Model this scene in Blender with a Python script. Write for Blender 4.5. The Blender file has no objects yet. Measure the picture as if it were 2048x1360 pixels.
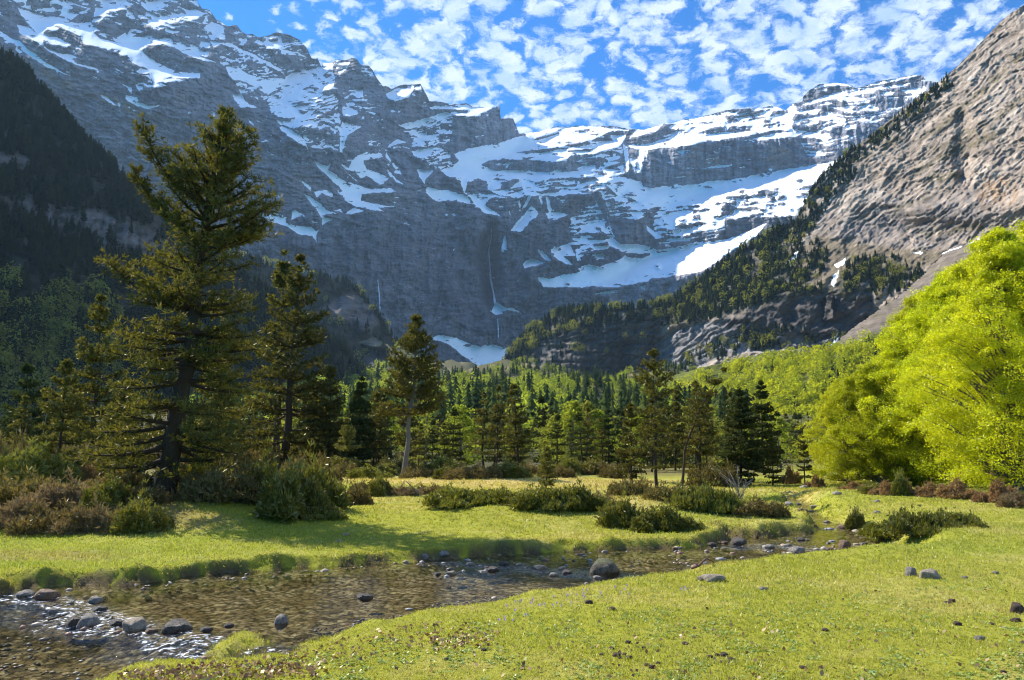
import bpy, math, random
import numpy as np
from mathutils import Vector, Matrix

SC = bpy.context.scene
COL = SC.collection
R = math.radians
rng = np.random.default_rng(7)
random.seed(7)

# ---------------------------------------------------------------- camera, sky, sun, exposure
F_PX, CX, CY, HOR = 1594.0, 1024.0, 680.0, 900.0
PITCH = math.atan((HOR - CY) / F_PX)
CAM_Z = 1.7
cam_d = bpy.data.cameras.new("camera")
cam = bpy.data.objects.new("camera", cam_d)
COL.objects.link(cam)
cam_d.sensor_width = 36.0
cam_d.lens = 36.0 * F_PX / 2048.0
cam_d.clip_start = 0.1
cam_d.clip_end = 30000.0
cam.location = (0, 0, CAM_Z)
cam.rotation_euler = (math.pi / 2 + PITCH, 0, 0)
SC.camera = cam
SC.render.resolution_x, SC.render.resolution_y = 1024, 680

SUN_AZ, SUN_EL = R(57.0), R(43.0)          # azimuth to the left of the viewing direction
SUN_DIR = Vector((-math.sin(SUN_AZ) * math.cos(SUN_EL), math.cos(SUN_AZ) * math.cos(SUN_EL), math.sin(SUN_EL)))
sun_d = bpy.data.lights.new("sun", 'SUN')
sun = bpy.data.objects.new("sun", sun_d)
COL.objects.link(sun)
sun_d.energy = 4.9
sun_d.angle = R(0.5)
sun_d.color = (1.0, 0.95, 0.86)
sun.rotation_euler = (-SUN_DIR).to_track_quat('-Z', 'Y').to_euler()
sun.location = (0, 0, 50)

SC.view_settings.view_transform = 'Standard'
SC.view_settings.look = 'None'
SC.view_settings.exposure = 0.95
SC.view_settings.gamma = 1.0
SC.view_settings.use_curve_mapping = False
SC.cycles.max_bounces = 6
SC.cycles.diffuse_bounces = 2
SC.cycles.glossy_bounces = 2
SC.cycles.transmission_bounces = 4
SC.cycles.transparent_max_bounces = 8
SC.cycles.volume_bounces = 0
SC.cycles.caustics_reflective = False
SC.cycles.caustics_refractive = False
SC.cycles.sample_clamp_indirect = 4.0
SC.cycles.use_denoising = True
SC.cycles.pixel_filter_type = 'BLACKMAN_HARRIS'
SC.cycles.filter_width = 1.05


class NT:
    """small helper for writing node trees"""
    def __init__(s, tree):
        s.t = tree
        tree.nodes.clear()

    def n(s, typ, _in=None, **kw):
        nd = s.t.nodes.new(typ)
        for k, v in kw.items():
            setattr(nd, k, v)
        for k, v in (_in or {}).items():
            sock = nd.inputs[k]
            if isinstance(v, bpy.types.NodeSocket):
                s.t.links.new(v, sock)
            elif isinstance(v, bpy.types.Node):
                s.t.links.new(v.outputs[0], sock)
            else:
                sock.default_value = v
        return nd

    def math(s, op, a, b=0.0, c=None, clamp=False):
        d = {0: a, 1: b}
        if c is not None:
            d[2] = c
        return s.n('ShaderNodeMath', d, operation=op, use_clamp=clamp).outputs[0]

    def vmath(s, op, a, b=(0, 0, 0)):
        return s.n('ShaderNodeVectorMath', {0: a, 1: b}, operation=op).outputs[0]

    def mix(s, fac, a, b, blend='MIX'):
        return s.n('ShaderNodeMix', {0: fac, 6: a, 7: b}, data_type='RGBA', blend_type=blend).outputs[2]

    def ramp(s, fac, lo, hi):
        return s.n('ShaderNodeMapRange', {0: fac, 1: lo, 2: hi, 3: 0.0, 4: 1.0}, interpolation_type='SMOOTHSTEP').outputs[0]

    def noise(s, vec, scale, detail=3.0, rough=0.5, dist=0.0, out=0, dim='3D'):
        return s.n('ShaderNodeTexNoise', {'Vector': vec, 'Scale': scale, 'Detail': detail, 'Roughness': rough,
                                          'Distortion': dist}, noise_dimensions=dim).outputs[out]


def c4(r, g=None, b=None):
    if g is None:
        r, g, b = r
    return (r, g, b, 1.0)


# ---- world: Nishita sky with a sheet of small altocumulus puffs, laid out by direction
world = bpy.data.worlds.new("World")
SC.world = world
world.use_nodes = True
W = NT(world.node_tree)
tc = W.n('ShaderNodeTexCoord').outputs['Generated']
sky = W.n('ShaderNodeTexSky', sky_type='NISHITA', sun_disc=False, sun_elevation=SUN_EL,
          sun_rotation=-SUN_AZ, altitude=1500.0, air_density=1.0, dust_density=0.3, ozone_density=2.0)
skyc = W.n('ShaderNodeHueSaturation', {'Hue': 0.5, 'Saturation': 1.15, 'Value': 1.0, 'Fac': 1.0, 'Color': sky.outputs[0]}).outputs[0]
skyc = W.mix(1.0, skyc, c4(0.07, 0.72, 1.20), 'MULTIPLY')
sep = W.n('ShaderNodeSeparateXYZ', {0: tc})
zc = W.math('ADD', W.math('MAXIMUM', sep.outputs[2], 0.0), 0.30)
u = W.math('DIVIDE', sep.outputs[0], zc)
v = W.math('DIVIDE', sep.outputs[1], zc)
pl = W.n('ShaderNodeCombineXYZ', {0: u, 1: v, 2: 0.0}).outputs[0]
warp = W.vmath('SCALE', W.vmath('SUBTRACT', W.noise(pl, 14.0, 5.0, 0.6, out=1), (0.5, 0.5, 0.5)))
warp.node.inputs[3].default_value = 0.08
plw = W.vmath('ADD', pl, warp)
vor = W.n('ShaderNodeTexVoronoi', {'Vector': plw, 'Scale': 33.0, 'Smoothness': 0.5, 'Randomness': 1.0}, feature='SMOOTH_F1')
puff = W.math('SUBTRACT', 1.0, W.math('MULTIPLY', vor.outputs['Distance'], 1.75))
det = W.noise(plw, 60.0, 7.0, 0.66)
big = W.noise(pl, 3.2, 2.0, 0.5)
d1 = W.math('ADD', W.math('MULTIPLY', puff, 0.62), W.math('MULTIPLY', W.math('SUBTRACT', det, 0.5), 1.25))
d1 = W.math('ADD', d1, W.math('MULTIPLY', W.math('SUBTRACT', big, 0.5), 0.8))
# the sheet thins out towards the left of the view (azimuth)
az = W.math('DIVIDE', sep.outputs[0], W.math('MAXIMUM', sep.outputs[1], 0.05))
cov = W.ramp(az, -0.37, -0.16)
d1 = W.math('SUBTRACT', W.math('ADD', d1, 0.30), W.math('MULTIPLY', W.math('SUBTRACT', 1.0, cov), 0.55))
cm = W.ramp(d1, 0.08, 0.60)
cm = W.math('MULTIPLY', cm, 0.93)
front = W.ramp(sep.outputs[1], -0.2, 0.2)
lowfade = W.ramp(sep.outputs[2], 0.0, 0.12)
cm = W.math('MULTIPLY', cm, lowfade)
shade = W.ramp(W.noise(plw, 16.0, 5.0, 0.6), 0.3, 0.7)
cloudc = W.mix(shade, c4(3.1, 4.2, 6.4), c4(5.6, 6.2, 7.2))
skymix = W.mix(cm, skyc, cloudc)
SKY_STR = 0.095
bg = W.n('ShaderNodeBackground', {0: skymix, 1: SKY_STR})
W.n('ShaderNodeOutputWorld', {0: bg.outputs[0]})


# ---------------------------------------------------------------- pixel <-> direction helpers (to take measurements off the photograph)
def ac_of_px(px, py):
    xc = (np.asarray(px, float) - CX) / F_PX
    yc = (CY - np.asarray(py, float)) / F_PX
    dy = math.cos(PITCH) - yc * math.sin(PITCH)
    dz = math.sin(PITCH) + yc * math.cos(PITCH)
    return xc / dy, dz / dy


def px_of_ac(a, c):
    zf = math.cos(PITCH) + c * math.sin(PITCH)
    xc = a / zf
    yc = (-math.sin(PITCH) + c * math.cos(PITCH)) / zf
    return CX + xc * F_PX, CY - yc * F_PX


def at(px, py, Y):
    a, c = ac_of_px(px, py)
    return (float(a * Y), Y, float(c * Y + CAM_Z))


# ---------------------------------------------------------------- noise in numpy
def _hash(ix, iy, seed):
    h = (ix.astype(np.int64) * 374761393 + iy.astype(np.int64) * 668265263 + seed * 2147483647 // 7) & 0xFFFFFFFF
    h = ((h ^ (h >> 13)) * 1274126177) & 0xFFFFFFFF
    h = (h ^ (h >> 16)) & 0xFFFFFFFF
    h = (h * 2246822519) & 0xFFFFFFFF
    h = h ^ (h >> 15)
    return (h & 0xFFFFFF) / float(0xFFFFFF)


def vnoise(x, y, seed=0):
    x, y = np.broadcast_arrays(np.asarray(x, float), np.asarray(y, float))
    ix, iy = np.floor(x), np.floor(y)
    fx, fy = x - ix, y - iy
    fx = fx * fx * fx * (fx * (fx * 6 - 15) + 10)
    fy = fy * fy * fy * (fy * (fy * 6 - 15) + 10)
    a = _hash(ix, iy, seed); b = _hash(ix + 1, iy, seed)
    c = _hash(ix, iy + 1, seed); d = _hash(ix + 1, iy + 1, seed)
    return (a + (b - a) * fx) * (1 - fy) + (c + (d - c) * fx) * fy


def fbm(x, y, octv=5, seed=0, gain=0.5, lac=2.03):
    s, amp, tot = 0.0, 1.0, 0.0
    cs, sn = math.cos(0.6), math.sin(0.6)
    for i in range(octv):
        s = s + amp * (vnoise(x, y, seed + i * 17) * 2 - 1)
        tot += amp
        amp *= gain
        x, y = (x * cs - y * sn) * lac + 3.1, (x * sn + y * cs) * lac + 1.7
    return s / tot


def fbm_s(x, y, octv=4, seed=0, gain=0.55):          # octaves without rotation (keeps a stretch direction)
    s, amp, tot = 0.0, 1.0, 0.0
    for i in range(octv):
        s = s + amp * (vnoise(x, y, seed + i * 17) * 2 - 1)
        tot += amp
        amp *= gain
        x, y = x * 2.07 + 5.3, y * 2.07 + 9.1
    return s / tot


def ridged(x, y, octv=5, seed=0, gain=0.55, rot=True):
    s, amp, tot = 0.0, 1.0, 0.0
    cs, sn = (math.cos(0.5), math.sin(0.5)) if rot else (1.0, 0.0)
    for i in range(octv):
        s = s + amp * (1 - np.abs(vnoise(x, y, seed + i * 31) * 2 - 1) * 2)
        tot += amp
        amp *= gain
        x, y = (x * cs - y * sn) * 2.05 + 7.7, (x * sn + y * cs) * 2.05 + 2.9
    return s / tot


def sstep(x, a, b):
    t = np.clip((x - a) / (b - a), 0, 1)
    return t * t * (3 - 2 * t)


def blur(m, r):
    """separable box blur three times"""
    if r < 1:
        return m
    r = int(r)
    for _ in range(2):
        for ax in (0, 1):
            p = np.pad(m, [(r + 1, r) if i == ax else (0, 0) for i in (0, 1)], mode='edge')
            cs = np.cumsum(p, axis=ax)
            if ax == 0:
                m = (cs[2 * r + 1:] - cs[:-2 * r - 1]) / (2 * r + 1)
            else:
                m = (cs[:, 2 * r + 1:] - cs[:, :-2 * r - 1]) / (2 * r + 1)
    return m


def in_poly(X, Y, poly):
    """even-odd test on arrays of points"""
    poly = np.asarray(poly, float)
    out = np.zeros(X.shape, bool)
    x0, y0 = poly.min(0); x1, y1 = poly.max(0)
    sel = (X >= x0) & (X <= x1) & (Y >= y0) & (Y <= y1)
    if not sel.any():
        return out
    xs, ys = X[sel], Y[sel]
    r = np.zeros(xs.shape, bool)
    n = len(poly)
    for i in range(n):
        xa, ya = poly[i]; xb, yb = poly[(i + 1) % n]
        if ya == yb:
            continue
        cr = ((ya > ys) != (yb > ys)) & (xs < (xb - xa) * (ys - ya) / (yb - ya) + xa)
        r ^= cr
    out[sel] = r
    return out


def seg_dist(X, Y, line):
    """distance to a polyline"""
    best = np.full(X.shape, 1e9)
    for (xa, ya), (xb, yb) in zip(line[:-1], line[1:]):
        dx, dy = xb - xa, yb - ya
        t = np.clip(((X - xa) * dx + (Y - ya) * dy) / (dx * dx + dy * dy + 1e-12), 0, 1)
        best = np.minimum(best, np.hypot(X - xa - t * dx, Y - ya - t * dy))
    return best


# ---------------------------------------------------------------- object helpers
def mesh_np(name, V, F, mat=None, smooth=False, attrs=None, colors=None, matidx=None):
    """V (n,3), F (m,k) with k = 3 or 4"""
    me = bpy.data.meshes.new(name)
    V = np.ascontiguousarray(V, dtype=np.float32)
    F = np.ascontiguousarray(F, dtype=np.int32)
    k = F.shape[1]
    me.vertices.add(len(V)); me.vertices.foreach_set('co', V.ravel())
    me.loops.add(F.size); me.loops.foreach_set('vertex_index', F.ravel())
    me.polygons.add(len(F))
    me.polygons.foreach_set('loop_start', np.arange(0, F.size, k, dtype=np.int32))
    me.polygons.foreach_set('loop_total', np.full(len(F), k, dtype=np.int32))
    if smooth:
        me.polygons.foreach_set('use_smooth', np.ones(len(F), dtype=bool))
    for an, arr in (attrs or {}).items():
        at_ = me.attributes.new(an, 'FLOAT', 'POINT')
        at_.data.foreach_set('value', np.ascontiguousarray(arr, dtype=np.float32).ravel())
    for an, arr in (colors or {}).items():
        at_ = me.attributes.new(an, 'FLOAT_COLOR', 'POINT')
        arr = np.asarray(arr, dtype=np.float32)
        if arr.shape[1] == 3:
            arr = np.concatenate([arr, np.ones((len(arr), 1), np.float32)], 1)
        at_.data.foreach_set('color', np.ascontiguousarray(arr).ravel())
    mats = mat if isinstance(mat, (list, tuple)) else [mat]
    for m_ in mats:
        if m_ is not None:
            me.materials.append(m_)
    if matidx is not None:
        me.polygons.foreach_set('material_index', np.ascontiguousarray(matidx, dtype=np.int32))
    me.update(calc_edges=True)
    me.validate()
    return me


def link(name, data, parent=None, loc=(0, 0, 0), rot=(0, 0, 0), scale=(1, 1, 1)):
    o = bpy.data.objects.new(name, data)
    COL.objects.link(o)
    o.parent = parent
    o.location = loc; o.rotation_euler = rot; o.scale = scale
    return o


def tag(o, label=None, cat=None, group=None, kind=None):
    if label: o['label'] = label
    if cat: o['category'] = cat
    if group: o['group'] = group
    if kind: o['kind'] = kind
    return o


def copy_tree(o, parent=None):
    c = o.copy()
    COL.objects.link(c)
    c.parent = parent
    for ch in o.children:
        copy_tree(ch, c)
    return c


class MB:
    """collects triangles / quads (all stored as triangles)"""
    def __init__(s):
        s.v, s.f, s.n = [], [], 0

    def add(s, V, F):
        V = np.asarray(V, float); F = np.asarray(F, int)
        if F.shape[1] == 4:
            F = np.concatenate([F[:, [0, 1, 2]], F[:, [0, 2, 3]]])
        s.v.append(V); s.f.append(F + s.n); s.n += len(V)

    def tube(s, pts, rad, sides=6, cap=True):
        pts = np.asarray(pts, float); n = len(pts)
        rad = np.broadcast_to(np.asarray(rad, float), (n,))
        tan = np.gradient(pts, axis=0)
        tan /= np.linalg.norm(tan, axis=1, keepdims=True) + 1e-9
        ref = np.array([0.31, 0.17, 0.93]) if abs(tan[0][2]) < 0.8 else np.array([1.0, 0.1, 0.0])
        u = np.cross(tan, ref); u /= np.linalg.norm(u, axis=1, keepdims=True) + 1e-9
        w = np.cross(tan, u)
        ang = np.arange(sides) * 2 * math.pi / sides
        V = pts[:, None, :] + rad[:, None, None] * (np.cos(ang)[None, :, None] * u[:, None, :] + np.sin(ang)[None, :, None] * w[:, None, :])
        V = V.reshape(-1, 3)
        i = np.arange(n - 1)[:, None] * sides; j = np.arange(sides)[None, :]; j2 = (j + 1) % sides
        F = np.stack([i + j, i + j2, i + sides + j2, i + sides + j], -1).reshape(-1, 4)
        s.add(V, F)
        if cap:
            a = (n - 1) * sides
            s.f.append(np.array([[a, a + k, a + k + 1] for k in range(1, sides - 1)]) + s.n - len(V))

    def arrays(s):
        return np.concatenate(s.v), np.concatenate(s.f)

    def mesh(s, name, mat, smooth=True, **kw):
        V, F = s.arrays()
        return mesh_np(name, V, F, mat, smooth, **kw)

# ================================================================= MOUNTAINS
def rock_material(name, bump=1.0, tscale=0.05, snow=True, bed_ang=0.0, bed_amt=0.9):
    m = bpy.data.materials.new(name); m.use_nodes = True
    T = NT(m.node_tree)
    geo = T.n('ShaderNodeNewGeometry')
    pos = geo.outputs['Position']
    col = T.n('ShaderNodeAttribute', attribute_name='Col').outputs['Color']
    n1 = T.noise(pos, tscale, 8.0, 0.68)
    pr_ = T.n('ShaderNodeVectorRotate', {'Vector': pos, 'Angle': bed_ang}, rotation_type='Y_AXIS').outputs[0]
    st = T.noise(T.vmath('MULTIPLY', pr_, (0.30, 0.30, 2.6)), tscale * 0.8, 8.0, 0.70)
    f = T.math('ADD', T.math('MULTIPLY', T.math('SUBTRACT', n1, 0.5), 1.5), T.math('MULTIPLY', T.math('SUBTRACT', st, 0.5), 2.2 * bed_amt))
    f = T.math('ADD', f, 1.0)
    rg = T.n('ShaderNodeTexNoise', {'Vector': T.vmath('MULTIPLY', pr_, (0.5, 0.6, 1.9)), 'Scale': tscale * 0.9, 'Detail': 9.0, 'Roughness': 0.62, 'Lacunarity': 2.1}, noise_type='RIDGED_MULTIFRACTAL').outputs[0]
    crack = T.ramp(rg, 0.25, 0.75)
    f = T.math('MULTIPLY', f, T.math('ADD', 0.55, T.math('MULTIPLY', crack, 0.65)))
    colv = T.n('ShaderNodeVectorMath', {0: col, 3: T.math('MAXIMUM', f, 0.22)}, operation='SCALE').outputs[0]
    bn = T.n('ShaderNodeBump', {'Strength': 0.9 * bump, 'Distance': 0.10 / tscale, 'Height': T.math('ADD', T.math('ADD', n1, T.math('MULTIPLY', st, 1.6 * bed_amt)), T.math('MULTIPLY', crack, 0.6))}).outputs[0]
    rock = T.n('ShaderNodeBsdfPrincipled', {'Base Color': colv, 'Roughness': 0.9, 'Normal': bn})
    rock.inputs['Specular IOR Level'].default_value = 0.15
    out = rock.outputs[0]
    if snow:
        sa = T.n('ShaderNodeAttribute', attribute_name='Snow').outputs['Fac']
        n2 = T.noise(pos, tscale * 2.2, 8.0, 0.75)
        n3 = T.noise(T.vmath('MULTIPLY', pos, (0.35, 0.35, 3.0)), tscale * 1.4, 8.0, 0.75)
        s = T.math('ADD', sa, T.math('MULTIPLY', T.math('SUBTRACT', T.math('ADD', n2, n3), 1.0), 0.95))
        s = T.ramp(s, 0.42, 0.58)
        sc = T.n('ShaderNodeVectorMath', {0: (0.90, 0.92, 0.95), 3: T.math('ADD', 0.92, T.math('MULTIPLY', n2, 0.14))}, operation='SCALE').outputs[0]
        bs = T.n('ShaderNodeBump', {'Strength': 0.35, 'Distance': 0.05 / tscale, 'Height': T.noise(pos, tscale * 0.7, 4.0, 0.55)}).outputs[0]
        sb = T.n('ShaderNodeBsdfDiffuse', {'Color': sc, 'Normal': bs}).outputs[0]
        out = T.n('ShaderNodeMixShader', {0: s, 1: rock.outputs[0], 2: sb}).outputs[0]
    T.n('ShaderNodeOutputMaterial', {0: out})
    return m


def norm3(n):
    n = np.asarray(n, float)
    return n / np.linalg.norm(n)


class Sheet:
    """A piece of mountainside: a fine grid over bearing and elevation, with a real distance at every point.
    The surface is found from the facing (normal) of each region, like a relief solved from its slopes."""
    def __init__(s, px0, px1, py0, py1, step, seed=0, warp=3.0):
        a0 = min(float(ac_of_px(px0, y)[0]) for y in (py0, py1)); a1 = max(float(ac_of_px(px1, y)[0]) for y in (py0, py1))
        c1 = float(ac_of_px(CX, py0)[1]); c0 = float(ac_of_px(CX, py1)[1])
        s.nx = int((px1 - px0) / step); s.ny = int((py1 - py0) / step)
        s.a = np.linspace(a0, a1, s.nx); s.c = np.linspace(c0, c1, s.ny)
        s.A, s.C = np.meshgrid(s.a, s.c)            # rows = elevation (up)
        s.PX, s.PY = px_of_ac(s.A, s.C)
        s.seed = seed
        s.WX = s.PX + warp * fbm(s.PX / 22, s.PY / 22, 4, seed + 1) * 1.6
        s.WY = s.PY + warp * fbm(s.PX / 22, s.PY / 22, 4, seed + 2) * 1.6
        s.WX = s.WX + 1.3 * fbm(s.PX / 5, s.PY / 5, 2, seed + 3); s.WY = s.WY + 1.1 * fbm(s.PX / 6, s.PY / 4, 2, seed + 4)
        s.step = step
        s.N = np.zeros((3,) + s.A.shape); s.N[1] = -1
        s.col = np.zeros(s.A.shape + (3,)); s.snow = np.zeros(s.A.shape)

    def mask(s, poly, soft=0, o=(0, 0), k=1.0):
        p = [(o[0] + x / k, o[1] + y / k) for x, y in poly]
        m = in_poly(s.WX, s.WY, p).astype(float)
        return blur(m, soft / s.step) if soft else m

    def stroke(s, line, w, o=(0, 0), k=1.0):
        p = [(o[0] + x / k, o[1] + y / k) for x, y in line]
        return (seg_dist(s.WX, s.WY, p) < w).astype(float)

    def paint_n(s, m, n):
        n = norm3(n)
        for i in range(3):
            s.N[i] = s.N[i] * (1 - m) + n[i] * m

    def paint_c(s, m, c):
        s.col = s.col * (1 - m[..., None]) + np.asarray(c) * m[..., None]

    def solve(s, u0, lam_cells=140.0):
        N = s.N / (np.linalg.norm(s.N, axis=0) + 1e-9)
        nr = np.minimum(N[0] * s.A + N[1] + N[2] * s.C, -0.12)
        gx = -N[0] / nr * (s.a[1] - s.a[0]); gy = -N[2] / nr * (s.c[1] - s.c[0])
        gx = np.clip(gx, -0.05, 0.05); gy = np.clip(gy, -0.05, 0.05)
        fx = 0.5 * (gx[:, 1:] + gx[:, :-1]); fy = 0.5 * (gy[1:] + gy[:-1])
        div = np.zeros_like(gx)
        div[:, :-1] += fx; div[:, 1:] -= fx; div[:-1] += fy; div[1:] -= fy
        lam = 1.0 / lam_cells ** 2
        rhs = div - lam * u0
        ny, nx = rhs.shape
        E = np.concatenate([rhs, rhs[::-1]], 0); E = np.concatenate([E, E[:, ::-1]], 1)
        Fq = np.fft.fft2(E)
        ky = 2 * np.cos(2 * math.pi * np.arange(2 * ny) / (2 * ny)) - 2
        kx = 2 * np.cos(2 * math.pi * np.arange(2 * nx) / (2 * nx)) - 2
        s.U = np.real(np.fft.ifft2(Fq / (ky[:, None] + kx[None, :] - lam)))[:ny, :nx]

    def finish(s, name, sky, mat, jag=1.5, back=0.06, cut=None):
        """sky: polyline (px, py) of the crest; rows above it are dropped and a back slope is hung behind it"""
        sky = np.asarray(sky, float)
        def skyf(px):
            v = np.interp(px, sky[:, 0], sky[:, 1])
            return v + jag * fbm(px / 9.0, px * 0 + s.seed, 4, s.seed + 5, 0.6)
        cs = np.full(s.nx, 0.3)
        for _ in range(6):
            px, py = px_of_ac(s.a, cs)
            cs = ac_of_px(px, skyf(px))[1]
        s.csky = cs
        C2 = s.C.copy()
        jt = np.clip(np.searchsorted(s.c, cs), 1, s.ny - 1)
        cols = np.arange(s.nx)
        C2[jt, cols] = cs
        below = np.arange(s.ny)[:, None] <= jt[None, :]
        Y = np.exp(s.U)
        uj = s.U[jt - 1, cols] + (s.U[jt, cols] - s.U[jt - 1, cols]) * np.clip((cs - s.c[jt - 1]) / (s.c[1] - s.c[0]), 0, 1)
        Y[jt, cols] = np.exp(uj)
        P = np.stack([s.A * Y, Y, C2 * Y + CAM_Z], -1)
        ok = below[:-1, :-1] & below[:-1, 1:] & below[1:, :-1] & below[1:, 1:]
        # let stair cells at the crest follow the line: keep a cell if at least its lower corners are under it
        low = below[:-1, :-1] & below[:-1, 1:]
        full = ok | (low & (below[1:, :-1] | below[1:, 1:]))
        # corners above the crest in kept cells are pulled onto the crest of their own column
        j, i = np.nonzero(full)
        idx = lambda jj, ii: jj * s.nx + ii
        def clampj(jj, ii):
            return np.minimum(jj, jt[ii])
        F = np.stack([idx(j, i), idx(j, i + 1), idx(clampj(j + 1, i + 1), i + 1), idx(clampj(j + 1, i), i)], -1)
        V = P.reshape(-1, 3)
        snow = s.snow.reshape(-1).copy(); col = s.col.reshape(-1, 3)
        # back slope behind the crest
        crest = P[jt, cols]
        rows = [crest]
        for q, (dy, dz) in enumerate(((0.4, -0.10), (1.0, -0.6), (1.6, -2.0))):
            b = crest.copy(); b[:, 1] += back * crest[:, 1] * dy; b[:, 0] += back * crest[:, 0] * dy
            b[:, 2] += back * crest[:, 1] * dz
            rows.append(b)
        BV = np.concatenate(rows[1:]); n0 = len(V)
        V = np.concatenate([V, BV])
        ci = idx(jt, cols)
        lay = [ci] + [n0 + q * s.nx + cols for q in range(3)]
        BF = [np.stack([l0[:-1], l0[1:], l1[1:], l1[:-1]], -1) for l0, l1 in zip(lay[:-1], lay[1:])]
        F = np.concatenate([F] + BF)
        snow = np.concatenate([snow] + [snow[ci]] * 3); col = np.concatenate([col] + [col[ci]] * 3)
        good = (F[:, 2] != F[:, 1]) | (F[:, 3] != F[:, 0])
        F = F[good]
        used = np.zeros(len(V), bool); used[F.ravel()] = True
        remap = np.cumsum(used) - 1
        me = mesh_np(name, V[used], remap[F], mat, True, {'Snow': snow[used]}, {'Col': col[used]})
        s.jt = jt
        return tag(link(name, me), kind='structure')

    def point(s, px, py):
        """world points for pixel arrays (bilinear in ln distance)"""
        a, c = ac_of_px(px, py)
        fi = np.clip((a - s.a[0]) / (s.a[1] - s.a[0]), 0, s.nx - 1.001); fj = np.clip((c - s.c[0]) / (s.c[1] - s.c[0]), 0, s.ny - 1.001)
        i = fi.astype(int); j = fj.astype(int); x = fi - i; y = fj - j
        U = s.U
        u = (U[j, i] * (1 - x) + U[j, i + 1] * x) * (1 - y) + (U[j + 1, i] * (1 - x) + U[j + 1, i + 1] * x) * y
        Y = np.exp(u)
        return np.stack([a * Y, Y, c * Y + CAM_Z], -1)

    def plane(s, n, K):
        n = norm3(n)
        nr = np.minimum(n[0] * s.A + n[1] + n[2] * s.C, -0.03)
        return np.log(K / nr)


# ---------------------------------------------------------------- A: the far cirque and the massif on its left
MA = Sheet(-60, 1960, -60, 800, 1.35, seed=11, warp=1.3)
K1 = 4.5325
O1, O2, O3, O4, O5, O6, O7, O8, O9 = (0, 0), (350, 0), (500, 250), (700, 130), (850, 380), (1050, 230), (1350, 130), (1050, 380), (1648, 0)
PXA, PYA = MA.PX, MA.PY
ra = lambda ang, lx, ly, sd, o=4: ridged((PXA * math.cos(R(ang)) - PYA * math.sin(R(ang))) / lx, (PXA * math.sin(R(ang)) + PYA * math.cos(R(ang))) / ly, o, sd, 0.55, False)
# facings
MA.paint_n(np.ones_like(PXA), (0.15, -0.92, 0.36))
MA.paint_n(sstep(PXA, 1000, 1300), (-0.22, -0.90, 0.36))
left_face = MA.mask([(-80, -80), (380, -80), (600, 120), (740, 200), (850, 330), (930, 480), (1000, 600), (1020, 820), (-80, 820)], 24)
MA.paint_n(left_face, (0.66, -0.60, 0.46))
MA.paint_n(MA.mask([(560, 160), (690, 110), (700, 300), (560, 260)], 16), (0.15, -0.75, 0.62))
MA.paint_n(MA.mask([(1590, 230), (1640, 170), (1900, 140), (1900, 340), (1620, 340)], 12), (-0.62, -0.74, 0.27))
MA.paint_n(MA.mask([(1200, 575), (1500, 520), (1560, 640), (1200, 660)], 10), (-0.55, -0.70, 0.45))
MA.paint_n(MA.mask([(30, 130), (200, 190), (350, 240), (470, 330), (400, 420), (30, 220)], 10), (0.55, -0.75, 0.36))
MA.paint_n(MA.mask([(900, 235), (940, 228), (960, 310), (905, 330)], 3), (-0.35, -0.9, 0.2))

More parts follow.
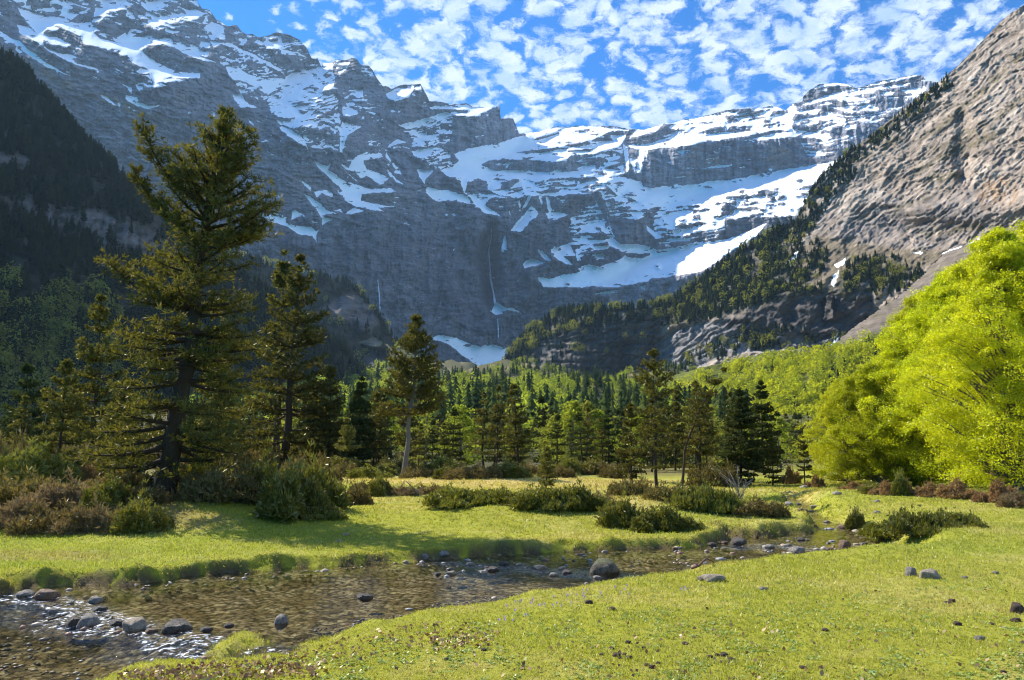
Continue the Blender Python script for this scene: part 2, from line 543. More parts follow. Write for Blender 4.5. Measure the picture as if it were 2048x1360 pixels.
# ---- snow, traced area by area: (origin, solid?, amount, points)
SN = [
 (O1, 1.0, [(155,65),(290,115),(400,145),(520,155),(600,170),(640,200),(760,215),(820,260),(900,340),(1000,375),(1130,400),(1250,420),(1350,415),(1360,440),(1290,455),(1350,520),(1420,570),(1520,620),(1620,655),(1813,665),(1813,710),(1700,705),(1560,690),(1500,720),(1400,790),(1390,740),(1330,620),(1250,590),(1180,540),(1060,480),(950,440),(850,410),(760,400),(720,330),(560,250),(480,290),(520,340),(640,400),(600,430),(480,400),(380,350),(300,260),(200,140)]),
 (O1, .66, [(120,0),(1800,0),(1813,420),(1380,330),(1200,400),(1000,360),(880,300),(700,190),(520,150),(300,110),(200,60)]),
 (O1, .80, [(1000,360),(1100,340),(1290,350),(1390,330),(1813,440),(1813,510),(1620,440),(1450,400),(1350,410),(1250,420),(1130,400)]),
 (O1, 1.0, [(160,220),(260,240),(380,340),(420,430),(520,480),(640,490),(700,520),(640,530),(700,580),(840,600),(930,645),(820,620),(690,590),(560,530),(430,460),(300,360),(180,300)]),
 (O1, 1.0, [(0,280),(100,350),(180,380),(250,450),(330,490),(400,560),(500,620),(650,690),(560,660),(430,610),(330,550),(240,490),(130,410),(40,350),(0,330)]),
 (O1, .55, [(-200,150),(0,300),(120,400),(220,495),(180,490),(60,400),(-200,250)]),
 (O1, 1.0, [(900,845),(970,880),(1060,965),(1000,940),(920,880)]), (O1, 1.0, [(1090,745),(1190,800),(1190,860),(1140,790)]),
 (O1, 1.0, [(1140,860),(1240,880),(1260,920),(1340,960),(1480,950),(1340,990),(1240,960),(1130,900)]),
 (O1, .62, [(1340,610),(1640,660),(1740,700),(1640,740),(1560,770),(1400,800),(1390,700)]),
 (O1, .45, [(1180,600),(1340,620),(1400,800),(1250,820),(1200,700)]),
 (O1, .9, [(1145,960),(1185,970),(1170,985)]), (O1, .9, [(1195,985),(1240,1000),(1215,1010)]),(O1, .8, [(1060,925),(1095,940),(1085,970),(1065,955)]),
 (O2, 1.0, [(320,380),(500,385),(640,460),(720,500),(850,560),(950,620),(1000,690),(900,620),(780,560),(640,490),(560,440),(420,400),(340,430)]),
 (O2, 1.0, [(460,600),(580,620),(660,670),(760,705),(990,715),(990,760),(930,810),(840,860),(760,810),(640,745),(520,725),(480,680)]),
 (O2, 1.0, [(0,395),(60,380),(150,450),(220,510),(380,570),(260,555),(120,500),(0,440)]),
 (O2, .47, [(0,60),(180,80),(300,100),(480,240),(620,300),(460,370),(320,380),(300,520),(200,500),(60,380),(0,380)]),
 (O2, .8, [(250,250),(330,200),(440,240),(460,350),(330,370),(290,300)]),
 (O2, .40, [(340,430),(560,440),(780,560),(940,690),(760,700),(560,610),(420,590)]),
 (O2, .35, [(460,230),(640,310),(820,360),(850,500),(1000,640),(950,600),(720,480),(480,370)]),
 (O2, .70, [(780,340),(860,315),(950,320),(1050,400),(1130,430),(960,450),(830,435)]), (O2, .40, [(950,300),(1130,370),(1200,470),(1000,440)]),
 (O2, .80, [(960,455),(1100,465),(1220,530),(1080,490),(970,490)]),
 (O2, .60, [(1000,700),(1250,580),(1420,600),(1450,720),(1430,820),(1480,900),(1480,1000),(1350,1060),(1100,1120),(950,1130),(870,990),(800,900),(950,830)]),
 (O2, .95, [(1000,700),(1060,660),(1220,640),(1390,640),(1330,700),(1180,740),(1060,790),(980,830)]),
 (O2, .95, [(860,990),(1100,990),(1140,1030),(1000,1060),(880,1030)]), (O2, 1.0, [(980,1130),(1180,1030),(1320,945),(1300,1000),(1160,1080),(1050,1160)]),
 (O2, 1.0, [(940,1140),(1050,1180),(1180,1280),(1215,1380),(1180,1320),(1080,1270),(960,1190)]),
 (O2, .42, [(1000,1130),(1300,1050),(1480,960),(1500,1160),(1480,1360),(1230,1300),(1080,1180)]),
 (O2, 1.0, [(520,860),(600,850),(640,920),(750,975),(600,970),(540,900)]), (O2, .42, [(540,730),(740,800),(760,930),(640,930),(560,800)]),
 (O2, 1.0, [(1320,570),(1430,570),(1430,640),(1340,600)]), (O2, .58, [(1430,550),(1600,530),(1560,630),(1490,680)]), (O2, .5, [(1690,600),(1800,640),(1790,700),(1700,680)]),
 (O2, .52, [(1510,820),(1700,800),(1720,950),(1560,980)]), (O2, 1.0, [(1520,960),(1660,1000),(1650,1045),(1520,1050)]),
 (O2, .95, [(1510,1100),(1560,1160),(1690,1150),(1570,1220),(1540,1300),(1510,1380),(1490,1200)]), (O2, .9, [(1130,1100),(1230,1090),(1300,1115),(1290,1145),(1140,1130)]),
 (O2, .4, [(1660,900),(1813,900),(1813,1100),(1680,1080)]),
 (O2, .9, [(660,1070),(700,1100),(730,1150),(680,1110)]), (O2, .9, [(730,1075),(800,1115),(760,1105)]),
 (O3, 1.0, [(260,0),(380,50),(500,140),(555,155),(490,165),(330,100)]), (O3, 1.0, [(540,200),(560,180),(620,180),(690,240),(660,235),(590,205)]),
 (O3, 1.0, [(830,0),(1010,10),(900,70),(860,150),(840,250),(815,230),(810,50)]),
 (O3, 1.0, [(560,300),(640,350),(700,370),(740,320),(710,400),(800,470),(880,520),(1000,555),(1080,580),(1280,570),(1340,610),(1130,615),(1010,630),(1010,690),(1220,730),(1310,745),(1150,750),(1230,790),(1080,760),(960,740),(870,690),(840,640),(760,590),(840,600),(720,480),(620,380)]),
 (O3, 1.0, [(820,350),(900,385),(930,320),(1000,260),(1060,240),(1110,265),(1180,250),(1210,290),(1020,320),(1060,400),(1180,440),(1250,470),(1120,500),(1060,460),(1010,480),(960,430),(870,400)]),
 (O3, .8, [(820,350),(880,440),(960,500),(1000,540),(880,450)]),
 (O3, 1.0, [(1100,500),(1260,475),(1240,510),(1180,540)]),
 (O3, 1.0, [(1230,240),(1280,330),(1360,410),(1380,460),(1300,380),(1230,290)]), (O3, 1.0, [(1240,390),(1300,460),(1410,550),(1330,510),(1260,450)]),
 (O3, 1.0, [(1230,200),(1330,130),(1420,150),(1340,175),(1250,205)]),
 (O3, 1.0, [(480,620),(540,650),(640,720),(690,770),(790,800),(690,810),(660,840),(750,855),(650,905),(650,850),(600,770),(560,720)]),
 (O3, 1.0, [(465,500),(550,560),(555,600),(500,550)]), (O3, 1.0, [(580,600),(680,590),(740,600),(755,655),(650,615),(600,660)]),
 (O3, 1.0, [(50,745),(110,800),(160,820),(210,790),(330,830),(320,880),(400,910),(560,930),(600,960),(640,935),(600,990),(610,1075),(560,1010),(450,990),(330,920),(200,885),(120,840)]),
 (O3, 1.0, [(370,870),(380,790),(410,765),(500,830),(420,840)]), (O3, .9, [(240,630),(310,665),(250,655)]), (O3, 1.0, [(860,800),(950,750),(1040,780),(920,805)]),
 (O3, .9, [(150,230),(240,285),(180,260)]), (O3, .9, [(555,870),(620,885),(560,885)]), (O3, .9, [(545,780),(580,785),(560,805)]), (O3, .9, [(760,770),(830,755),(840,785)]),
 (O3, 1.0, [(1460,240),(1700,200),(1760,215),(1550,290),(1490,285)]), (O3, 1.0, [(1580,580),(1680,610),(1813,590),(1813,680),(1720,690),(1650,665)]),
 (O3, .9, [(1520,400),(1660,410),(1590,450),(1580,540),(1530,470)]),
 (O3, .5, [(1060,140),(1200,150),(1190,190),(1080,180)]),
 (O4, .80, [(320,260),(450,200),(560,180),(590,200),(530,290),(400,330),(340,300)]), (O4, .5, [(560,180),(640,180),(660,250),(560,300)]),
 (O4, 1.0, [(425,545),(640,490),(880,430),(940,460),(770,500),(640,550),(520,585),(460,555)]),
 (O4, .95, [(720,380),(920,360),(1060,360),(1110,380),(1340,380),(1230,420),(1260,465),(1100,460),(1000,460),(880,440),(960,420),(1060,410),(860,400),(730,400)]),
 (O4, .52, [(750,500),(940,470),(900,740),(700,740),(560,740),(540,600)]),
 (O4, 1.0, [(560,790),(700,765),(830,745),(850,775),(650,850),(600,830)]), (O4, .45, [(620,850),(840,770),(990,860),(820,940),(750,920)]),
 (O4, 1.0, [(940,810),(1060,760),(1300,720),(1530,650),(1813,590),(1813,860),(1460,855),(1270,860),(1190,910),(1330,960),(1560,950),(1700,970),(1813,970),(1813,1010),(1580,1040),(1450,1050),(1330,1020),(1250,1060),(1150,1040),(1060,1060),(1040,1160),(1180,1170),(1370,1180),(1440,1210),(1350,1200),(1170,1190),(1120,1230),(1200,1290),(1350,1370),(1230,1345),(1120,1260),(1100,1210),(1030,1160),(1000,1050),(880,1000),(810,950),(920,920),(990,870)]),
 (O4, 1.0, [(690,1110),(900,1140),(1060,1200),(1120,1265),(950,1235),(850,1220),(760,1225),(700,1170)]), (O4, .9, [(610,950),(760,960),(660,1060)]),
 (O4, .6, [(1240,1040),(1440,1050),(1813,1010),(1813,1180),(1500,1200),(1370,1180),(1250,1130)]),
 (O4, .55, [(1050,1170),(1340,1170),(1240,1230),(1200,1320),(1110,1220)]),
 (O6, 1.0, [(0,150),(300,105),(600,95),(950,130),(860,290),(690,330),(640,360),(430,365),(320,425),(0,425)]),
 (O6, 1.0, [(930,280),(1150,250),(1400,170),(1560,150),(1813,180),(1813,215),(1500,270),(1300,290),(1100,315),(960,305)]),
 (O6, .9, [(940,215),(1010,130),(1250,70),(1450,35),(1813,-10),(1813,30),(1400,90),(1300,80),(1180,150),(1100,175)]),
 (O6, .58, [(1300,90),(1813,20),(1813,180),(1400,170),(1250,200)]),
 (O6, 1.0, [(885,255),(930,300),(940,510),(915,510),(900,380)]), (O6, 1.0, [(1030,320),(1085,320),(1055,520),(1010,525)]), (O6, .9, [(940,390),(1030,400),(1000,440),(1000,530),(970,480)]),
 (O6, .85, [(960,300),(1110,305),(1100,410),(1080,330)]), (O6, .45, [(640,340),(880,290),(900,560),(740,560),(640,430)]), (O6, .35, [(0,430),(640,380),(700,520),(0,515)]),
 (O6, 1.0, [(0,515),(350,515),(600,500),(700,540),(760,570),(900,560),(1060,610),(1080,650),(1170,662),(1500,615),(1813,597),(1813,660),(1813,770),(1500,790),(1250,840),(1190,833),(1130,850),(950,750),(850,740),(750,650),(620,560),(350,572),(0,580)]),
 (O6, .52, [(0,580),(740,600),(700,700),(600,700),(230,740),(130,715),(0,700)]), (O6, 1.0, [(230,740),(340,670),(640,715),(450,715)]), (O6, 1.0, [(0,700),(90,690),(210,740),(130,728),(0,722)]),
 (O6, .9, [(0,890),(60,820),(120,880),(100,930),(0,975)]), (O6, 1.0, [(210,920),(250,880),(390,910),(230,965)]),
 (O6, .58, [(680,680),(850,740),(960,770),(1100,830),(1170,880),(1000,950),(770,915)]),
 (O6, .62, [(1230,850),(1500,780),(1813,750),(1813,960),(1380,1065),(1180,1070),(1180,900)]),
 (O6, 1.0, [(1260,1085),(1380,1060),(1500,1030),(1813,930),(1813,1015),(1400,1095)]), (O6, 1.0, [(1260,980),(1400,930),(1500,900),(1340,985)]),
 (O6, .40, [(1200,1100),(1640,1060),(1813,1010),(1813,1060),(1640,1160),(1380,1190),(1240,1200)]),
 (O6, 1.0, [(1090,1000),(1200,1080),(1260,1100),(1190,1125),(1110,1050)]),
 (O6, .9, [(730,830),(760,960),(815,1110),(780,1060),(740,900)]), (O6, .7, [(1160,900),(1250,900),(1240,1080),(1170,1080)]),
 (O8, 1.0, [(100,780),(240,800),(340,770),(500,740),(480,710),(570,670),(680,700),(880,620),(910,580),(780,510),(740,450),(800,430),(860,490),(1000,490),(1130,510),(1200,540),(1380,515),(1640,475),(1813,450),(1900,430),(2100,340),(2200,300),(2100,420),(1813,600),(1600,745),(1400,770),(1200,800),(1100,830),(850,880),(600,878),(420,885),(160,880)]),
 (O8, .95, [(230,560),(270,510),(330,550),(390,490),(420,560),(460,600),(300,590),(440,680),(370,670),(260,610)]), (O8, .95, [(0,640),(70,625),(180,660),(90,685),(0,700)]),
 (O8, .95, [(430,460),(570,440),(580,480),(440,495)]), (O8, .95, [(620,940),(740,915),(860,900),(830,935),(640,948)]), (O8, .9, [(110,540),(160,550),(240,640),(180,640)]), (O8, .8, [(410,300),(520,280),(450,320)]),
 (O8, .38, [(380,260),(640,100),(820,420),(700,640),(480,640),(420,420)]), (O8, .9, [(1040,880),(1095,860),(1090,900),(1060,905)]),
 (O7, .58, [(0,510),(330,450),(640,395),(890,370),(1080,350),(1110,400),(1070,540),(860,560),(640,600),(430,530),(200,560),(0,620)]),
 (O7, 1.0, [(0,640),(200,560),(400,520),(540,530),(430,620),(640,600),(860,560),(1060,540),(1080,595),(900,592),(600,650),(350,690),(0,748)]),
 (O7, 1.0, [(590,690),(900,620),(1090,595),(1210,600),(1100,645),(750,685)]), (O7, .9, [(860,500),(980,440),(1080,450),(1060,520)]),
 (O7, 1.0, [(1110,400),(1150,360),(1300,300),(1640,210),(1813,205),(1813,250),(1500,292),(1200,362)]), (O7, 1.0, [(1210,240),(1290,185),(1440,163),(1610,178),(1300,200)]),
 (O7, 1.0, [(1320,560),(1430,560),(1400,595),(1330,585)]), (O7, .95, [(1410,470),(1560,490),(1450,522)]), (O7, 1.0, [(1180,810),(1340,795),(1380,822),(1240,825)]), (O7, .7, [(1650,540),(1813,500),(1813,540),(1660,570)]),
 (O7, .38, [(1090,400),(1813,260),(1813,520),(1400,820),(1180,800),(1090,600)]),
 (O7, 1.0, [(0,700),(0,745),(210,705),(180,690)]),
 (O7, 1.0, [(230,945),(400,905),(580,900),(420,932)]),
 (O7, 1.0, [(-40,1085),(500,1040),(700,1003),(960,950),(1250,905),(1440,870),(1500,880),(1400,1000),(1310,1070),(1060,1140),(950,1150),(800,1140),(620,1170),(450,1200),(330,1240),(0,1245)]),
 (O7, .66, [(0,1240),(330,1230),(620,1165),(950,1145),(1320,1060),(1300,1360),(0,1400)]),
 (O9, 1.0, [(0,868),(250,810),(780,755),(780,770),(400,830),(0,895)]), (O9, .95, [(330,790),(500,745),(700,705),(860,675),(870,688),(700,722),(500,765)]),
 (O9, .6, [(560,880),(930,790),(930,820),(700,980),(480,1010)]), (O9, 1.0, [(0,765),(200,757),(270,790),(150,775),(0,790)]), (O9, .5, [(300,1130),(560,1060),(430,1150)]), (O9, .4, [(0,890),(880,800),(500,1080),(0,1250)]),
 (O5, 1.0, [(0,20),(200,20),(340,40),(430,128),(300,90),(200,85),(100,95),(40,50)]), (O5, 1.0, [(430,60),(500,100),(600,180),(705,248),(600,215),(510,170),(440,115)]),
 (O5, .85, [(790,350),(880,240),(960,140),(1030,220),(940,290),(890,380),(780,372)]),
 (O5, 1.0, [(840,80),(855,80),(868,190),(855,190)]), (O5, .9, [(880,165),(930,50),(965,50),(910,160)]), (O5, .9, [(1035,60),(1055,60),(1065,135),(1052,135)]), (O5, .95, [(1090,65),(1120,70),(1155,180),(1135,240)]), (O5, .9, [(760,190),(772,190),(778,228),(765,228)]),
 (O5, 1.0, [(1100,215),(1160,200),(1300,225),(1180,275),(1130,288)]), (O5, .8, [(1310,320),(1420,275),(1500,250),(1430,295)]), (O5, .9, [(1350,410),(1420,370),(1490,355),(1420,395)]),
 (O5, 1.0, [(1330,470),(1480,440),(1475,482),(1310,500),(1370,600),(1230,575),(1350,680),(1190,610),(1140,540)]), (O5, 1.0, [(880,670),(960,620),(1090,660),(900,702)]),
 (O5, 1.0, [(688,560),(712,415),(728,410),(750,555),(715,568)]), (O5, 1.0, [(575,1090),(610,1100),(650,1010),(720,1060),(790,1065),(888,1130),(790,1095),(740,1090),(715,1125),(640,1130)]),
 (O5, 1.0, [(608,785),(638,788),(625,800)]), (O5, .9, [(255,540),(280,530),(265,555)]), (O5, .9, [(820,818),(860,808),(840,822)]), (O5, .8, [(160,120),(200,130),(170,135)]), (O5, .8, [(240,215),(300,225),(255,240)]), (O5, .8, [(175,215),(220,210),(195,235)]), (O5, .6, [(260,180),(270,180),(272,230),(262,230)]),
 ((500, 530), 1.0, [(1475,600),(1560,570),(1680,595),(1740,620),(1790,640),(1830,655),(1890,672),(1940,635),(2120,690),(2100,780),(2020,860),(1960,880),(1900,860),(1850,820),(1780,770),(1700,705),(1620,650),(1540,620),(1490,630)]),
]
for o, amt, pts in SN:
    k = 4.096 if o == (500, 530) else K1
    m = MA.mask(pts, 0, o, k)
    MA.snow = np.maximum(MA.snow, m * amt) if amt >= 0.75 else np.where(MA.snow > 0.7, MA.snow, np.where(m > 0, amt, MA.snow))
# bare rock standing out of the snow
RK = [
 (O1, 0.05, [(240,0),(470,0),(460,65),(350,80),(240,50)]), (O1, 0.0, [(470,35),(540,40),(600,75),(520,85),(465,60)]), (O1, .05, [(690,150),(820,80),(850,35),(870,90),(830,200),(760,205),(650,190)]), (O1, .15, [(620,90),(700,60),(800,70),(700,120)]),
 (O1, 0.12, [(820,200),(900,190),(960,145),(1060,155),(1200,175),(1330,200),(1385,250),(1370,300),(1290,345),(1150,330),(1140,290),(1040,360),(990,350),(920,290)]),
 (O1, .1, [(1140,80),(1200,45),(1260,30),(1330,100),(1310,150),(1210,125)]), (O1, .1, [(1440,85),(1540,100),(1540,150),(1480,130)]), (O1, .2, [(1380,340),(1420,270),(1500,250),(1500,300),(1440,355)]), (O1, .1, [(1480,20),(1700,0),(1800,60),(1750,90),(1600,75)]),
 (O1, .2, [(1560,360),(1640,270),(1813,230),(1813,420),(1700,430),(1640,380)]),
 (O1, 0.0, [(390,290),(430,265),(490,285),(515,335),(460,335),(400,310)]), (O1, .1, [(520,335),(600,320),(690,380),(620,385)]), (O1, 0.0, [(500,240),(540,240),(570,262),(520,260)]), (O1, .0, [(640,300),(760,330),(690,330)]),
 (O1, 0.0, [(385,370),(430,370),(480,440),(440,450),(400,420)]), (O1, 0.0, [(480,420),(530,400),(600,430),(605,475),(520,475)]), (O1, .1, [(610,440),(700,405),(735,440),(700,490),(620,480)]),
 (O1, .05, [(1290,450),(1350,415),(1380,440),(1410,560),(1360,520)]), (O1, 0.0, [(1400,430),(1470,390),(1560,430),(1640,480),(1813,540),(1813,650),(1640,640),(1550,560),(1480,520)]),
 (O4, 0.08, [(1190,910),(1270,862),(1460,858),(1813,868),(1813,972),(1700,968),(1560,948),(1400,960)]), (O4, .0, [(1065,1070),(1160,1030),(1230,1050),(1250,1090),(1130,1120),(1070,1110)]),
 (O4, .2, [(1470,800),(1813,755),(1813,775),(1600,800)]), (O4, .1, [(1430,1040),(1530,1030),(1500,1080),(1430,1090)]), (O4, .05, [(780,325),(860,345),(860,380),(740,365)]), (O4, .0, [(740,410),(860,405),(870,430),(740,450)]),(O4, .05, [(950,412),(1070,410),(1060,432),(980,435)]),
 (O6, .1, [(930,240),(1020,195),(1100,170),(1180,150),(1250,78),(1310,90),(1400,130),(1350,165),(1200,200),(1060,242)]), (O6, .1, [(1550,160),(1700,110),(1813,100),(1813,160),(1640,172)]),
 (O6, .15, [(70,225),(130,205),(300,160),(310,170),(120,230)]), (O6, .15, [(440,150),(600,140),(640,150),(500,160)]), (O6, .2, [(600,230),(740,160),(900,140),(980,150),(900,180),(640,245)]), (O6, .2, [(0,345),(300,290),(560,235),(640,260),(400,300),(0,360)]), (O6, .2, [(200,370),(420,320),(640,300),(600,330),(380,340)]), (O6, .0, [(280,255),(310,235),(320,255)]),
 (O6, .0, [(800,625),(860,605),(920,615),(850,635)]), (O6, .0, [(1590,650),(1650,640),(1710,660),(1640,662)]), (O6, .0, [(1385,635),(1500,610),(1640,605),(1560,632)]), (O6, .0, [(800,660),(860,662),(830,672)]), (O6, .1, [(870,730),(940,710),(1040,740),(960,735)]), (O6, .0, [(1040,680),(1090,670),(1090,695)]),(O6, .0, [(1290,745),(1370,730),(1330,750)]),
 (O8, .0, [(890,578),(1000,570),(1130,575),(1140,590),(1070,610),(930,612)]), (O8, .1, [(1165,690),(1225,682),(1200,698)]), (O8, .1, [(1340,740),(1385,728),(1360,745)]), (O8, .1, [(1080,780),(1130,770),(1100,790)]),
 (O7, .0, [(1080,1060),(1130,1035),(1170,1045),(1140,1065)]), (O7, .1, [(680,1190),(770,1150),(940,1150),(900,1180),(720,1200)]), (O7, .1, [(1060,1140),(1200,1095),(1290,1085),(1200,1120)]), (O7, .1, [(420,1280),(480,1250),(540,1290),(520,1360),(420,1360)]), (O7, .15, [(560,1200),(640,1180),(620,1220)]), (O7, .1, [(120,1275),(240,1268),(200,1295),(130,1290)]),
]
for o, amt, pts in RK:
    m = MA.mask(pts, 0, o, K1) > 0
    MA.snow = np.where(m, amt, MA.snow)
solid = (MA.snow > 0.75).astype(float)
# patchy snow lies on ledges: a stretched pattern whose direction follows the beds
def beds(px, py, ang, lx, ly, sd):
    x = px * math.cos(R(ang)) - py * math.sin(R(ang)); y = px * math.sin(R(ang)) + py * math.cos(R(ang))
    return fbm_s(x / lx, y / ly, 4, sd)
def ledges(px, py, ang, per, lx, ly, amp, sd):
    """saw-tooth of sharp rock steps: 0 at the lip of each bed, rising to 1 at the next"""
    x = px * math.cos(R(ang)) - py * math.sin(R(ang)); y = px * math.sin(R(ang)) + py * math.cos(R(ang))
    blk = _hash(np.floor(x / (lx * 0.35) + 0.6 * fbm(x / lx, y / ly, 2, sd + 5)), np.floor(y / (per * 5)), sd)
    t = y / per + amp * fbm(x / lx, y / ly, 4, sd) + 1.3 * fbm(x / 400, y / (per * 2.2), 2, sd + 9) + 0.5 * blk
    return t - np.floor(t)
l_right = ledges(PXA, PYA, 8, 11.0, 130, 45, 1.6, 301); l_left = ledges(PXA, PYA, -21, 12.0, 80, 45, 2.0, 302); l_mid = ledges(PXA, PYA, 9, 9.5, 60, 40, 2.2, 303)
b_right, b_left, b_mid = [0.42 - 0.95 * q + 1.0 * fbm(PXA / 24, PYA / 8, 4, 330 + k_) for k_, q in enumerate((l_right, l_left, l_mid))]
wl = sstep(PXA, 520, 420); wr = sstep(PXA, 800, 950)
bed = b_left * wl + b_mid * (1 - wl) * (1 - wr) + b_right * wr
saw = l_left * wl + l_mid * (1 - wl) * (1 - wr) + l_right * wr
patchy = (MA.snow > 0.02) & (MA.snow < 0.75)
thr = (0.47 - MA.snow) * 1.6
psn = sstep(bed + 0.40 * fbm(PXA / 6, PYA / 5, 3, 305) - thr, -0.10, 0.10)
# thin dusting on high ledges everywhere above a line
hi = sstep(520 - PYA + 120 * fbm(PXA / 90, PYA / 60, 3, 309), -40, 220)
dust = sstep(bed + 0.5 * fbm(PXA / 7, PYA / 5, 3, 306), 0.55, 0.85) * hi * 0.85
dust *= (1 - MA.mask([(-80, 150), (60, 140), (260, 180), (380, 250), (560, 420), (800, 500), (1000, 560), (1000, 800), (-80, 800)], 8))
snow = np.where(MA.snow >= 0.75, MA.snow, np.where(patchy, psn, dust))
# rocks sticking through solid fields
spk = sstep(fbm(PXA / 14, PYA / 4, 4, 307) - 0.25 * (saw - 0.5), 0.36, 0.46)
snow = np.where(solid > 0, np.clip(1.02 - 0.85 * spk * sstep(blur(solid, 4), 1.0, 0.9), 0, 1), snow)
MA.snow = blur(snow, 1) * 0.4 + snow * 0.6
ds = blur(MA.snow, 1)
# facing of snow
SNN = norm3((-0.10, -0.44, 0.89))
sn_n = np.zeros_like(MA.N)
for i in range(3): sn_n[i] = SNN[i]
def snow_dir(m, n):
    n = norm3(n)
    for i in range(3): sn_n[i] = sn_n[i] * (1 - m) + n[i] * m
snow_dir(sstep(PXA, 1150, 1400), (-0.38, -0.38, 0.84))
for o, pts in [
    (O1, [(120,0),(520,0),(640,130),(520,150),(300,110)]), (O1, [(880,300),(1290,350),(1813,440),(1813,500),(1450,380),(1130,380)]), (O2, [(460,600),(990,710),(930,810),(840,860),(640,745)]),
    (O3, [(560,300),(1000,555),(1010,690),(860,600),(700,480)]), (O3, [(400,500),(800,700),(800,860),(650,1080),(50,850),(50,740)]), (O3, [(820,350),(1000,250),(1200,290),(1250,470),(1060,500)]),
    (O4, [(940,810),(1530,650),(1740,690),(1500,760),(1300,860),(1190,910),(1330,970),(1150,1010),(950,940)]), (O4, [(430,545),(880,430),(900,470),(500,590)]), (O4, [(690,1110),(1060,1190),(1120,1260),(760,1225)]),
    (O6, [(760,570),(1080,600),(1170,660),(1600,620),(1813,600),(1813,640),(1520,710),(1540,740),(1260,830),(1130,840),(950,740),(760,700)]),
    (O8, [(100,780),(500,690),(880,620),(780,500),(1130,500),(1370,530),(1200,590),(960,680),(940,730),(690,850),(850,880),(160,880)]),
    (O7, [(0,1080),(500,1040),(960,950),(1020,960),(700,1050),(450,1130),(200,1160),(0,1240)]), (O5, [(600,1000),(900,1130),(570,1100)]), ((500, 530), [(1475,540),(2120,600),(2120,900),(1700,900)]),
    (O1, [(0,250),(650,690),(400,620),(0,400)]), (O1, [(1100,860),(1500,940),(1300,1000)]), (O5, [(0,0),(430,60),(430,130),(0,100)])]:
    k = 4.096 if o == (500, 530) else K1
    snow_dir(MA.mask(pts, 6, o, k), (0.52, -0.62, 0.58))
for i in range(3):
    MA.N[i] = MA.N[i] * (1 - ds) + sn_n[i] * ds

# ---- colours of the bare rock, with sun and shade painted into some areas
g1 = fbm(PXA / 60, PYA / 60, 5, 401); g2 = fbm_s(PXA / 5.0, PYA / 70, 4, 402); g3 = fbm(PXA / 12, PYA / 12, 4, 403)
base = np.stack([0.195 + 0.0 * PXA, 0.198 + 0 * PXA, 0.225 + 0 * PXA], -1) * (1.50 - 0.55 * sstep(PYA, 360, 540))[..., None]  # upper rock lighter, lower darker: sun and shade put into the colour
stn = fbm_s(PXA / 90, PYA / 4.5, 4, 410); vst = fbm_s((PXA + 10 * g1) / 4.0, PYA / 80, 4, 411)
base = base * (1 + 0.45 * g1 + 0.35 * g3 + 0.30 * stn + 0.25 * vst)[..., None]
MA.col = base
MA.paint_c(sstep(g1 + 0.5 * g3, 0.1, 0.6) * 0.5, (0.27, 0.235, 0.22))
walls = MA.mask([(900,235),(1040,240),(1060,300),(1000,330),(900,320)], 3) + MA.mask([(1200,300),(1640,200),(1900,150),(1900,340),(1660,330),(1450,365),(1200,380)], 4) + MA.mask([(960,330),(1200,300),(1250,350),(970,350)], 3)
walls = np.clip(walls, 0, 1)
MA.col *= (1 + walls * (0.55 * g2 + 0.22))[..., None]
for o, pts, c_ in [(O7, [(240,900),(330,830),(400,820),(430,880),(300,925)], (0.50, 0.42, 0.36)), (O7, [(790,900),(860,760),(960,740),(1060,800),(1060,920),(900,930)], (0.46, 0.40, 0.35)), (O4, [(950,500),(1090,480),(1080,650),(950,640)], (0.42, 0.38, 0.36)),
                   (O7, [(1480,310),(1500,310),(1520,430),(1480,420)], (0.6, 0.52, 0.45)), (O7, [(1330,620),(1380,800),(1350,800)], (0.55, 0.47, 0.4)), (O6, [(430,760),(480,760),(470,920),(420,900)], (0.36, 0.28, 0.25)), (O6, [(550,780),(590,780),(580,890),(550,880)], (0.36, 0.28, 0.25)),
                   (O1, [(1600,840),(1720,840),(1700,980),(1580,980)], (0.34, 0.29, 0.29)), (O2, [(30,850),(120,850),(100,960),(0,960)], (0.33, 0.28, 0.28))]:
    MA.paint_c(MA.mask(pts, 3, o, K1) * 0.75, c_)
tan = MA.mask([(200,590),(300,590),(450,650),(800,830),(1000,860),(1300,1000),(1620,1110),(1500,1100),(1200,1030),(1000,960),(700,850),(550,800),(400,690),(220,630)], 2, O1, K1)
MA.paint_c(tan * sstep(g3, -0.6, 0.2) * 0.9, (0.36, 0.29, 0.19))
slab = MA.mask([(200,630),(560,800),(1000,960),(1600,1110),(1700,1500),(900,1400),(300,800)], 3, O1, K1)
MA.col *= (1 + slab * 0.8 * beds(PXA, PYA, -25, 60, 2.6, 405))[..., None]
MA.paint_c(slab * 0.35, (0.27, 0.27, 0.30))
MA.paint_c(MA.mask([(1010,620),(1340,610),(1330,700),(1230,740),(1060,690)], 2, O3, K1) * 0.7, (0.36, 0.30, 0.27))  # sunlit warmth painted into this grey rock
MA.paint_c(MA.mask([(1200,580),(1560,500),(1560,660),(1200,660)], 5) * 0.75, (0.42, 0.40, 0.42))  # sunlit ribs: brightness of the light painted into the rock

MA.paint_c(MA.mask([(470,460),(560,380),(630,260),(660,420),(690,620),(640,900),(610,1060),(540,1090),(500,800),(450,650)], 4, O5, K1) * 0.7, (0.10, 0.11, 0.13))  # cascade slit: shade of the recess painted into the rock colour
# distance prior: the massif comes towards the camera on the left
Dp = np.interp(PXA, [-60, 300, 700, 950, 1100, 1500, 1960], [1700, 1980, 2330, 2750, 3050, 2850, 2350])
u0 = np.log(Dp) + (700 - PYA) / 2300.0
MA.solve(u0, 120)
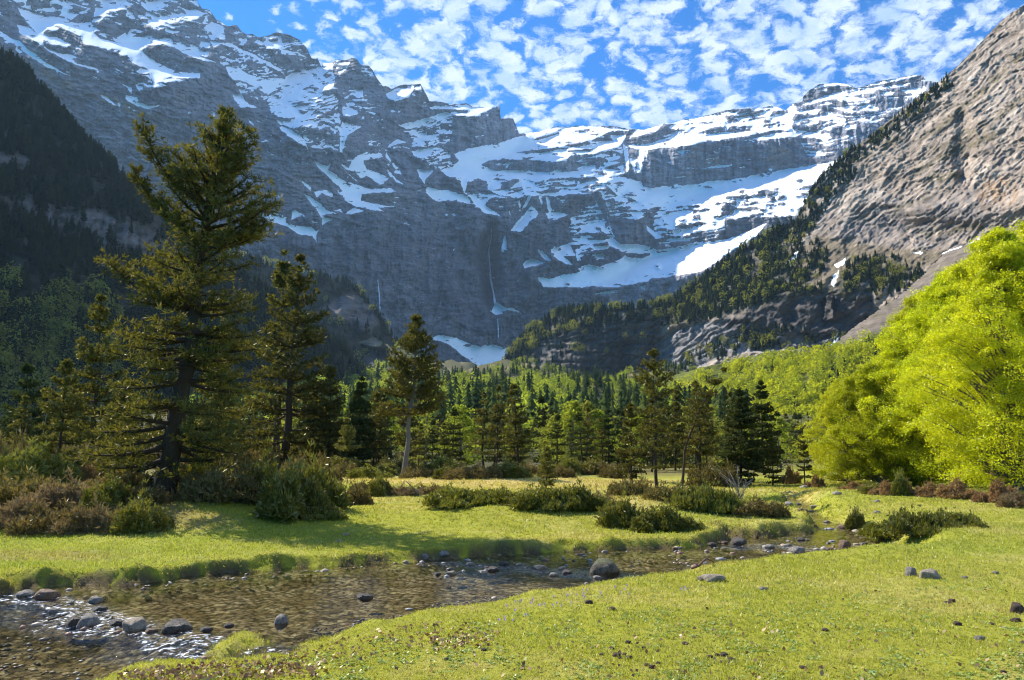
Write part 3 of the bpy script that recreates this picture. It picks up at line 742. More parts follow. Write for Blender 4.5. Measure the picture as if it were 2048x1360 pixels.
# relief of the rock: flutes on the walls, beds, gullies
rk = 1 - ds
WXw = PXA + 16 * fbm(PXA / 70, PYA / 70, 4, 510); WYw = PYA + 16 * fbm(PXA / 60, PYA / 60, 4, 511)
flute = ridged(WXw / 17, WYw / 120, 5, 501, 0.62, False)
flute2 = ridged(WXw / 60 + WYw / 260, WYw / 230, 4, 502, 0.55, False)
gul = ridged(WXw / 52, WYw / 52, 7, 503, 0.62)
diag = ridged((WXw + 0.9 * WYw) / 70, (WYw - 0.6 * WXw) / 22, 5, 508, 0.6, False)
bedh = beds(WXw, WYw, -12, 120, 7.0, 505)
U = MA.U
lowface = sstep(PYA + 60 * fbm(PXA / 90, PYA / 90, 3, 512), 360, 540)
leftm = sstep(PXA, 760, 560)
U = U - rk * (0.0048 * flute * (0.45 + 0.9 * walls) + 0.0150 * gul * (1 - 0.55 * walls) + 0.0030 * (saw - 0.5) * (1 - 0.7 * walls) * (1 - 0.5 * lowface) + 0.0050 * diag * leftm + lowface * (0.0240 * flute2 + 0.0060 * flute) + 0.0048 * bedh * (1 - 0.6 * lowface))
U = U - ds * 0.0045 * fbm(PXA / 40, PYA / 22, 6, 506)
slit = MA.mask([(480,450),(560,380),(620,250),(640,400),(660,600),(620,900),(600,1040),(560,1080),(520,800),(470,640)], 4, O5, K1)
U = U + blur(slit, 3) * 0.045
spur1 = MA.mask([(350,200),(480,200),(520,330),(480,560),(420,660),(380,560),(330,400)], 5, O5, K1)
U = U - spur1 * 0.02
MA.U = U
M_FAR = rock_material('far_limestone', 1.2, 0.055, True, R(8.0), 0.9)
sky_A = [(-60,-20),(60,-30),(200,-45),(330,-35),(384,-12),(392,0),(405,18),(419,20),(432,38),(445,46),(456,52),(474,51),(482,62),(493,69),(505,68),(520,75),(538,70),(553,64),(582,71),(599,79),(615,99),(624,117),(635,117),(643,135),(646,126),(666,124),(677,119),(694,120),(703,115),(714,118),(723,130),(738,132),(745,140),(754,157),(766,172),(777,174),(784,177),(800,170),(823,168),(841,168),(855,194),(859,203),(872,202),(890,206),(903,209),(932,207),(945,213),(971,215),(999,212),(1001,236),(1026,237),(1038,267),(1057,266),(1075,265),(1092,258),(1116,253),(1150,252),(1182,251),(1227,252),(1260,259),(1290,259),(1312,252),(1327,247),(1342,247),(1370,239),(1394,237),(1423,228),(1450,221),(1491,217),(1504,218),(1546,212),(1571,221),(1588,207),(1605,202),(1606,193),(1619,181),(1635,170),(1668,165),(1694,167),(1712,176),(1758,163),(1802,155),(1835,149),(1845,151),(1853,162),(1864,163),(1900,170),(1960,180)]
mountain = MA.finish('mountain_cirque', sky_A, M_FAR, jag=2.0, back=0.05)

# waterfalls down the back wall
M_FALL = bpy.data.materials.new('falling_water'); M_FALL.use_nodes = True
T = NT(M_FALL.node_tree)
T.n('ShaderNodeOutputMaterial', {0: T.n('ShaderNodeBsdfDiffuse', {0: c4(0.62, 0.70, 0.80)}).outputs[0]})
def waterfall(pts, w, label):
    px = np.array([p[0] for p in pts], float); py = np.array([p[1] for p in pts], float)
    t = np.linspace(0, 1, 60); tt = np.linspace(0, 1, len(px))
    X = np.interp(t, tt, px) + 0.8 * fbm(t * 9, t * 0, 3, 3); Yp = np.interp(t, tt, py)
    P = MA.point(X, Yp)
    P[:, 1] -= 14.0
    W_ = w * (0.7 + 0.9 * vnoise(t * 14, t * 0, 5)) * (0.5 + 0.5 * t)
    mb = MB(); mb.tube(P, W_, 5)
    o = link('waterfall', mb.mesh('waterfall', M_FALL, True))
    tag(o, label, 'waterfall')
waterfall([(983,440),(983,475),(978,505),(981,545),(981,560),(988,590),(990,612)], 3.6, 'tall thin white waterfall dropping down the dark slit of the back wall')
waterfall([(996,640),(997,676)], 2.2, 'short faint waterfall below the small snow patch at the wall foot')
waterfall([(757,560),(760,590),(761,622)], 2.0, 'faint thin waterfall on the dark grey massif left of the main fall')

# ---------------------------------------------------------------- H: the sunlit cliff on the right and the dark wooded bluff
MH = Sheet(970, 2330, -260, 830, 2.0, seed=21, warp=3.0)
PX, PY = MH.PX, MH.PY
MH.paint_n(np.ones_like(PX), (-0.74, -0.50, 0.47))
MH.paint_n(MH.mask([(960, 840), (960, 560), (1320, 560), (1318, 840)], 10), (0.30, -0.95, -0.06))
MH.paint_n(MH.mask([(960, 860), (990, 690), (1060, 640), (1150, 640), (1170, 720), (1130, 790)], 10), (-0.35, -0.80, 0.42))
MH.paint_n(MH.mask([(1000, 700), (1106, 600), (1340, 580), (1500, 480), (1700, 440), (1900, 470), (1860, 600), (1740, 600), (1560, 590), (1340, 640), (1130, 645), (1040, 680)], 8), (-0.30, -0.62, 0.72))
MH.paint_n(MH.mask([(1550, 590), (1640, 585), (1750, 590), (1755, 640), (1700, 690), (1560, 680), (1530, 640)], 5), (0.45, -0.88, -0.10))
MH.paint_n(MH.mask([(1450, 640), (1560, 590), (1570, 680), (1480, 690)], 6), (0.1, -0.95, 0.2))
MH.paint_n(MH.mask([(1288, 650), (1318, 640), (1318, 740), (1288, 745)], 3), (0.75, -0.65, 0.0))
MH.paint_n(MH.mask([(1210, 790), (1320, 735), (1345, 760), (1330, 840), (1210, 840)], 4), (-0.4, -0.3, 0.86))
Dh = np.interp(PX, [970, 1320, 1560, 2048, 2330], [1320, 1250, 1000, 640, 520])
bot = np.interp(PX, [970, 1320, 1560, 2048, 2330], [760, 760, 640, 450, 380])
uh = np.log(Dh) + np.clip(bot - PY, 0, 900) / 2000.0
MH.solve(uh, 170)
def along(ang, lx, ly, sd, o=5, f=fbm_s):
    x = (PX * math.cos(R(ang)) - PY * math.sin(R(ang))); y = PX * math.sin(R(ang)) + PY * math.cos(R(ang))
    # rotate so that beds rise to the right by ang degrees
    return f(x / lx, y / ly, o, sd)
PX0, PY0 = PX, PY
PX = PX0 + 14 * fbm(PX0 / 90, PY0 / 90, 3, 605); PY = PY0 + 14 * fbm(PX0 / 80, PY0 / 80, 4, 606)
strat = along(34, 120, 15, 601, 6)
strat2 = along(44, 42, 5.5, 602)
blk = ridged((PX + PY * 0.4) / 44, PY / 40, 7, 603, 0.64)
def saw_(ang, per, lx, ly, amp, sd):
    return ledges(PX, PY, ang, per, lx, ly, amp, sd)
sw1 = saw_(33, 26, 150, 90, 1.9, 641); sw2 = saw_(40, 10.0, 60, 36, 2.2, 642)
crk = ridged((PX * 0.8 + PY * 0.5) / 90, (PY * 0.8 - PX * 0.3) / 60, 6, 607, 0.62)
PX, PY = PX0, PY0
hbed = fbm_s(PX / 160, PY / 5.0, 4, 604)
cliff = MH.mask([(1560, 500), (1620, 400), (1700, 290), (1800, 210), (1900, 90), (2060, -40), (2400, -300), (2400, 480), (1960, 480), (1890, 505), (1780, 505), (1650, 480)], 4)
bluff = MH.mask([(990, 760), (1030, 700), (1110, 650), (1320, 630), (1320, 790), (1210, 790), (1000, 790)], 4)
white = MH.mask([(1312, 740), (1318, 680), (1350, 655), (1420, 640), (1500, 640), (1560, 670), (1680, 665), (1660, 700), (1560, 700), (1450, 710), (1360, 760), (1320, 770)], 3)
patchy_ = sstep(fbm(PX / 110, PY / 110, 3, 608), -0.3, 0.3)
U = MH.U - cliff * (0.0035 * strat + 0.0020 * strat2 + 0.0035 * blk + 0.0075 * crk - (0.004 + 0.008 * patchy_) * sw1 * (0.5 + 0.5 * fbm(PX / 60, PY / 40, 3, 643)) - 0.0035 * sw2) - bluff * (0.004 * hbed + 0.008 * blk + 0.007 * ridged(PX / 20, PY / 130, 5, 652, 0.6, False) - 0.006 * ledges(PX, PY, 1, 14, 90, 30, 1.5, 651)) - white * (0.004 * strat - 0.010 * sw1 - 0.004 * sw2 + 0.008 * blk)
U = U - (1 - np.clip(cliff + bluff + white, 0, 1)) * 0.010 * blk
U = U + MH.mask([(1918, 225), (1938, 222), (1945, 300), (1938, 370), (1915, 372), (1910, 300)], 7) * 0.013
U = U + MH.mask([(1238, 690), (1262, 680), (1262, 745), (1240, 750)], 5) * 0.02
U = U + MH.mask([(1640, 610), (1660, 590), (1668, 650), (1650, 660)], 5) * 0.012 + MH.mask([(1565, 610), (1590, 600), (1595, 640), (1570, 650)], 5) * 0.012 - MH.mask([(1653,592),(1664,592),(1668,638),(1648,640)],1)*0.02
U = U - MH.mask([(1790, 420), (1930, 390), (2010, 400), (2060, 380), (2060, 420), (1960, 445), (1800, 440)], 6) * 0.012
MH.U = U
h1 = fbm(PX / 50, PY / 50, 5, 611); h2 = fbm(PX / 10, PY / 10, 4, 612)
MH.col = np.stack([0.60 + 0 * PX, 0.475 + 0 * PX, 0.365 + 0 * PX], -1) * (1 + 0.25 * h1 + 0.2 * h2 + 0.25 * strat2)[..., None]
MH.paint_c(sstep(h1 + 0.4 * strat, 0.15, 0.5) * 0.6 * cliff, (0.68, 0.57, 0.46))
MH.paint_c(MH.mask([(1780, 400), (1980, 380), (1990, 460), (1880, 500), (1640, 470), (1700, 430)], 14) * sstep(h2, -0.5, 0.3) * 0.7, (0.21, 0.20, 0.20))
MH.paint_c(MH.mask([(1960, 365), (2010, 350), (2040, 380), (2030, 410), (1970, 420), (1950, 395)], 5) * 0.75 * sstep(h2, -0.4, 0.3), (0.52, 0.33, 0.18))
for ln, w_ in [([(1700, 300), (1760, 262), (1830, 220)], 5), ([(1830, 345), (1880, 315), (1940, 290), (1990, 268)], 7), ([(1845, 275), (1900, 240), (1960, 185), (2060, 95)], 6), ([(1900, 300), (1960, 255), (2060, 190)], 4), ([(1680, 335), (1760, 300), (1800, 270)], 6), ([(1860, 360), (1920, 350)], 9), ([(1840, 470), (1900, 462), (1960, 450)], 5), ([(1790, 420), (1850, 395)], 5), ([(1860, 300), (1900, 285), (1930, 262)], 5)]:
    MH.paint_c(blur(MH.stroke(ln, w_), 2) * sstep(h2 + 0.25, -0.3, 0.4) * 0.85, (0.19, 0.155, 0.060))
MH.paint_c(bluff * 0.9, (0.095, 0.085, 0.075)); MH.paint_c(bluff * sstep(h2 + 0.6 * hbed, 0.15, 0.6) * 0.6, (0.20, 0.165, 0.13)); MH.paint_c(bluff * sstep(h1, -0.1, 0.5) * 0.4, (0.16, 0.17, 0.19))  # bluff: stained rock, darkened further to stand in for overhang shade
MH.paint_c(MH.mask([(1250, 700), (1285, 690), (1285, 730), (1260, 740)], 2) * 0.6, (0.33, 0.25, 0.18)); MH.paint_c(MH.mask([(1240, 655), (1300, 630), (1325, 640), (1270, 690), (1245, 680)], 3) * 0.6, (0.30, 0.23, 0.17))
MH.paint_c(MH.mask([(1000, 740), (1060, 650), (1150, 640), (1150, 720), (1060, 780), (1000, 790)], 3) * sstep(h2, -0.2, 0.4) * 0.7, (0.42, 0.36, 0.27))
MH.paint_c(white * 0.9, (0.42, 0.40, 0.39)); MH.paint_c(white * sstep(strat2, 0.2, 0.5) * 0.6, (0.20, 0.19, 0.19))
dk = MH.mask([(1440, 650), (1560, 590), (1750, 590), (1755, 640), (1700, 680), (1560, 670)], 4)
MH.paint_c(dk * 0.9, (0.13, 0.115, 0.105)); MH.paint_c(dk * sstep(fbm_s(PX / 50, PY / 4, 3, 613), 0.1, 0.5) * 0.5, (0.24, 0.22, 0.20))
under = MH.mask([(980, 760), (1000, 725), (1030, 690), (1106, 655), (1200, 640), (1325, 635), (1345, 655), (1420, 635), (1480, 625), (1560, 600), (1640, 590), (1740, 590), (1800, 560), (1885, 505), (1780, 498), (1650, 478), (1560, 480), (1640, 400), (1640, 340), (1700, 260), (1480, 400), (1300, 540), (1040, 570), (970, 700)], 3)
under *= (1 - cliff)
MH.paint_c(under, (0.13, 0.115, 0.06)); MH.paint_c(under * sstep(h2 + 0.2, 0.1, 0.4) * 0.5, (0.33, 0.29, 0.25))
scr = MH.mask([(1570, 500), (1640, 470), (1780, 495), (1900, 500), (1880, 530), (1700, 540), (1660, 580), (1610, 570)], 4)
MH.paint_c(scr * 0.95, (0.34, 0.265, 0.17))
MH.paint_c(MH.mask([(1200, 800), (1230, 785), (1270, 765), (1330, 735), (1345, 760), (1345, 840), (1200, 840)], 3), (0.22, 0.20, 0.07)); MH.paint_c(MH.mask([(1230, 800), (1290, 765), (1345, 750), (1345, 790), (1260, 805)], 3) * 0.8, (0.40, 0.27, 0.15))
for pts in [[(1570,528),(1590,505),(1605,498),(1600,515),(1580,532)], [(1672,528),(1690,514),(1686,528),(1676,536)], [(1665,552),(1678,540),(1672,560),(1668,575),(1662,570)], [(1884,508),(1925,492),(1968,476),(1972,480),(1930,498),(1890,512)], [(1822,505),(1845,505),(1840,509)], [(1657,690),(1668,672),(1680,662),(1678,672),(1664,696)], [(1622,706),(1640,698),(1640,706),(1628,712)]]:
    MH.snow = np.maximum(MH.snow, MH.mask(pts, 0))
M_CLIFF = rock_material('warm_limestone', 1.4, 0.13, True, R(37.0), 1.15)
sky_H = [(970,800),(1001,745),(1015,712),(1028,690),(1058,662),(1090,640),(1106,630),(1136,620),(1180,618),(1228,618),(1290,616),(1326,610),(1350,600),(1372,582),(1407,560),(1445,530),(1482,503),(1520,480),(1557,460),(1593,440),(1602,420),(1622,382),(1650,343),(1667,331),(1687,315),(1716,288),(1734,277),(1749,262),(1773,246),(1804,218),(1826,206),(1840,193),(1862,177),(1888,155),(1915,132),(1937,110),(1959,88),(1981,64),(2001,44),(2018,28),(2034,19),(2048,9),(2120,-60),(2330,-250)]
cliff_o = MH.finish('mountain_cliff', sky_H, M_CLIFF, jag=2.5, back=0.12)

# ---------------------------------------------------------------- D: shaded wooded mountainside on the left
MD = Sheet(-620, 860, -420, 905, 4.0, seed=31, warp=4.0)
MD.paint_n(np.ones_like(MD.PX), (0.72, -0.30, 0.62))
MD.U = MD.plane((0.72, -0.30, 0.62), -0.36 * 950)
dn = fbm(MD.PX / 90, MD.PY / 90, 5, 701)
band = MD.mask([(-80, 395), (60, 400), (160, 415), (260, 440), (330, 480), (330, 530), (240, 520), (140, 470), (40, 430), (-80, 430)], 8)
bandr = MD.mask([(-100, 340), (0, 310), (60, 320), (60, 340), (0, 350)], 4) + MD.mask([(-80, 240), (40, 250), (60, 330), (-80, 330)], 8) * 0.6
MD.U = MD.U + 0.05 * dn - 0.03 * blur(band, 10)
MD.U = MD.U + band * 0.02 * ridged(MD.PX / 14, MD.PY / 50, 4, 702, 0.6, False)
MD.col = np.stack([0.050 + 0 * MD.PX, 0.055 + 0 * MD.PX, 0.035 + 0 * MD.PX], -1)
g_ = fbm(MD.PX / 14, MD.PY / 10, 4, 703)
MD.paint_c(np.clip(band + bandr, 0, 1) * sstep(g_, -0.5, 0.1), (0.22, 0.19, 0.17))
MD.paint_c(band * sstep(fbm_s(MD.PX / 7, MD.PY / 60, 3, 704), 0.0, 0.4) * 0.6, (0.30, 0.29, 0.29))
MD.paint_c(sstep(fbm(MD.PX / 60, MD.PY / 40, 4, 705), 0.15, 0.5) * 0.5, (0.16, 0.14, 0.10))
MD.snow[:] = 0
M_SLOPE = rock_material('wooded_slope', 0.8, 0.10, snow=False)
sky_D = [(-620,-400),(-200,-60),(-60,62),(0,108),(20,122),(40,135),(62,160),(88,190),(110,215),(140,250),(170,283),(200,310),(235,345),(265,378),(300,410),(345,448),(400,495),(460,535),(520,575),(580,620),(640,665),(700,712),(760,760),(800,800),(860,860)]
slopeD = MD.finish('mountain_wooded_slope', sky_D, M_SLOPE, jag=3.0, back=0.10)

# ---------------------------------------------------------------- E: dark spur in the middle distance, F: lit ridge in front of it
ME = Sheet(330, 900, 440, 905, 3.0, seed=41, warp=3.0)
ME.U = ME.plane((0.45, -0.62, 0.64), -0.60 * 1330) + 0.03 * fbm(ME.PX / 60, ME.PY / 60, 5, 711)
erk = ME.mask([(630, 625), (690, 590), (735, 600), (760, 645), (740, 665), (690, 640), (640, 640)], 4)
ME.U = ME.U - blur(erk, 8) * 0.015 - erk * 0.01 * ridged(ME.PX / 16, ME.PY / 30, 4, 715)
ME.col = np.stack([0.07 + 0 * ME.PX, 0.07 + 0 * ME.PX, 0.045 + 0 * ME.PX], -1)
ME.paint_c(erk * 0.9, (0.26, 0.22, 0.20))
sky_E = [(330,480),(420,500),(500,520),(560,538),(600,548),(650,555),(690,566),(720,585),(740,610),(755,632),(775,660),(795,690),(830,730),(900,790)]
spurE = ME.finish('hill_dark_spur', sky_E, M_SLOPE, jag=3.0, back=0.12)

MF = Sheet(430, 1120, 560, 905, 3.0, seed=51, warp=3.0)
MF.U = MF.plane((-0.10, -0.42, 0.90), -0.40 * 900) + 0.05 * fbm(MF.PX / 70, MF.PY / 50, 5, 721)
fb = fbm(MF.PX / 12, MF.PY / 8, 4, 722)
MF.col = np.stack([0.085 + 0 * MF.PX, 0.095 + 0 * MF.PX, 0.030 + 0 * MF.PX], -1)
MF.paint_c(MF.mask([(640, 620), (700, 640), (770, 690), (780, 700), (720, 690), (650, 650)], 4) * sstep(fb, -0.5, 0.2), (0.36, 0.31, 0.20))
MF.paint_c(MF.mask([(850, 700), (900, 740), (960, 760), (1000, 800), (940, 790), (870, 750), (820, 700)], 4) * sstep(fb, -0.4, 0.3), (0.34, 0.28, 0.17))
MF.snow = np.maximum(MF.mask([(890, 762), (915, 755), (935, 775), (925, 790), (905, 782)], 0), MF.mask([(668, 640), (690, 645), (705, 655), (680, 652)], 0)) * sstep(fb, -0.3, 0.0)
fr = MF.mask([(640, 690), (700, 690), (780, 700), (790, 740), (740, 760), (670, 740)], 5)
MF.paint_c(fr * 0.9, (0.12, 0.11, 0.10))
MF.paint_n(np.ones_like(MF.PX), (-0.10, -0.42, 0.90)); MF.U = MF.U + fr * 0.05
sky_F = [(430,600),(520,600),(600,612),(650,625),(700,645),(745,670),(780,692),(820,700),(850,712),(880,728),(915,742),(950,752),(990,770),(1040,800),(1120,860)]
M_HILL = rock_material('hill_ground', 0.8, 0.2, snow=True)
ridgeF = MF.finish('hill_lit_ridge', sky_F, M_HILL, jag=3.0, back=0.12)

# ---------------------------------------------------------------- I: hillside on the right with screes above the beech wood
MI = Sheet(1150, 2700, 150, 905, 4.0, seed=61, warp=4.0)
NI = (-0.52, -0.30, 0.80)
MI.U = MI.plane(NI, -0.46 * 470) + 0.05 * fbm(MI.PX / 120, MI.PY / 120, 5, 731)
MI.col = np.stack([0.17 + 0 * MI.PX, 0.19 + 0 * MI.PX, 0.03 + 0 * MI.PX], -1)
scree = MI.mask([(1640, 720), (1665, 690), (1750, 664), (1850, 620), (1920, 560), (2048, 500), (2200, 420), (2700, 200), (2700, -300), (2048, 300), (1884, 490), (1740, 600), (1640, 680)], 5)
MI.paint_c(scree, (0.31, 0.25, 0.19)); MI.paint_c(scree * sstep(fbm(MI.PX / 20, MI.PY / 9, 5, 732), 0.1, 0.5) * 0.7, (0.24, 0.20, 0.11))
sky_I = [(1150,840),(1230,790),(1290,775),(1345,752),(1400,735),(1440,728),(1500,712),(1560,700),(1620,704),(1665,690),(1712,650),(1749,625),(1800,590),(1850,545),(1884,509),(1925,493),(1968,478),(2048,442),(2120,400),(2400,255),(2700,120)]
hillI = MI.finish('hill_beech_slope', sky_I, M_HILL, jag=3.0, back=0.10)
for s_ in (MD, ME, MF, MI):
    pass

# ================================================================= MEADOW, STREAM AND VALLEY FLOOR
WATER_Z = -0.24
def px_plane(pts, z):
    out = []
    for x, y in pts:
        a, c = ac_of_px(x, y); Yd = (z - CAM_Z) / float(c)
        out.append((float(a) * Yd, Yd))
    return out
FAR_BANK = [(-900,1330),(-500,1262),(-200,1218),(0,1190),(29,1178),(146,1173),(293,1166),(390,1154),(469,1146),(561,1139),(659,1134),(762,1128),(850,1121),(903,1118),(1000,1109),(1148,1104),(1251,1099),(1358,1097),(1425,1090),(1452,1083),(1445,1073),(1512,1075),(1563,1071),(1635,1066),(1640,1056),(1614,1043),(1599,1033),(1578,1025),(1570,1014),(1560,1004),(1510,1000),(1440,997)]
NEAR_BANK = [(1440,991),(1520,993),(1590,998),(1608,1006),(1618,1018),(1635,1030),(1655,1042),(1686,1055),(1735,1065),(1750,1080),(1795,1096),(1819,1107),(1783,1114),(1665,1120),(1573,1120),(1486,1126),(1409,1138),(1338,1153),(1246,1160),(1194,1172),(1077,1195),(1000,1202),(918,1217),(781,1236),(732,1256),(635,1268),(600,1290),(557,1316),(439,1327),(342,1330),(234,1345),(146,1362),(-60,1440),(-400,1600),(-1100,2000)]
STREAM = px_plane(FAR_BANK + NEAR_BANK, WATER_Z)
ISLET = px_plane([(378,1314),(415,1288),(454,1264),(508,1258),(556,1284),(537,1300),(488,1310),(415,1322)], WATER_Z)
def dense(poly, n=6):
    out = []
    for (xa, ya), (xb, yb) in zip(poly, poly[1:] + poly[:1]):
        for k in range(n):
            out.append((xa + (xb - xa) * k / n, ya + (yb - ya) * k / n))
    return out
RAP = px_plane([(-500,1235),(0,1192),(110,1200),(250,1245),(330,1265),(420,1285),(600,1320)], WATER_Z)

def sdist(X, Yw):
    """signed distance to the water's edge, positive on land"""
    d = seg_dist(X, Yw, STREAM + STREAM[:1]); ins = in_poly(X, Yw, STREAM)
    d2 = seg_dist(X, Yw, ISLET + ISLET[:1]); ins2 = in_poly(X, Yw, ISLET)
    return np.where(ins, np.where(ins2, d2, -np.minimum(d, d2)), d)

def below_rap(X, Yw):
    """0 upstream of the stone row, 1 downstream"""
    rp = np.array(RAP)
    yy = np.interp(X, rp[:, 0], rp[:, 1])
    xx = sstep(yy - Yw, -0.15, 0.75)
    return xx * sstep(2.0 - X, -0.5, 0.6) * (Yw < 14)

YP = np.array([-60, 45, 60, 90, 120, 180, 250, 350, 500, 800, 1100, 1700.0])
ZP = np.array([0, 0.0, 0.05, 0.0, -0.2, 1.2, 3.6, 11.0, 26.0, 64.0, 98.0, 175.0])
MOUNDS = [  # px, py of the centre on the plane, half widths in metres, height
    ((1090, 1030), 5.2, 3.0, 0.38), ((60, 1010), 4.5, 3.0, 0.45), ((1440, 1025), 3.4, 2.2, 0.34), ((700, 985), 6.0, 4.0, 0.25),
    ((1010, 965), 9.0, 6.0, 0.30), ((1850, 1070), 3.5, 2.2, 0.20), ((1900, 1000), 9.0, 5.0, 0.30), ((1750, 1100), 1.6, 0.8, 0.10)]
MOUNDS = [(px_plane([m[0]], 0.0)[0],) + m[1:] for m in MOUNDS] + [((-9.2, 20.5), 4.8, 3.4, 0.70)]
def zland(X, Yw):
    z = np.interp(Yw, YP, ZP)
    nearf = 1.0
    z = z + 0.05 * fbm(X / 2.2, Yw / 2.2, 4, 801) + 0.10 * fbm(X / 8, Yw / 8, 3, 802) * sstep(Yw, 7, 16)
    z = z + 0.012 * fbm(X / 0.35, Yw / 0.35, 3, 803) * sstep(-Yw, -40, -12)
    z = z - 0.10 * in_side(X, Yw) * sstep(-Yw, -24, -16)
    for (mx, my), rx, ry, h in MOUNDS:
        q = ((X - mx) / rx) ** 2 + ((Yw - my) / ry) ** 2
        z = z + h * np.exp(-q * 1.6)
    z = z * (1 + 0.30 * fbm(X / 140 + 3, Yw / 300, 3, 805) * sstep(Yw, 250, 500))
    z = z + (2.5 + 0.02 * Yw) * fbm(X / 60, Yw / 60, 3, 804) * sstep(Yw, 70, 200) * 0.5
    return z
def height(X, Yw):
    X = np.asarray(X, float); Yw = np.asarray(Yw, float)
    z = zland(X, Yw)
    d = np.full(X.shape, 9.0)
    near = (Yw < 60) & (Yw > -5)
    if near.any():
        d[near] = sdist(X[near], Yw[near])
    d = d + 0.20 * fbm(X / 0.8, Yw / 0.8, 3, 811) + 0.05 * fbm(X / 0.14, Yw / 0.14, 2, 812)
    d = d + 0.07 * ridged(X / 0.45, Yw / 0.45, 3, 819)
    side = in_side(X, Yw)             # 1 = far bank (cut, steep), 0 = near bank (gentle)
    w = 0.15 + 0.22 * vnoise(X / 0.9, Yw / 0.9, 816) + (1 - side) * 0.65
    t = sstep(d, -0.03, w)
    lip = np.exp(-((d - w) / 0.22) ** 2) * 0.06 * side * (1 + 1.6 * fbm(X / 0.4, Yw / 0.4, 3, 815))
    br = below_rap(X, Yw)
    bedz = WATER_Z - 0.03 - 0.15 * sstep(-d, 0.0, 0.9) + 0.035 * fbm(X / 0.25, Yw / 0.25, 3, 813) - 0.13 * br
    return bedz * (1 - t) + (z + lip) * t, d
FB = np.array(px_plane(FAR_BANK, WATER_Z)); NB = np.array(px_plane(NEAR_BANK, WATER_Z))
def in_side(X, Yw):
    # far bank: left/behind the stream; decided by which bank line is closer
    sh = X.shape
    out = np.zeros(sh)
    near = (Yw < 45) & (Yw > 2)
    if near.any():
        d1 = seg_dist(X[near], Yw[near], [tuple(p) for p in FB]); d2 = seg_dist(X[near], Yw[near], [tuple(p) for p in NB])
        out[near] = sstep(d2 - d1, -0.2, 0.2)
    return out
def ground_z(x, y):
    z, d = height(np.array([x], float), np.array([y], float))
    return float(z[0])
def foot(px, py):
    """where the line of sight through a pixel of the photograph meets the ground"""
    a, c = ac_of_px(px, py); a, c = float(a), float(c)
    Ys = np.concatenate([np.linspace(4, 60, 900), np.linspace(60.5, 1500, 1800)])
    z, _ = height(a * Ys, Ys)
    h = (c * Ys + CAM_Z) - z
    k = np.nonzero(h < 0)[0]
    Yd = Ys[k[0]] if len(k) else 60.0
    return Vector((a * Yd, Yd, ground_z(a * Yd, Yd)))

ys = np.concatenate([np.linspace(-14, 3.8, 12), 4.0 * (46 / 4.0) ** (np.linspace(0, 1, 560)), 46 * (1600 / 46.0) ** (np.linspace(0, 1, 130)[1:])])
ss = np.linspace(-1.05, 1.05, 820)
SS, YY = np.meshgrid(ss, ys)
XX = SS * (np.maximum(YY, 0) + 6.0) * (1 + 0.5 * (YY < 3))
ZZ, DD = height(XX, YY)
gx_, gy_ = XX, YY
PXg, PYg = px_of_ac(XX / np.maximum(YY, 1), (ZZ - CAM_Z) / np.maximum(YY, 1))
n_a = fbm(gx_ / 1.6, gy_ / 1.6, 4, 821); n_b = fbm(gx_ / 0.22, gy_ / 0.22, 3, 822); n_c = fbm(gx_ / 5.0, gy_ / 5.0, 3, 823)
gcol = np.stack([0.31 + 0 * XX, 0.305 + 0 * XX, 0.034 + 0 * XX], -1)
def gpaint(m, c):
    global gcol
    gcol = gcol * (1 - m[..., None]) + np.asarray(c) * m[..., None]
gpaint(sstep(n_a + 0.6 * n_b, -0.1, 0.6) * 0.55, (0.43, 0.37, 0.110))
gpaint(sstep(n_c, 0.0, 0.6) * 0.35, (0.17, 0.26, 0.020))
def gblob(px, py, rx, ry, m=1.0, z=0.0):
    (cx_, cy_), = px_plane([(px, py)], z)
    q = ((gx_ - cx_) / rx) ** 2 + ((gy_ - cy_) / ry) ** 2
    return np.clip(1.25 - q + 0.5 * n_a + 0.3 * n_b, 0, 1) * m
for args in [(1080,1022,4.8,2.6,.85), (1000,1010,4.0,2.0,.6), (1010,965,12,5.5,.9), (850,975,7,4,.6), (1440,1018,3.0,1.6,.7), (1350,985,8,4,.6), (700,1000,4,2,.5), (1230,1065,2.2,0.7,.3), (620,960,10,5,.6), (1180,975,6,4,.5)]:
    gpaint(gblob(*args), (0.50, 0.37, 0.135))
for args in [(100,1040,3.5,2.0,.8), (230,1055,2.5,1.2,.7), (30,1100,2.0,0.8,.5), (340,1010,3,2,.7)]:
    gpaint(gblob(*args), (0.27, 0.19, 0.085))
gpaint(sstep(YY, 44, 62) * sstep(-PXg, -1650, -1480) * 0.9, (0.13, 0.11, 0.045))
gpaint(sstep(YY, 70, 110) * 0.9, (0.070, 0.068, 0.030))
far_tan = sstep(fbm(gx_ / 30, gy_ / 45, 4, 825), 0.15, 0.45) * sstep(YY, 300, 450)
gpaint(far_tan * 0.6, (0.26, 0.21, 0.11))
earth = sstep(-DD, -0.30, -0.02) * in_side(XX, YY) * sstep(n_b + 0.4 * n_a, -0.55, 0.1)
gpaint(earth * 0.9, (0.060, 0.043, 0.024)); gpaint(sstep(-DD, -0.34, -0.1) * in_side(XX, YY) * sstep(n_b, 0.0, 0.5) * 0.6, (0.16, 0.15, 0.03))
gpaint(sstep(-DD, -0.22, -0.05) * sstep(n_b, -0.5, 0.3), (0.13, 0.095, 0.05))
gpaint(sstep(-DD, 0.0, 0.15), (0.22, 0.155, 0.075))
wet = sstep(-DD, -0.04, 0.06)
M_GROUND = bpy.data.materials.new('meadow_ground'); M_GROUND.use_nodes = True
T = NT(M_GROUND.node_tree)
geo = T.n('ShaderNodeNewGeometry'); pos = geo.outputs['Position']
colA = T.n('ShaderNodeAttribute', attribute_name='Col').outputs['Color']
wetA = T.n('ShaderNodeAttribute', attribute_name='Wet').outputs['Fac']
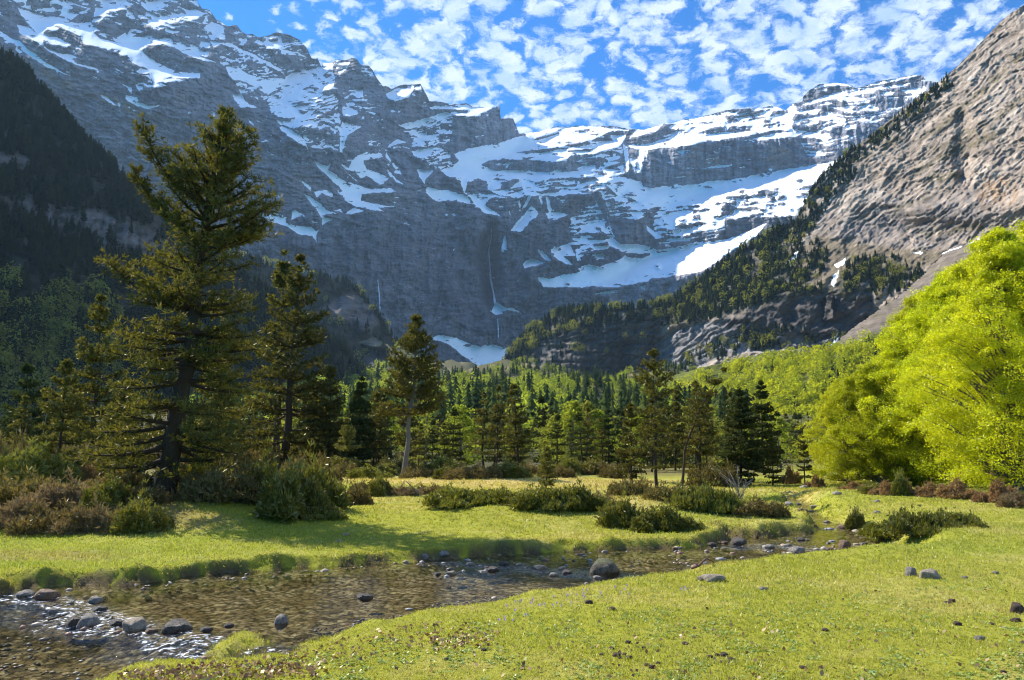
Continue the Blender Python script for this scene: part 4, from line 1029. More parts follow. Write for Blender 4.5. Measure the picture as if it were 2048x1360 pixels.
f1 = T.noise(pos, 28.0, 5.0, 0.75); f2 = T.noise(pos, 4.5, 4.0, 0.6); f3 = T.noise(pos, 0.9, 3.0, 0.6)
f = T.math('ADD', T.math('MULTIPLY', f1, 0.95), T.math('ADD', T.math('MULTIPLY', f2, 0.6), T.math('MULTIPLY', f3, 0.45)))
gc = T.n('ShaderNodeVectorMath', {0: colA, 3: T.math('MAXIMUM', f, 0.2)}, operation='SCALE').outputs[0]
# pebbles of the stream bed
vo = T.n('ShaderNodeTexVoronoi', {'Vector': T.vmath('MULTIPLY', pos, (1.0, 1.0, 0.3)), 'Scale': 13.0, 'Randomness': 1.0})
peb = T.mix(T.math('MULTIPLY', T.n('ShaderNodeSeparateColor', {0: vo.outputs['Color']}).outputs[0], 1.0), c4(0.16, 0.11, 0.045), c4(0.68, 0.54, 0.30))
peb = T.mix(T.ramp(T.noise(pos, 2.2, 4.0, 0.6), 0.4, 0.62), peb, c4(0.26, 0.185, 0.08))
edge = T.ramp(vo.outputs['Distance'], 0.75, 0.35)
peb = T.n('ShaderNodeVectorMath', {0: peb, 3: T.math('ADD', 0.35, T.math('MULTIPLY', edge, 0.8))}, operation='SCALE').outputs[0]
gc = T.mix(wetA, gc, peb)
hgt = T.math('ADD', T.math('MULTIPLY', f1, 1.0), T.math('MULTIPLY', f2, 1.2))
bmp = T.n('ShaderNodeBump', {'Strength': 0.8, 'Distance': 0.05, 'Height': hgt}).outputs[0]
gb = T.n('ShaderNodeBsdfPrincipled', {'Base Color': gc, 'Roughness': 0.95, 'Normal': bmp}); gb.inputs['Specular IOR Level'].default_value = 0.1
T.n('ShaderNodeOutputMaterial', {0: gb.outputs[0]})
nyg, nxg = XX.shape
jj, ii = np.meshgrid(np.arange(nyg - 1), np.arange(nxg - 1), indexing='ij')
k0 = jj * nxg + ii
Fg = np.stack([k0, k0 + 1, k0 + nxg + 1, k0 + nxg], -1).reshape(-1, 4)
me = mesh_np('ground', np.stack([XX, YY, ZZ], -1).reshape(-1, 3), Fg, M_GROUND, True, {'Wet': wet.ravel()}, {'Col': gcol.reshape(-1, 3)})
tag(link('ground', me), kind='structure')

# ---- the water surface
wx0, wx1 = -16.0, 12.0
wxs = np.linspace(-14, 13, 520); wys = 3.0 * (38 / 3.0) ** np.linspace(0, 1, 520)
WXg, WYg = np.meshgrid(wxs, wys)
wd = sdist(WXg, WYg)
br = below_rap(WXg, WYg)
rap = np.exp(-((seg_dist(WXg, WYg, [tuple(p) for p in RAP]) - 0.12) / 0.18) ** 2) * (WXg < 0.4)
rap = np.clip(rap + 0.8 * np.exp(-(seg_dist(WXg, WYg, px_plane([(0,1215),(120,1235),(200,1250)], WATER_Z)) / 0.26) ** 2) + 0.75 * np.exp(-(seg_dist(WXg, WYg, px_plane([(250,1285),(330,1300),(400,1290)], WATER_Z)) / 0.28) ** 2), 0, 1)
for pts, w_ in [([(1580,1032),(1598,1030)], .3), ([(1620,1057),(1660,1058)], .25), ([(1480,1095),(1560,1092),(1640,1100)], .35), ([(1030,1135),(1100,1142),(1180,1150)], .3), ([(880,1125),(960,1132)], .25)]:
    rap = np.maximum(rap, 0.55 * np.exp(-(seg_dist(WXg, WYg, px_plane(pts, WATER_Z)) / w_) ** 2))
rip = fbm(WXg / 0.16, WYg / 0.28, 4, 831)
wz = WATER_Z - 0.13 * br + 0.004 * fbm(WXg / 0.5, WYg / 0.5, 3, 832) + rap * 0.035 * rip
okw = (wd < 0.14)
ok4 = okw[:-1, :-1] | okw[:-1, 1:] | okw[1:, :-1] | okw[1:, 1:]
j, i = np.nonzero(ok4); n_ = WXg.shape[1]; k0 = j * n_ + i
Fw = np.stack([k0, k0 + 1, k0 + n_ + 1, k0 + n_], -1)
used = np.zeros(WXg.size, bool); used[Fw.ravel()] = True; rm = np.cumsum(used) - 1
M_WATER = bpy.data.materials.new('stream_water'); M_WATER.use_nodes = True
T = NT(M_WATER.node_tree)
pos = T.n('ShaderNodeNewGeometry').outputs['Position']
foam = T.n('ShaderNodeAttribute', attribute_name='Foam').outputs['Fac']
w1 = T.noise(T.vmath('MULTIPLY', pos, (1.0, 0.75, 1.0)), 9.0, 3.0, 0.55)
w2 = T.noise(T.vmath('MULTIPLY', pos, (1.0, 0.8, 1.0)), 34.0, 3.0, 0.6)
hw = T.math('ADD', w1, T.math('MULTIPLY', w2, T.math('ADD', 0.22, T.math('MULTIPLY', foam, 0.7))))
bw = T.n('ShaderNodeBump', {'Strength': 1.0, 'Distance': T.math('ADD', 0.0042, T.math('MULTIPLY', foam, 0.05)), 'Height': hw}).outputs[0]
fr = T.n('ShaderNodeFresnel', {'IOR': 1.33, 'Normal': bw}).outputs[0]
gl = T.n('ShaderNodeBsdfGlossy', {'Color': c4(1, 1, 1), 'Roughness': 0.035, 'Normal': bw}).outputs[0]
tr = T.n('ShaderNodeBsdfTransparent', {'Color': c4(0.86, 0.87, 0.80)}).outputs[0]
wmix = T.n('ShaderNodeMixShader', {0: T.math('MULTIPLY', fr, 1.0, clamp=True), 1: tr, 2: gl}).outputs[0]
ff = T.ramp(T.math('ADD', T.math('MULTIPLY', foam, 0.50), T.math('MULTIPLY', T.math('SUBTRACT', T.noise(T.vmath('MULTIPLY', pos, (0.7, 1.5, 1.0)), 13.0, 7.0, 0.70), 0.5), 1.5)), 0.50, 0.72)
fo = T.n('ShaderNodeBsdfDiffuse', {'Color': c4(0.92, 0.95, 0.98)}).outputs[0]
wout = T.n('ShaderNodeMixShader', {0: T.math('MULTIPLY', ff, 0.92), 1: wmix, 2: fo}).outputs[0]
T.n('ShaderNodeOutputMaterial', {0: wout})
Vw = np.stack([WXg, WYg, wz], -1).reshape(-1, 3)
me = mesh_np('stream_water', Vw[used], rm[Fw], M_WATER, True, {'Foam': rap.ravel()[used]})
tag(link('water', me), kind='structure')

# ---- short turf: blades, denser per square metre near the camera so that they read the same at every distance
M_GRASS = bpy.data.materials.new('grass_blades'); M_GRASS.use_nodes = True
T = NT(M_GRASS.node_tree)
ca = T.n('ShaderNodeAttribute', attribute_name='Col').outputs['Color']
di = T.n('ShaderNodeBsdfDiffuse', {'Color': ca}).outputs[0]
tl = T.n('ShaderNodeBsdfTranslucent', {'Color': T.mix(1.0, ca, c4(1.25, 1.3, 0.7), 'MULTIPLY')}).outputs[0]
gg = T.n('ShaderNodeBsdfGlossy', {'Color': c4(0.8, 0.85, 0.7), 'Roughness': 0.45}).outputs[0]
g1_ = T.n('ShaderNodeMixShader', {0: 0.45, 1: di, 2: tl}).outputs[0]
T.n('ShaderNodeOutputMaterial', {0: T.n('ShaderNodeMixShader', {0: 0.04, 1: g1_, 2: gg}).outputs[0]})
def blades(n, name, ylo, yhi, ex, hmul=1.0, sel=None, label=None, face=False):
    t = rng.random(n)
    Yb = ylo * (yhi / ylo) ** t
    a_ = rng.uniform(-0.95, 0.95, n); Xb = a_ * (Yb + 0.6)
    z, d = height(Xb, Yb)
    keep = (d > -0.01) if face else d > (0.05 + 0.20 * in_side(Xb, Yb) * (0.3 + vnoise(Xb / 0.5, Yb / 0.5, 817)))
    if sel is not None:
        keep &= sel(Xb, Yb, d)
    Xb, Yb, z, d = Xb[keep], Yb[keep], z[keep], d[keep]
    n = len(Xb)
    m = 4
    sc_ = (Yb / 7.0) ** 0.72
    patch = 0.75 + 0.5 * fbm(Xb / 1.3, Yb / 1.3, 3, 841)
    ht = (0.020 + 0.022 * rng.random(n)) * sc_ * patch * hmul
    B = np.repeat(np.stack([Xb, Yb, z - 0.004], -1), m, 0) + np.concatenate([rng.normal(0, 0.012, (n * m, 2)) * np.repeat(sc_, m)[:, None], np.zeros((n * m, 1))], 1)
    H_ = np.repeat(ht, m) * rng.uniform(0.6, 1.3, n * m)
    ang = rng.uniform(0, 2 * math.pi, n * m); lean = rng.uniform(0.1, 1.0, n * m) * H_
    wd_ = 0.0042 * np.repeat(sc_, m) * rng.uniform(0.7, 1.4, n * m)
    side = np.stack([np.cos(ang), np.sin(ang), 0 * ang], -1) * wd_[:, None]
    ang2 = rng.uniform(0, 2 * math.pi, n * m)
    tip = B + np.stack([np.cos(ang2) * lean, np.sin(ang2) * lean, H_], -1)
    V = np.stack([B - side, B + side, tip], 1).reshape(-1, 3)
    F = np.arange(len(V)).reshape(-1, 3)
    mixv = np.clip(0.5 + 0.9 * fbm(B[:, 0] / 1.6, B[:, 1] / 1.6, 4, 821) + rng.normal(0, 0.28, n * m), 0, 1)[:, None]
    col = (1 - mixv) * np.array([0.31, 0.35, 0.030]) + mixv * np.array([0.60, 0.50, 0.12])
    jr = np.clip(np.searchsorted(ys, B[:, 1]), 0, len(ys) - 1); js = np.clip(((B[:, 0] / ((np.maximum(B[:, 1], 0) + 6.0)) + 1.05) / 2.1 * (len(ss) - 1)).astype(int), 0, len(ss) - 1)
    gl_ = gcol[jr, js]; col = col * 0.30 + gl_ * 0.80
    dry = (rng.random(n * m) < (0.30 if face else 0.13))[:, None]
    col = np.where(dry, np.array([0.30, 0.20, 0.09]) if face else np.array([0.50, 0.42, 0.20]), col) * rng.uniform(0.7, 1.2, (n * m, 1))
    o = link(name, mesh_np(name, V, F, M_GRASS, False, None, {'Col': np.repeat(col, 3, 0)}))
    tag(o, kind='stuff', label=label)
    return o
blades(200000, 'grass', 5.0, 44.0, 1.0)
blades(26000, 'bank_grass', 5.0, 30.0, 1.0, 1.15, lambda x, y, d: (d < 0.5) & (vnoise(x / 0.25, y / 0.25, 818) > 0.45), None)

blades(110000, 'bank_turf', 6.0, 24.0, 1.0, 0.9, lambda x, y, d: (d < 0.34) & (in_side(x, y) > 0.5), 'turf and roots hanging over the cut bank', True)

# ================================================================= TREES AND SHRUBS
def foliage_mat(name, cols, trans=0.45, tcol=(1.2, 1.25, 0.6), gloss=0.06, rough=0.4, hue_rand=0.0):
    m = bpy.data.materials.new(name); m.use_nodes = True
    T = NT(m.node_tree)
    va = T.n('ShaderNodeAttribute', attribute_name='Var').outputs['Fac']
    oi = T.n('ShaderNodeObjectInfo').outputs['Random']
    c = T.mix(va, c4(cols[0]), c4(cols[1]))
    c = T.n('ShaderNodeVectorMath', {0: c, 3: T.math('ADD', 0.78, T.math('MULTIPLY', oi, 0.44))}, operation='SCALE').outputs[0]
    if hue_rand:
        c = T.mix(T.math('MULTIPLY', T.math('FRACT', T.math('MULTIPLY', oi, 7.31)), hue_rand), c, c4(cols[2]))
    di = T.n('ShaderNodeBsdfDiffuse', {'Color': c}).outputs[0]
    tl = T.n('ShaderNodeBsdfTranslucent', {'Color': T.mix(1.0, c, c4(tcol), 'MULTIPLY')}).outputs[0]
    o = T.n('ShaderNodeMixShader', {0: trans, 1: di, 2: tl}).outputs[0]
    if gloss:
        gg = T.n('ShaderNodeBsdfGlossy', {'Color': c4(0.9, 0.85, 0.65), 'Roughness': rough}).outputs[0]
        o = T.n('ShaderNodeMixShader', {0: gloss, 1: o, 2: gg}).outputs[0]
    T.n('ShaderNodeOutputMaterial', {0: o})
    return m

def bark_mat(name, col, sc=30.0):
    m = bpy.data.materials.new(name); m.use_nodes = True
    T = NT(m.node_tree)
    oc = T.n('ShaderNodeTexCoord').outputs['Object']
    n = T.noise(T.vmath('MULTIPLY', oc, (1, 1, 0.35)), sc, 5.0, 0.7)
    c = T.n('ShaderNodeVectorMath', {0: col, 3: T.math('ADD', 0.3, T.math('MULTIPLY', n, 1.4))}, operation='SCALE').outputs[0]
    b = T.n('ShaderNodeBump', {'Strength': 0.8, 'Distance': 0.03, 'Height': n}).outputs[0]
    p = T.n('ShaderNodeBsdfPrincipled', {'Base Color': c, 'Roughness': 0.9, 'Normal': b}); p.inputs['Specular IOR Level'].default_value = 0.2
    T.n('ShaderNodeOutputMaterial', {0: p.outputs[0]})
    return m

F_PINE = foliage_mat('pine_needles', [(0.034, 0.046, 0.010), (0.145, 0.138, 0.032)], 0.45, (1.35, 1.15, 0.5), 0.03, 0.4)
F_FIR = foliage_mat('fir_needles', [(0.018, 0.032, 0.012), (0.065, 0.080, 0.022), (0.07, 0.07, 0.02)], 0.30, (1.2, 1.2, 0.5), 0.02, 0.5, 0.35)
F_FAR_SHADE = foliage_mat('far_conifer_needles_shade_tone', [(0.010, 0.024, 0.012), (0.032, 0.050, 0.018), (0.05, 0.06, 0.02)], 0.25, (1.2, 1.2, 0.5), 0.0, 0.5, 0.3)  # dark copy: shade of the left slope put into the needle colour
F_VALLEY_SUN = foliage_mat('valley_conifer_needles_sun_tone', [(0.020, 0.038, 0.014), (0.080, 0.098, 0.025), (0.09, 0.09, 0.02)], 0.28, (1.2, 1.2, 0.5), 0.0, 0.5, 0.3)  # lighter copy of the far conifers: sunlight put into the needle colour
F_BEECH = foliage_mat('beech_leaves', [(0.23, 0.31, 0.010), (0.66, 0.66, 0.018), (0.54, 0.50, 0.03)], 0.58, (1.25, 1.22, 0.6), 0.03, 0.4, 0.4)
F_BEECHFAR = foliage_mat('far_beech_leaves', [(0.12, 0.17, 0.022), (0.38, 0.42, 0.050), (0.28, 0.22, 0.09)], 0.45, (1.25, 1.25, 0.6), 0.0, 0.4, 0.5)
F_JUN = foliage_mat('juniper_foliage', [(0.060, 0.080, 0.012), (0.25, 0.24, 0.032), (0.22, 0.17, 0.05)], 0.35, (1.2, 1.15, 0.5), 0.06, 0.4, 0.3)
F_DRY = foliage_mat('dry_bracken', [(0.12, 0.080, 0.040), (0.36, 0.26, 0.14), (0.2, 0.16, 0.06)], 0.30, (1.2, 1.1, 0.8), 0.02, 0.5, 0.3)
F_RUST = foliage_mat('rusty_shrub_foliage', [(0.18, 0.10, 0.045), (0.42, 0.28, 0.14), (0.3, 0.26, 0.08)], 0.35, (1.2, 1.0, 0.8), 0.0, 0.5, 0.3)
F_SCRUB = foliage_mat('scrub_foliage', [(0.060, 0.060, 0.016), (0.25, 0.20, 0.070), (0.22, 0.15, 0.07)], 0.35, (1.2, 1.1, 0.6), 0.03, 0.4, 0.4)
B_PINE = bark_mat('pine_bark', (0.060, 0.040, 0.027)); B_GREY = bark_mat('grey_bark', (0.16, 0.14, 0.115)); B_BEECH = bark_mat('beech_bark', (0.14, 0.12, 0.10), 12.0)

def rvec(r, n):
    v = r.normal(0, 1, (n, 3)); return v / (np.linalg.norm(v, axis=1, keepdims=True) + 1e-9)

def needles(r, P, D, L, w, k=8, spread=0.9):
    """k thin needle bundles (triangles) fanning out of every point P around direction D"""
    n = len(P)
    d = np.repeat(D, k, 0) * 0.75 + rvec(r, n * k) * spread
    d /= np.linalg.norm(d, axis=1, keepdims=True)
    l = L * r.uniform(0.6, 1.25, (n * k, 1))
    b = np.repeat(P, k, 0)
    s = np.cross(d, rvec(r, n * k)); s /= np.linalg.norm(s, axis=1, keepdims=True) + 1e-9
    s *= w * r.uniform(0.7, 1.3, (n * k, 1))
    V = np.stack([b - s * 0.5, b + d * l * 0.5 + s, b + d * l, b + d * l * 0.5 - s], 1).reshape(-1, 3)
    i = np.arange(n * k)[:, None] * 4
    F = np.concatenate([i + [0, 1, 2], i + [0, 2, 3]])
    var = np.repeat(np.clip(np.repeat(r.uniform(0, 1, n), k) * 0.7 + r.uniform(0, 0.45, n * k), 0, 1), 4)
    return V, F, var

def leaves(r, P, size, up=0.6, out=None):
    """one leaf-shaped quad at each point"""
    n = len(P)
    nrm = rvec(r, n) + np.array([0, 0, up])
    nrm /= np.linalg.norm(nrm, axis=1, keepdims=True) + 1e-9
    t = np.cross(nrm, rvec(r, n)); t /= np.linalg.norm(t, axis=1, keepdims=True) + 1e-9
    b = np.cross(nrm, t)
    s = size * r.uniform(0.6, 1.3, (n, 1))
    V = np.stack([P - t * s * 0.5, P + b * s * 0.32, P + t * s * 0.5, P - b * s * 0.32], 1).reshape(-1, 3)
    i = np.arange(n)[:, None] * 4
    return V, i + [0, 1, 2, 3], np.repeat(np.clip(r.uniform(-0.1, 1.1, n), 0, 1), 4)

def pine_tree(seed, H, prof, trunk, r0, nwh=26, per=5, tuft_gap=0.16, L=0.17, w=0.012, k=8, up0=0.9, up1=-0.15, base=0.10, fol=None, bark=None, bias=None, limb_r=0.30, twig=0.36, jitter=0.35, name='pine_tree', inner=0.22, dead=0):
    """trunk: list of (dx, dy, t) offsets along the height; prof: (t, crown radius); returns the tree's Empty"""
    r = np.random.default_rng(seed)
    tp = np.array(trunk, float)
    tt = np.linspace(0, 1, 26)
    tx = np.interp(tt, tp[:, 2], tp[:, 0]) + 0.012 * H * fbm(tt * 5, tt * 0 + seed, 3, seed); ty = np.interp(tt, tp[:, 2], tp[:, 1]) + 0.012 * H * fbm(tt * 5, tt * 0 + seed + 9, 3, seed)
    axis = np.stack([tx, ty, tt * H], -1)
    wood = MB()
    rad = r0 * ((1 - tt) ** 0.85 + 0.03) * (1 + 0.35 * np.exp(-tt * 22))
    wood.tube(axis, rad, 9)
    pr = np.array(prof, float)
    P_, D_ = [], []
    hs = base + (0.985 - base) * np.linspace(0, 1, nwh) ** 0.92
    for h in hs:
        h = min(h + r.normal(0, 0.4 / nwh), 0.985)
        rr = np.interp(h, pr[:, 0], pr[:, 1])
        m = max(2, int(round(per + r.normal(0, 0.8))))
        ph0 = r.uniform(0, 6.28)
        for q in range(m):
            ph = ph0 + q * 6.283 / m + r.normal(0, 0.35)
            ln = rr * r.uniform(1 - jitter, 1.08)
            if bias is not None:
                ln *= bias(h, ph, r)
            if ln < 0.12 * 1.0:
                continue
            p0 = np.array([np.interp(h, tt, tx), np.interp(h, tt, ty), h * H])
            el = up0 * h ** 2 + up1 * (1 - h) + r.normal(0, 0.10)
            ns = 9
            s = np.linspace(0, 1, ns)
            curve = el + 0.5 * (s - 0.35) * (0.8 if h < 0.8 else 0.3)
            hx = np.cumsum(np.cos(curve)) / ns * ln; hz = np.cumsum(np.sin(curve)) / ns * ln
            hx = np.concatenate([[0], hx[:-1]]) ; hz = np.concatenate([[0], hz[:-1]])
            wig = 0.07 * ln * fbm(s * 3 + q, s * 0 + h * 50, 3, seed + 3)
            path = p0 + np.stack([np.cos(ph) * hx - np.sin(ph) * wig, np.sin(ph) * hx + np.cos(ph) * wig, hz], -1)
            lr = max(0.006, r0 * limb_r * (0.35 + 0.65 * min(1, ln / (0.22 * H))) * (1 - 0.45 * h))
            wood.tube(path, lr * (1 - s) ** 0.8 + 0.004, 5)
            # twigs
            nt = max(2, int(ln / 0.24))
            for g in range(nt):
                sg = inner + (1 - inner) * (g + r.random()) / nt
                i0 = min(int(sg * (ns - 1)), ns - 2); fr_ = sg * (ns - 1) - i0
                b = path[i0] * (1 - fr_) + path[i0 + 1] * fr_
                sd = 1 if g % 2 else -1
                a2 = ph + sd * r.uniform(0.5, 1.1)
                tl_ = twig * ln * (1.05 - 0.75 * abs(sg - 0.45)) * r.uniform(0.5, 1.0)
                tl_ = min(tl_, 1.1)
                d2 = np.array([math.cos(a2), math.sin(a2), r.normal(0.10, 0.16)])
                nq = max(2, int(tl_ / tuft_gap))
                q_ = np.linspace(0.25, 1, nq)[:, None]
                pts = b + d2 * tl_ * q_ + np.array([0, 0, 1.0]) * 0.16 * tl_ * q_ ** 2
                P_.append(pts); D_.append(np.repeat((d2 + [0, 0, 0.55])[None], nq, 0))
                if tl_ > 0.35:
                    wood.tube(np.stack([b, b + d2 * tl_ * 0.5, pts[-1]]), [0.009, 0.006, 0.003], 3, False)
            nq = max(2, int(ln * (1 - inner) / tuft_gap))
            q_ = inner + (1 - inner) * np.linspace(0, 1, nq)
            pts = np.stack([np.interp(q_, s, path[:, j]) for j in range(3)], -1)
            P_.append(pts); D_.append(np.repeat((path[-1] - path[-2])[None] / (np.linalg.norm(path[-1] - path[-2]) + 1e-9) + [[0, 0, 0.4]], nq, 0))
    for q in range(dead):
        h = r.uniform(0.06, base + 0.08); ph = r.uniform(0, 6.28); ln = r.uniform(0.4, 1.1) * H * 0.1
        p0 = np.array([np.interp(h, tt, tx), np.interp(h, tt, ty), h * H])
        wood.tube(np.stack([p0, p0 + [math.cos(ph) * ln * .5, math.sin(ph) * ln * .5, 0.02], p0 + [math.cos(ph) * ln, math.sin(ph) * ln, -0.1 * ln]]), [0.02, 0.012, 0.004], 4, False)
    top = axis[-1]
    P_.append(top + r.normal(0, 0.05, (6, 3))); D_.append(np.repeat([[0, 0, 1.0]], 6, 0))
    P = np.concatenate(P_); D = np.concatenate(D_); D /= np.linalg.norm(D, axis=1, keepdims=True)
    P = P + r.normal(0, 0.03, P.shape)
    V, F, var = needles(r, P, D, L, w, k)
    root = link(name, None)
    link('trunk', wood.mesh('trunk', bark or B_PINE, True), root)
    link('crown', mesh_np('crown', V, F, fol or F_PINE, False, {'Var': var}), root)
    root['_n'] = len(F)
    del root['_n']
    return root

def beech_tree(seed, H, R_, nspray=230, per=240, leaf=0.11, sp_r=(0.6, 1.5), low=0.06, fol=None, name='beech_tree', lean=(0, 0), shape=None, lower_bark=None):
    r = np.random.default_rng(seed)
    wood = MB()
    tt = np.linspace(0, 1, 14)
    ax = np.stack([lean[0] * tt + 0.02 * H * fbm(tt * 4, tt * 0, 3, seed), lean[1] * tt + 0.02 * H * fbm(tt * 4, tt * 0 + 5, 3, seed + 1), tt * H * 0.93], -1)
    wood.tube(ax, 0.022 * H * (1 - tt) ** 0.9 + 0.01, 8)
    P_, V_ = [], []
    shp = shape or [(0, 0.55), (0.12, 0.9), (0.35, 1.0), (0.6, 0.82), (0.8, 0.52), (0.93, 0.25), (1, 0.05)]
    sh = np.array(shp)
    lob = lambda ph, h: 1 + 0.30 * np.sin(ph * 3 + seed) * np.sin(h * 11 + seed) + 0.22 * np.sin(ph * 7 + h * 14 + seed)
    for q in range(nspray):
        h = low + (1 - low) * r.random() ** 0.85
        ph = r.uniform(0, 6.283)
        rr = R_ * np.interp(h, sh[:, 0], sh[:, 1]) * lob(ph, h)
        rad = rr * (0.35 + 0.65 * r.random() ** 0.45)
        ctr = np.array([np.interp(h, tt, ax[:, 0]) + math.cos(ph) * rad, np.interp(h, tt, ax[:, 1]) + math.sin(ph) * rad, h * H])
        sr = r.uniform(*sp_r) * (1.15 - 0.6 * h)
        n = int(per * r.uniform(0.6, 1.3))
        rho = sr * np.sqrt(r.random(n)); th = r.uniform(0, 6.283, n)
        lx = rho * np.cos(th) * 1.15; ly = rho * np.sin(th) * 0.85
        tl_ = r.normal(-0.12, 0.28); t2_ = r.normal(0, 0.25)
        lz = r.normal(0, 0.13 * sr + 0.04, n) - 0.10 * rho ** 2 + tl_ * lx + t2_ * ly + 0.10 * fbm(lx * 2, ly * 2 + q, 2, seed)
        P_.append(ctr + np.stack([lx * math.cos(ph) - ly * math.sin(ph), lx * math.sin(ph) + ly * math.cos(ph), lz], -1))
        V_.append(np.repeat(r.uniform(-0.25, 0.25), n))
        if q % 3 == 0:
            h0 = max(0.05, h - 0.12 - 0.1 * r.random())
            b = np.array([np.interp(h0, tt, ax[:, 0]), np.interp(h0, tt, ax[:, 1]), h0 * H * 0.93])
            mid = (b + ctr) / 2 + [0, 0, 0.05 * H * r.uniform(-0.3, 0.6)]
            wood.tube(np.stack([b, mid, ctr]), [0.007 * H * (1 - h0) + 0.01, 0.004 * H * (1 - h0) + 0.006, 0.006], 4, False)
    P = np.concatenate(P_)
    V, F, var = leaves(r, P, leaf, 0.9)
    var = np.clip(var + np.repeat(np.concatenate(V_), 4), 0, 1)
    root = link(name, None)
    link('trunk', wood.mesh('trunk', B_BEECH, True), root)
    link('crown', mesh_np('crown', V, F, fol or F_BEECH, False, {'Var': var}), root)
    return root

def shrub(seed, rx, ry, h, n=900, L=0.13, w=0.016, k=6, fol=None, bark=None, stems=14, name='juniper_shrub', lobes=14, spiky=0.9, cover=1.0):
    r = np.random.default_rng(seed)
    wood = MB(); P_, D_ = [], []
    for q in range(lobes):
        t = r.random() ** 0.5; ph = r.uniform(0, 6.283)
        cx_, cy_ = rx * 0.92 * t * math.cos(ph), ry * 0.9 * t * math.sin(ph)
        hh = h * (1 - 0.45 * t * t) * r.uniform(0.35, 1.05); lr = (0.20 + 0.22 * r.random())
        m = int(n / lobes)
        d = rvec(r, m); d[:, 2] = np.abs(d[:, 2])
        rho = r.random((m, 1)) ** 0.28
        p = d * rho * np.array([rx * lr, ry * lr, hh])
        ssp = 1 + 0.35 * spiky * (vnoise(d[:, 0] * 4 + q * 3, d[:, 1] * 4 + d[:, 2] * 3, seed) - 0.3)[:, None]
        ssp = ssp * np.where(r.random((m, 1)) < 0.10, r.uniform(1.1, 1.55, (m, 1)), 1.0)
        P_.append(p * ssp + [cx_, cy_, 0.02]); D_.append(d * [1, 1, 0.6] + [0, 0, 0.55])
        for g in range(max(1, stems // lobes)):
            e = P_[-1][r.integers(0, m)]
            b0 = np.array([cx_ * 0.5, cy_ * 0.5, -0.05])
            wood.tube(np.stack([b0, (b0 + e) / 2 + r.normal(0, 0.04, 3), e * 1.0]), [0.02 * h + 0.006, 0.012 * h + 0.004, 0.004], 4, False)
    P = np.concatenate(P_); D = np.concatenate(D_); D /= np.linalg.norm(D, axis=1, keepdims=True)
    V, F, var = needles(r, P, D, L, w, k, 0.7)
    root = link(name, None)
    link('stems', wood.mesh('stems', bark or B_GREY, True), root)
    link('foliage', mesh_np('foliage', V, F, fol or F_JUN, False, {'Var': var}), root)
    return root

def place(root, px, py, label, cat, group=None, height_px=None, H=None, rz=0.0, sink=0.05, sx=1.0, p=None):
    p = p or foot(px, py)
    root.location = (p.x, p.y, p.z - sink)
    s = 1.0
    if height_px is not None:
        s = (height_px / F_PX) * p.y * 1.015 / H
    root.scale = (s * sx, s * sx, s)
    root.rotation_euler = (0, 0, rz)
    return tag(root, label, cat, group)

# ---- T1: the big old pine on the left
p1 = foot(322, 990)
H1 = 772 / F_PX * p1.y * 1.03
u1 = p1.y / F_PX
def bias1(h, ph, r):
    b = 1.0
    if h < 0.22 and math.cos(ph) < -0.2: b = 1.35
    if 0.46 < h < 0.58 and math.cos(ph) < -0.5: b = 1.0
    if 0.60 < h < 0.74 and math.cos(ph) > 0.4: b = 1.2
    if 0.58 < h < 0.68 and math.cos(ph) < -0.3: b = 0.7
    if h > 0.86: b = 0.9
    return b * (0.8 + 0.35 * r.random())
t1 = pine_tree(101, H1, [(0.05, .14*H1), (0.12, .20*H1), (0.3, .21*H1), (0.45, .195*H1), (0.55, .20*H1), (0.68, .19*H1), (0.8, .165*H1), (0.88, .12*H1), (0.94, .075*H1), (1, .02*H1)],
    [(0, 0, 0), (20*u1, 0, .17), (30*u1, 0, .31), (43*u1, 0, .47), (62*u1, 0, .69), (78*u1, 0, .86), (93*u1, 0, 1)], 0.026*H1, nwh=35, per=6, tuft_gap=0.10, L=0.155, w=0.0135, k=9, up0=1.05, up1=-0.22, base=0.07, bias=bias1, jitter=0.42, dead=6, inner=0.28)
t1.location = (p1.x, p1.y, p1.z - 0.1)
tag(t1, 'tallest old pine with a broad ragged crown, left of the stream', 'tree')
# two extra leaders that give it its forked top
def leader(name, px0, py0, px1, py1, seed, Rr, par):
    a = np.array(at(px0, py0, p1.y)); b = np.array(at(px1, py1, p1.y))
    loc = np.array(par.location)
    r = np.random.default_rng(seed)
    wood = MB(); s = np.linspace(0, 1, 8)[:, None]
    bow = np.sin(s * math.pi) * np.array([[-0.12 if px1 < px0 else 0.12, 0, -0.12]])
    path = a + (b - a) * s + bow * 1.2 - loc
    wood.tube(path, 0.055 * (1 - s[:, 0]) + 0.012, 6)
    P_, D_ = [], []
    for q in range(46):
        t = 0.12 + 0.88 * r.random()
        base_ = np.array([np.interp(t, s[:, 0], path[:, j]) for j in range(3)])
        ph = r.uniform(0, 6.283); ln = Rr * (1.15 - 0.75 * t) * r.uniform(0.5, 1.1)
        d = np.array([math.cos(ph), math.sin(ph), r.uniform(0.15, 0.9)])
        m = max(3, int(ln / 0.11))
        P_.append(base_ + d * ln * np.linspace(0.2, 1, m)[:, None]); D_.append(np.repeat(d[None] + [[0, 0, .5]], m, 0))
        wood.tube(np.stack([base_, base_ + d * ln]), [0.012, 0.004], 3, False)
    P = np.concatenate(P_); D = np.concatenate(D_); D /= np.linalg.norm(D, axis=1, keepdims=True)
    V, F, var = needles(r, P, D, 0.15, 0.015, 11)
    lb = link(name, wood.mesh(name, B_PINE, True), par)
    link('needles', mesh_np('needles', V, F, F_PINE, False, {'Var': var}), lb)
leader('limb', 392, 400, 287, 258, 7, 0.75, t1)
leader('limb', 396, 380, 500, 262, 8, 0.85, t1)
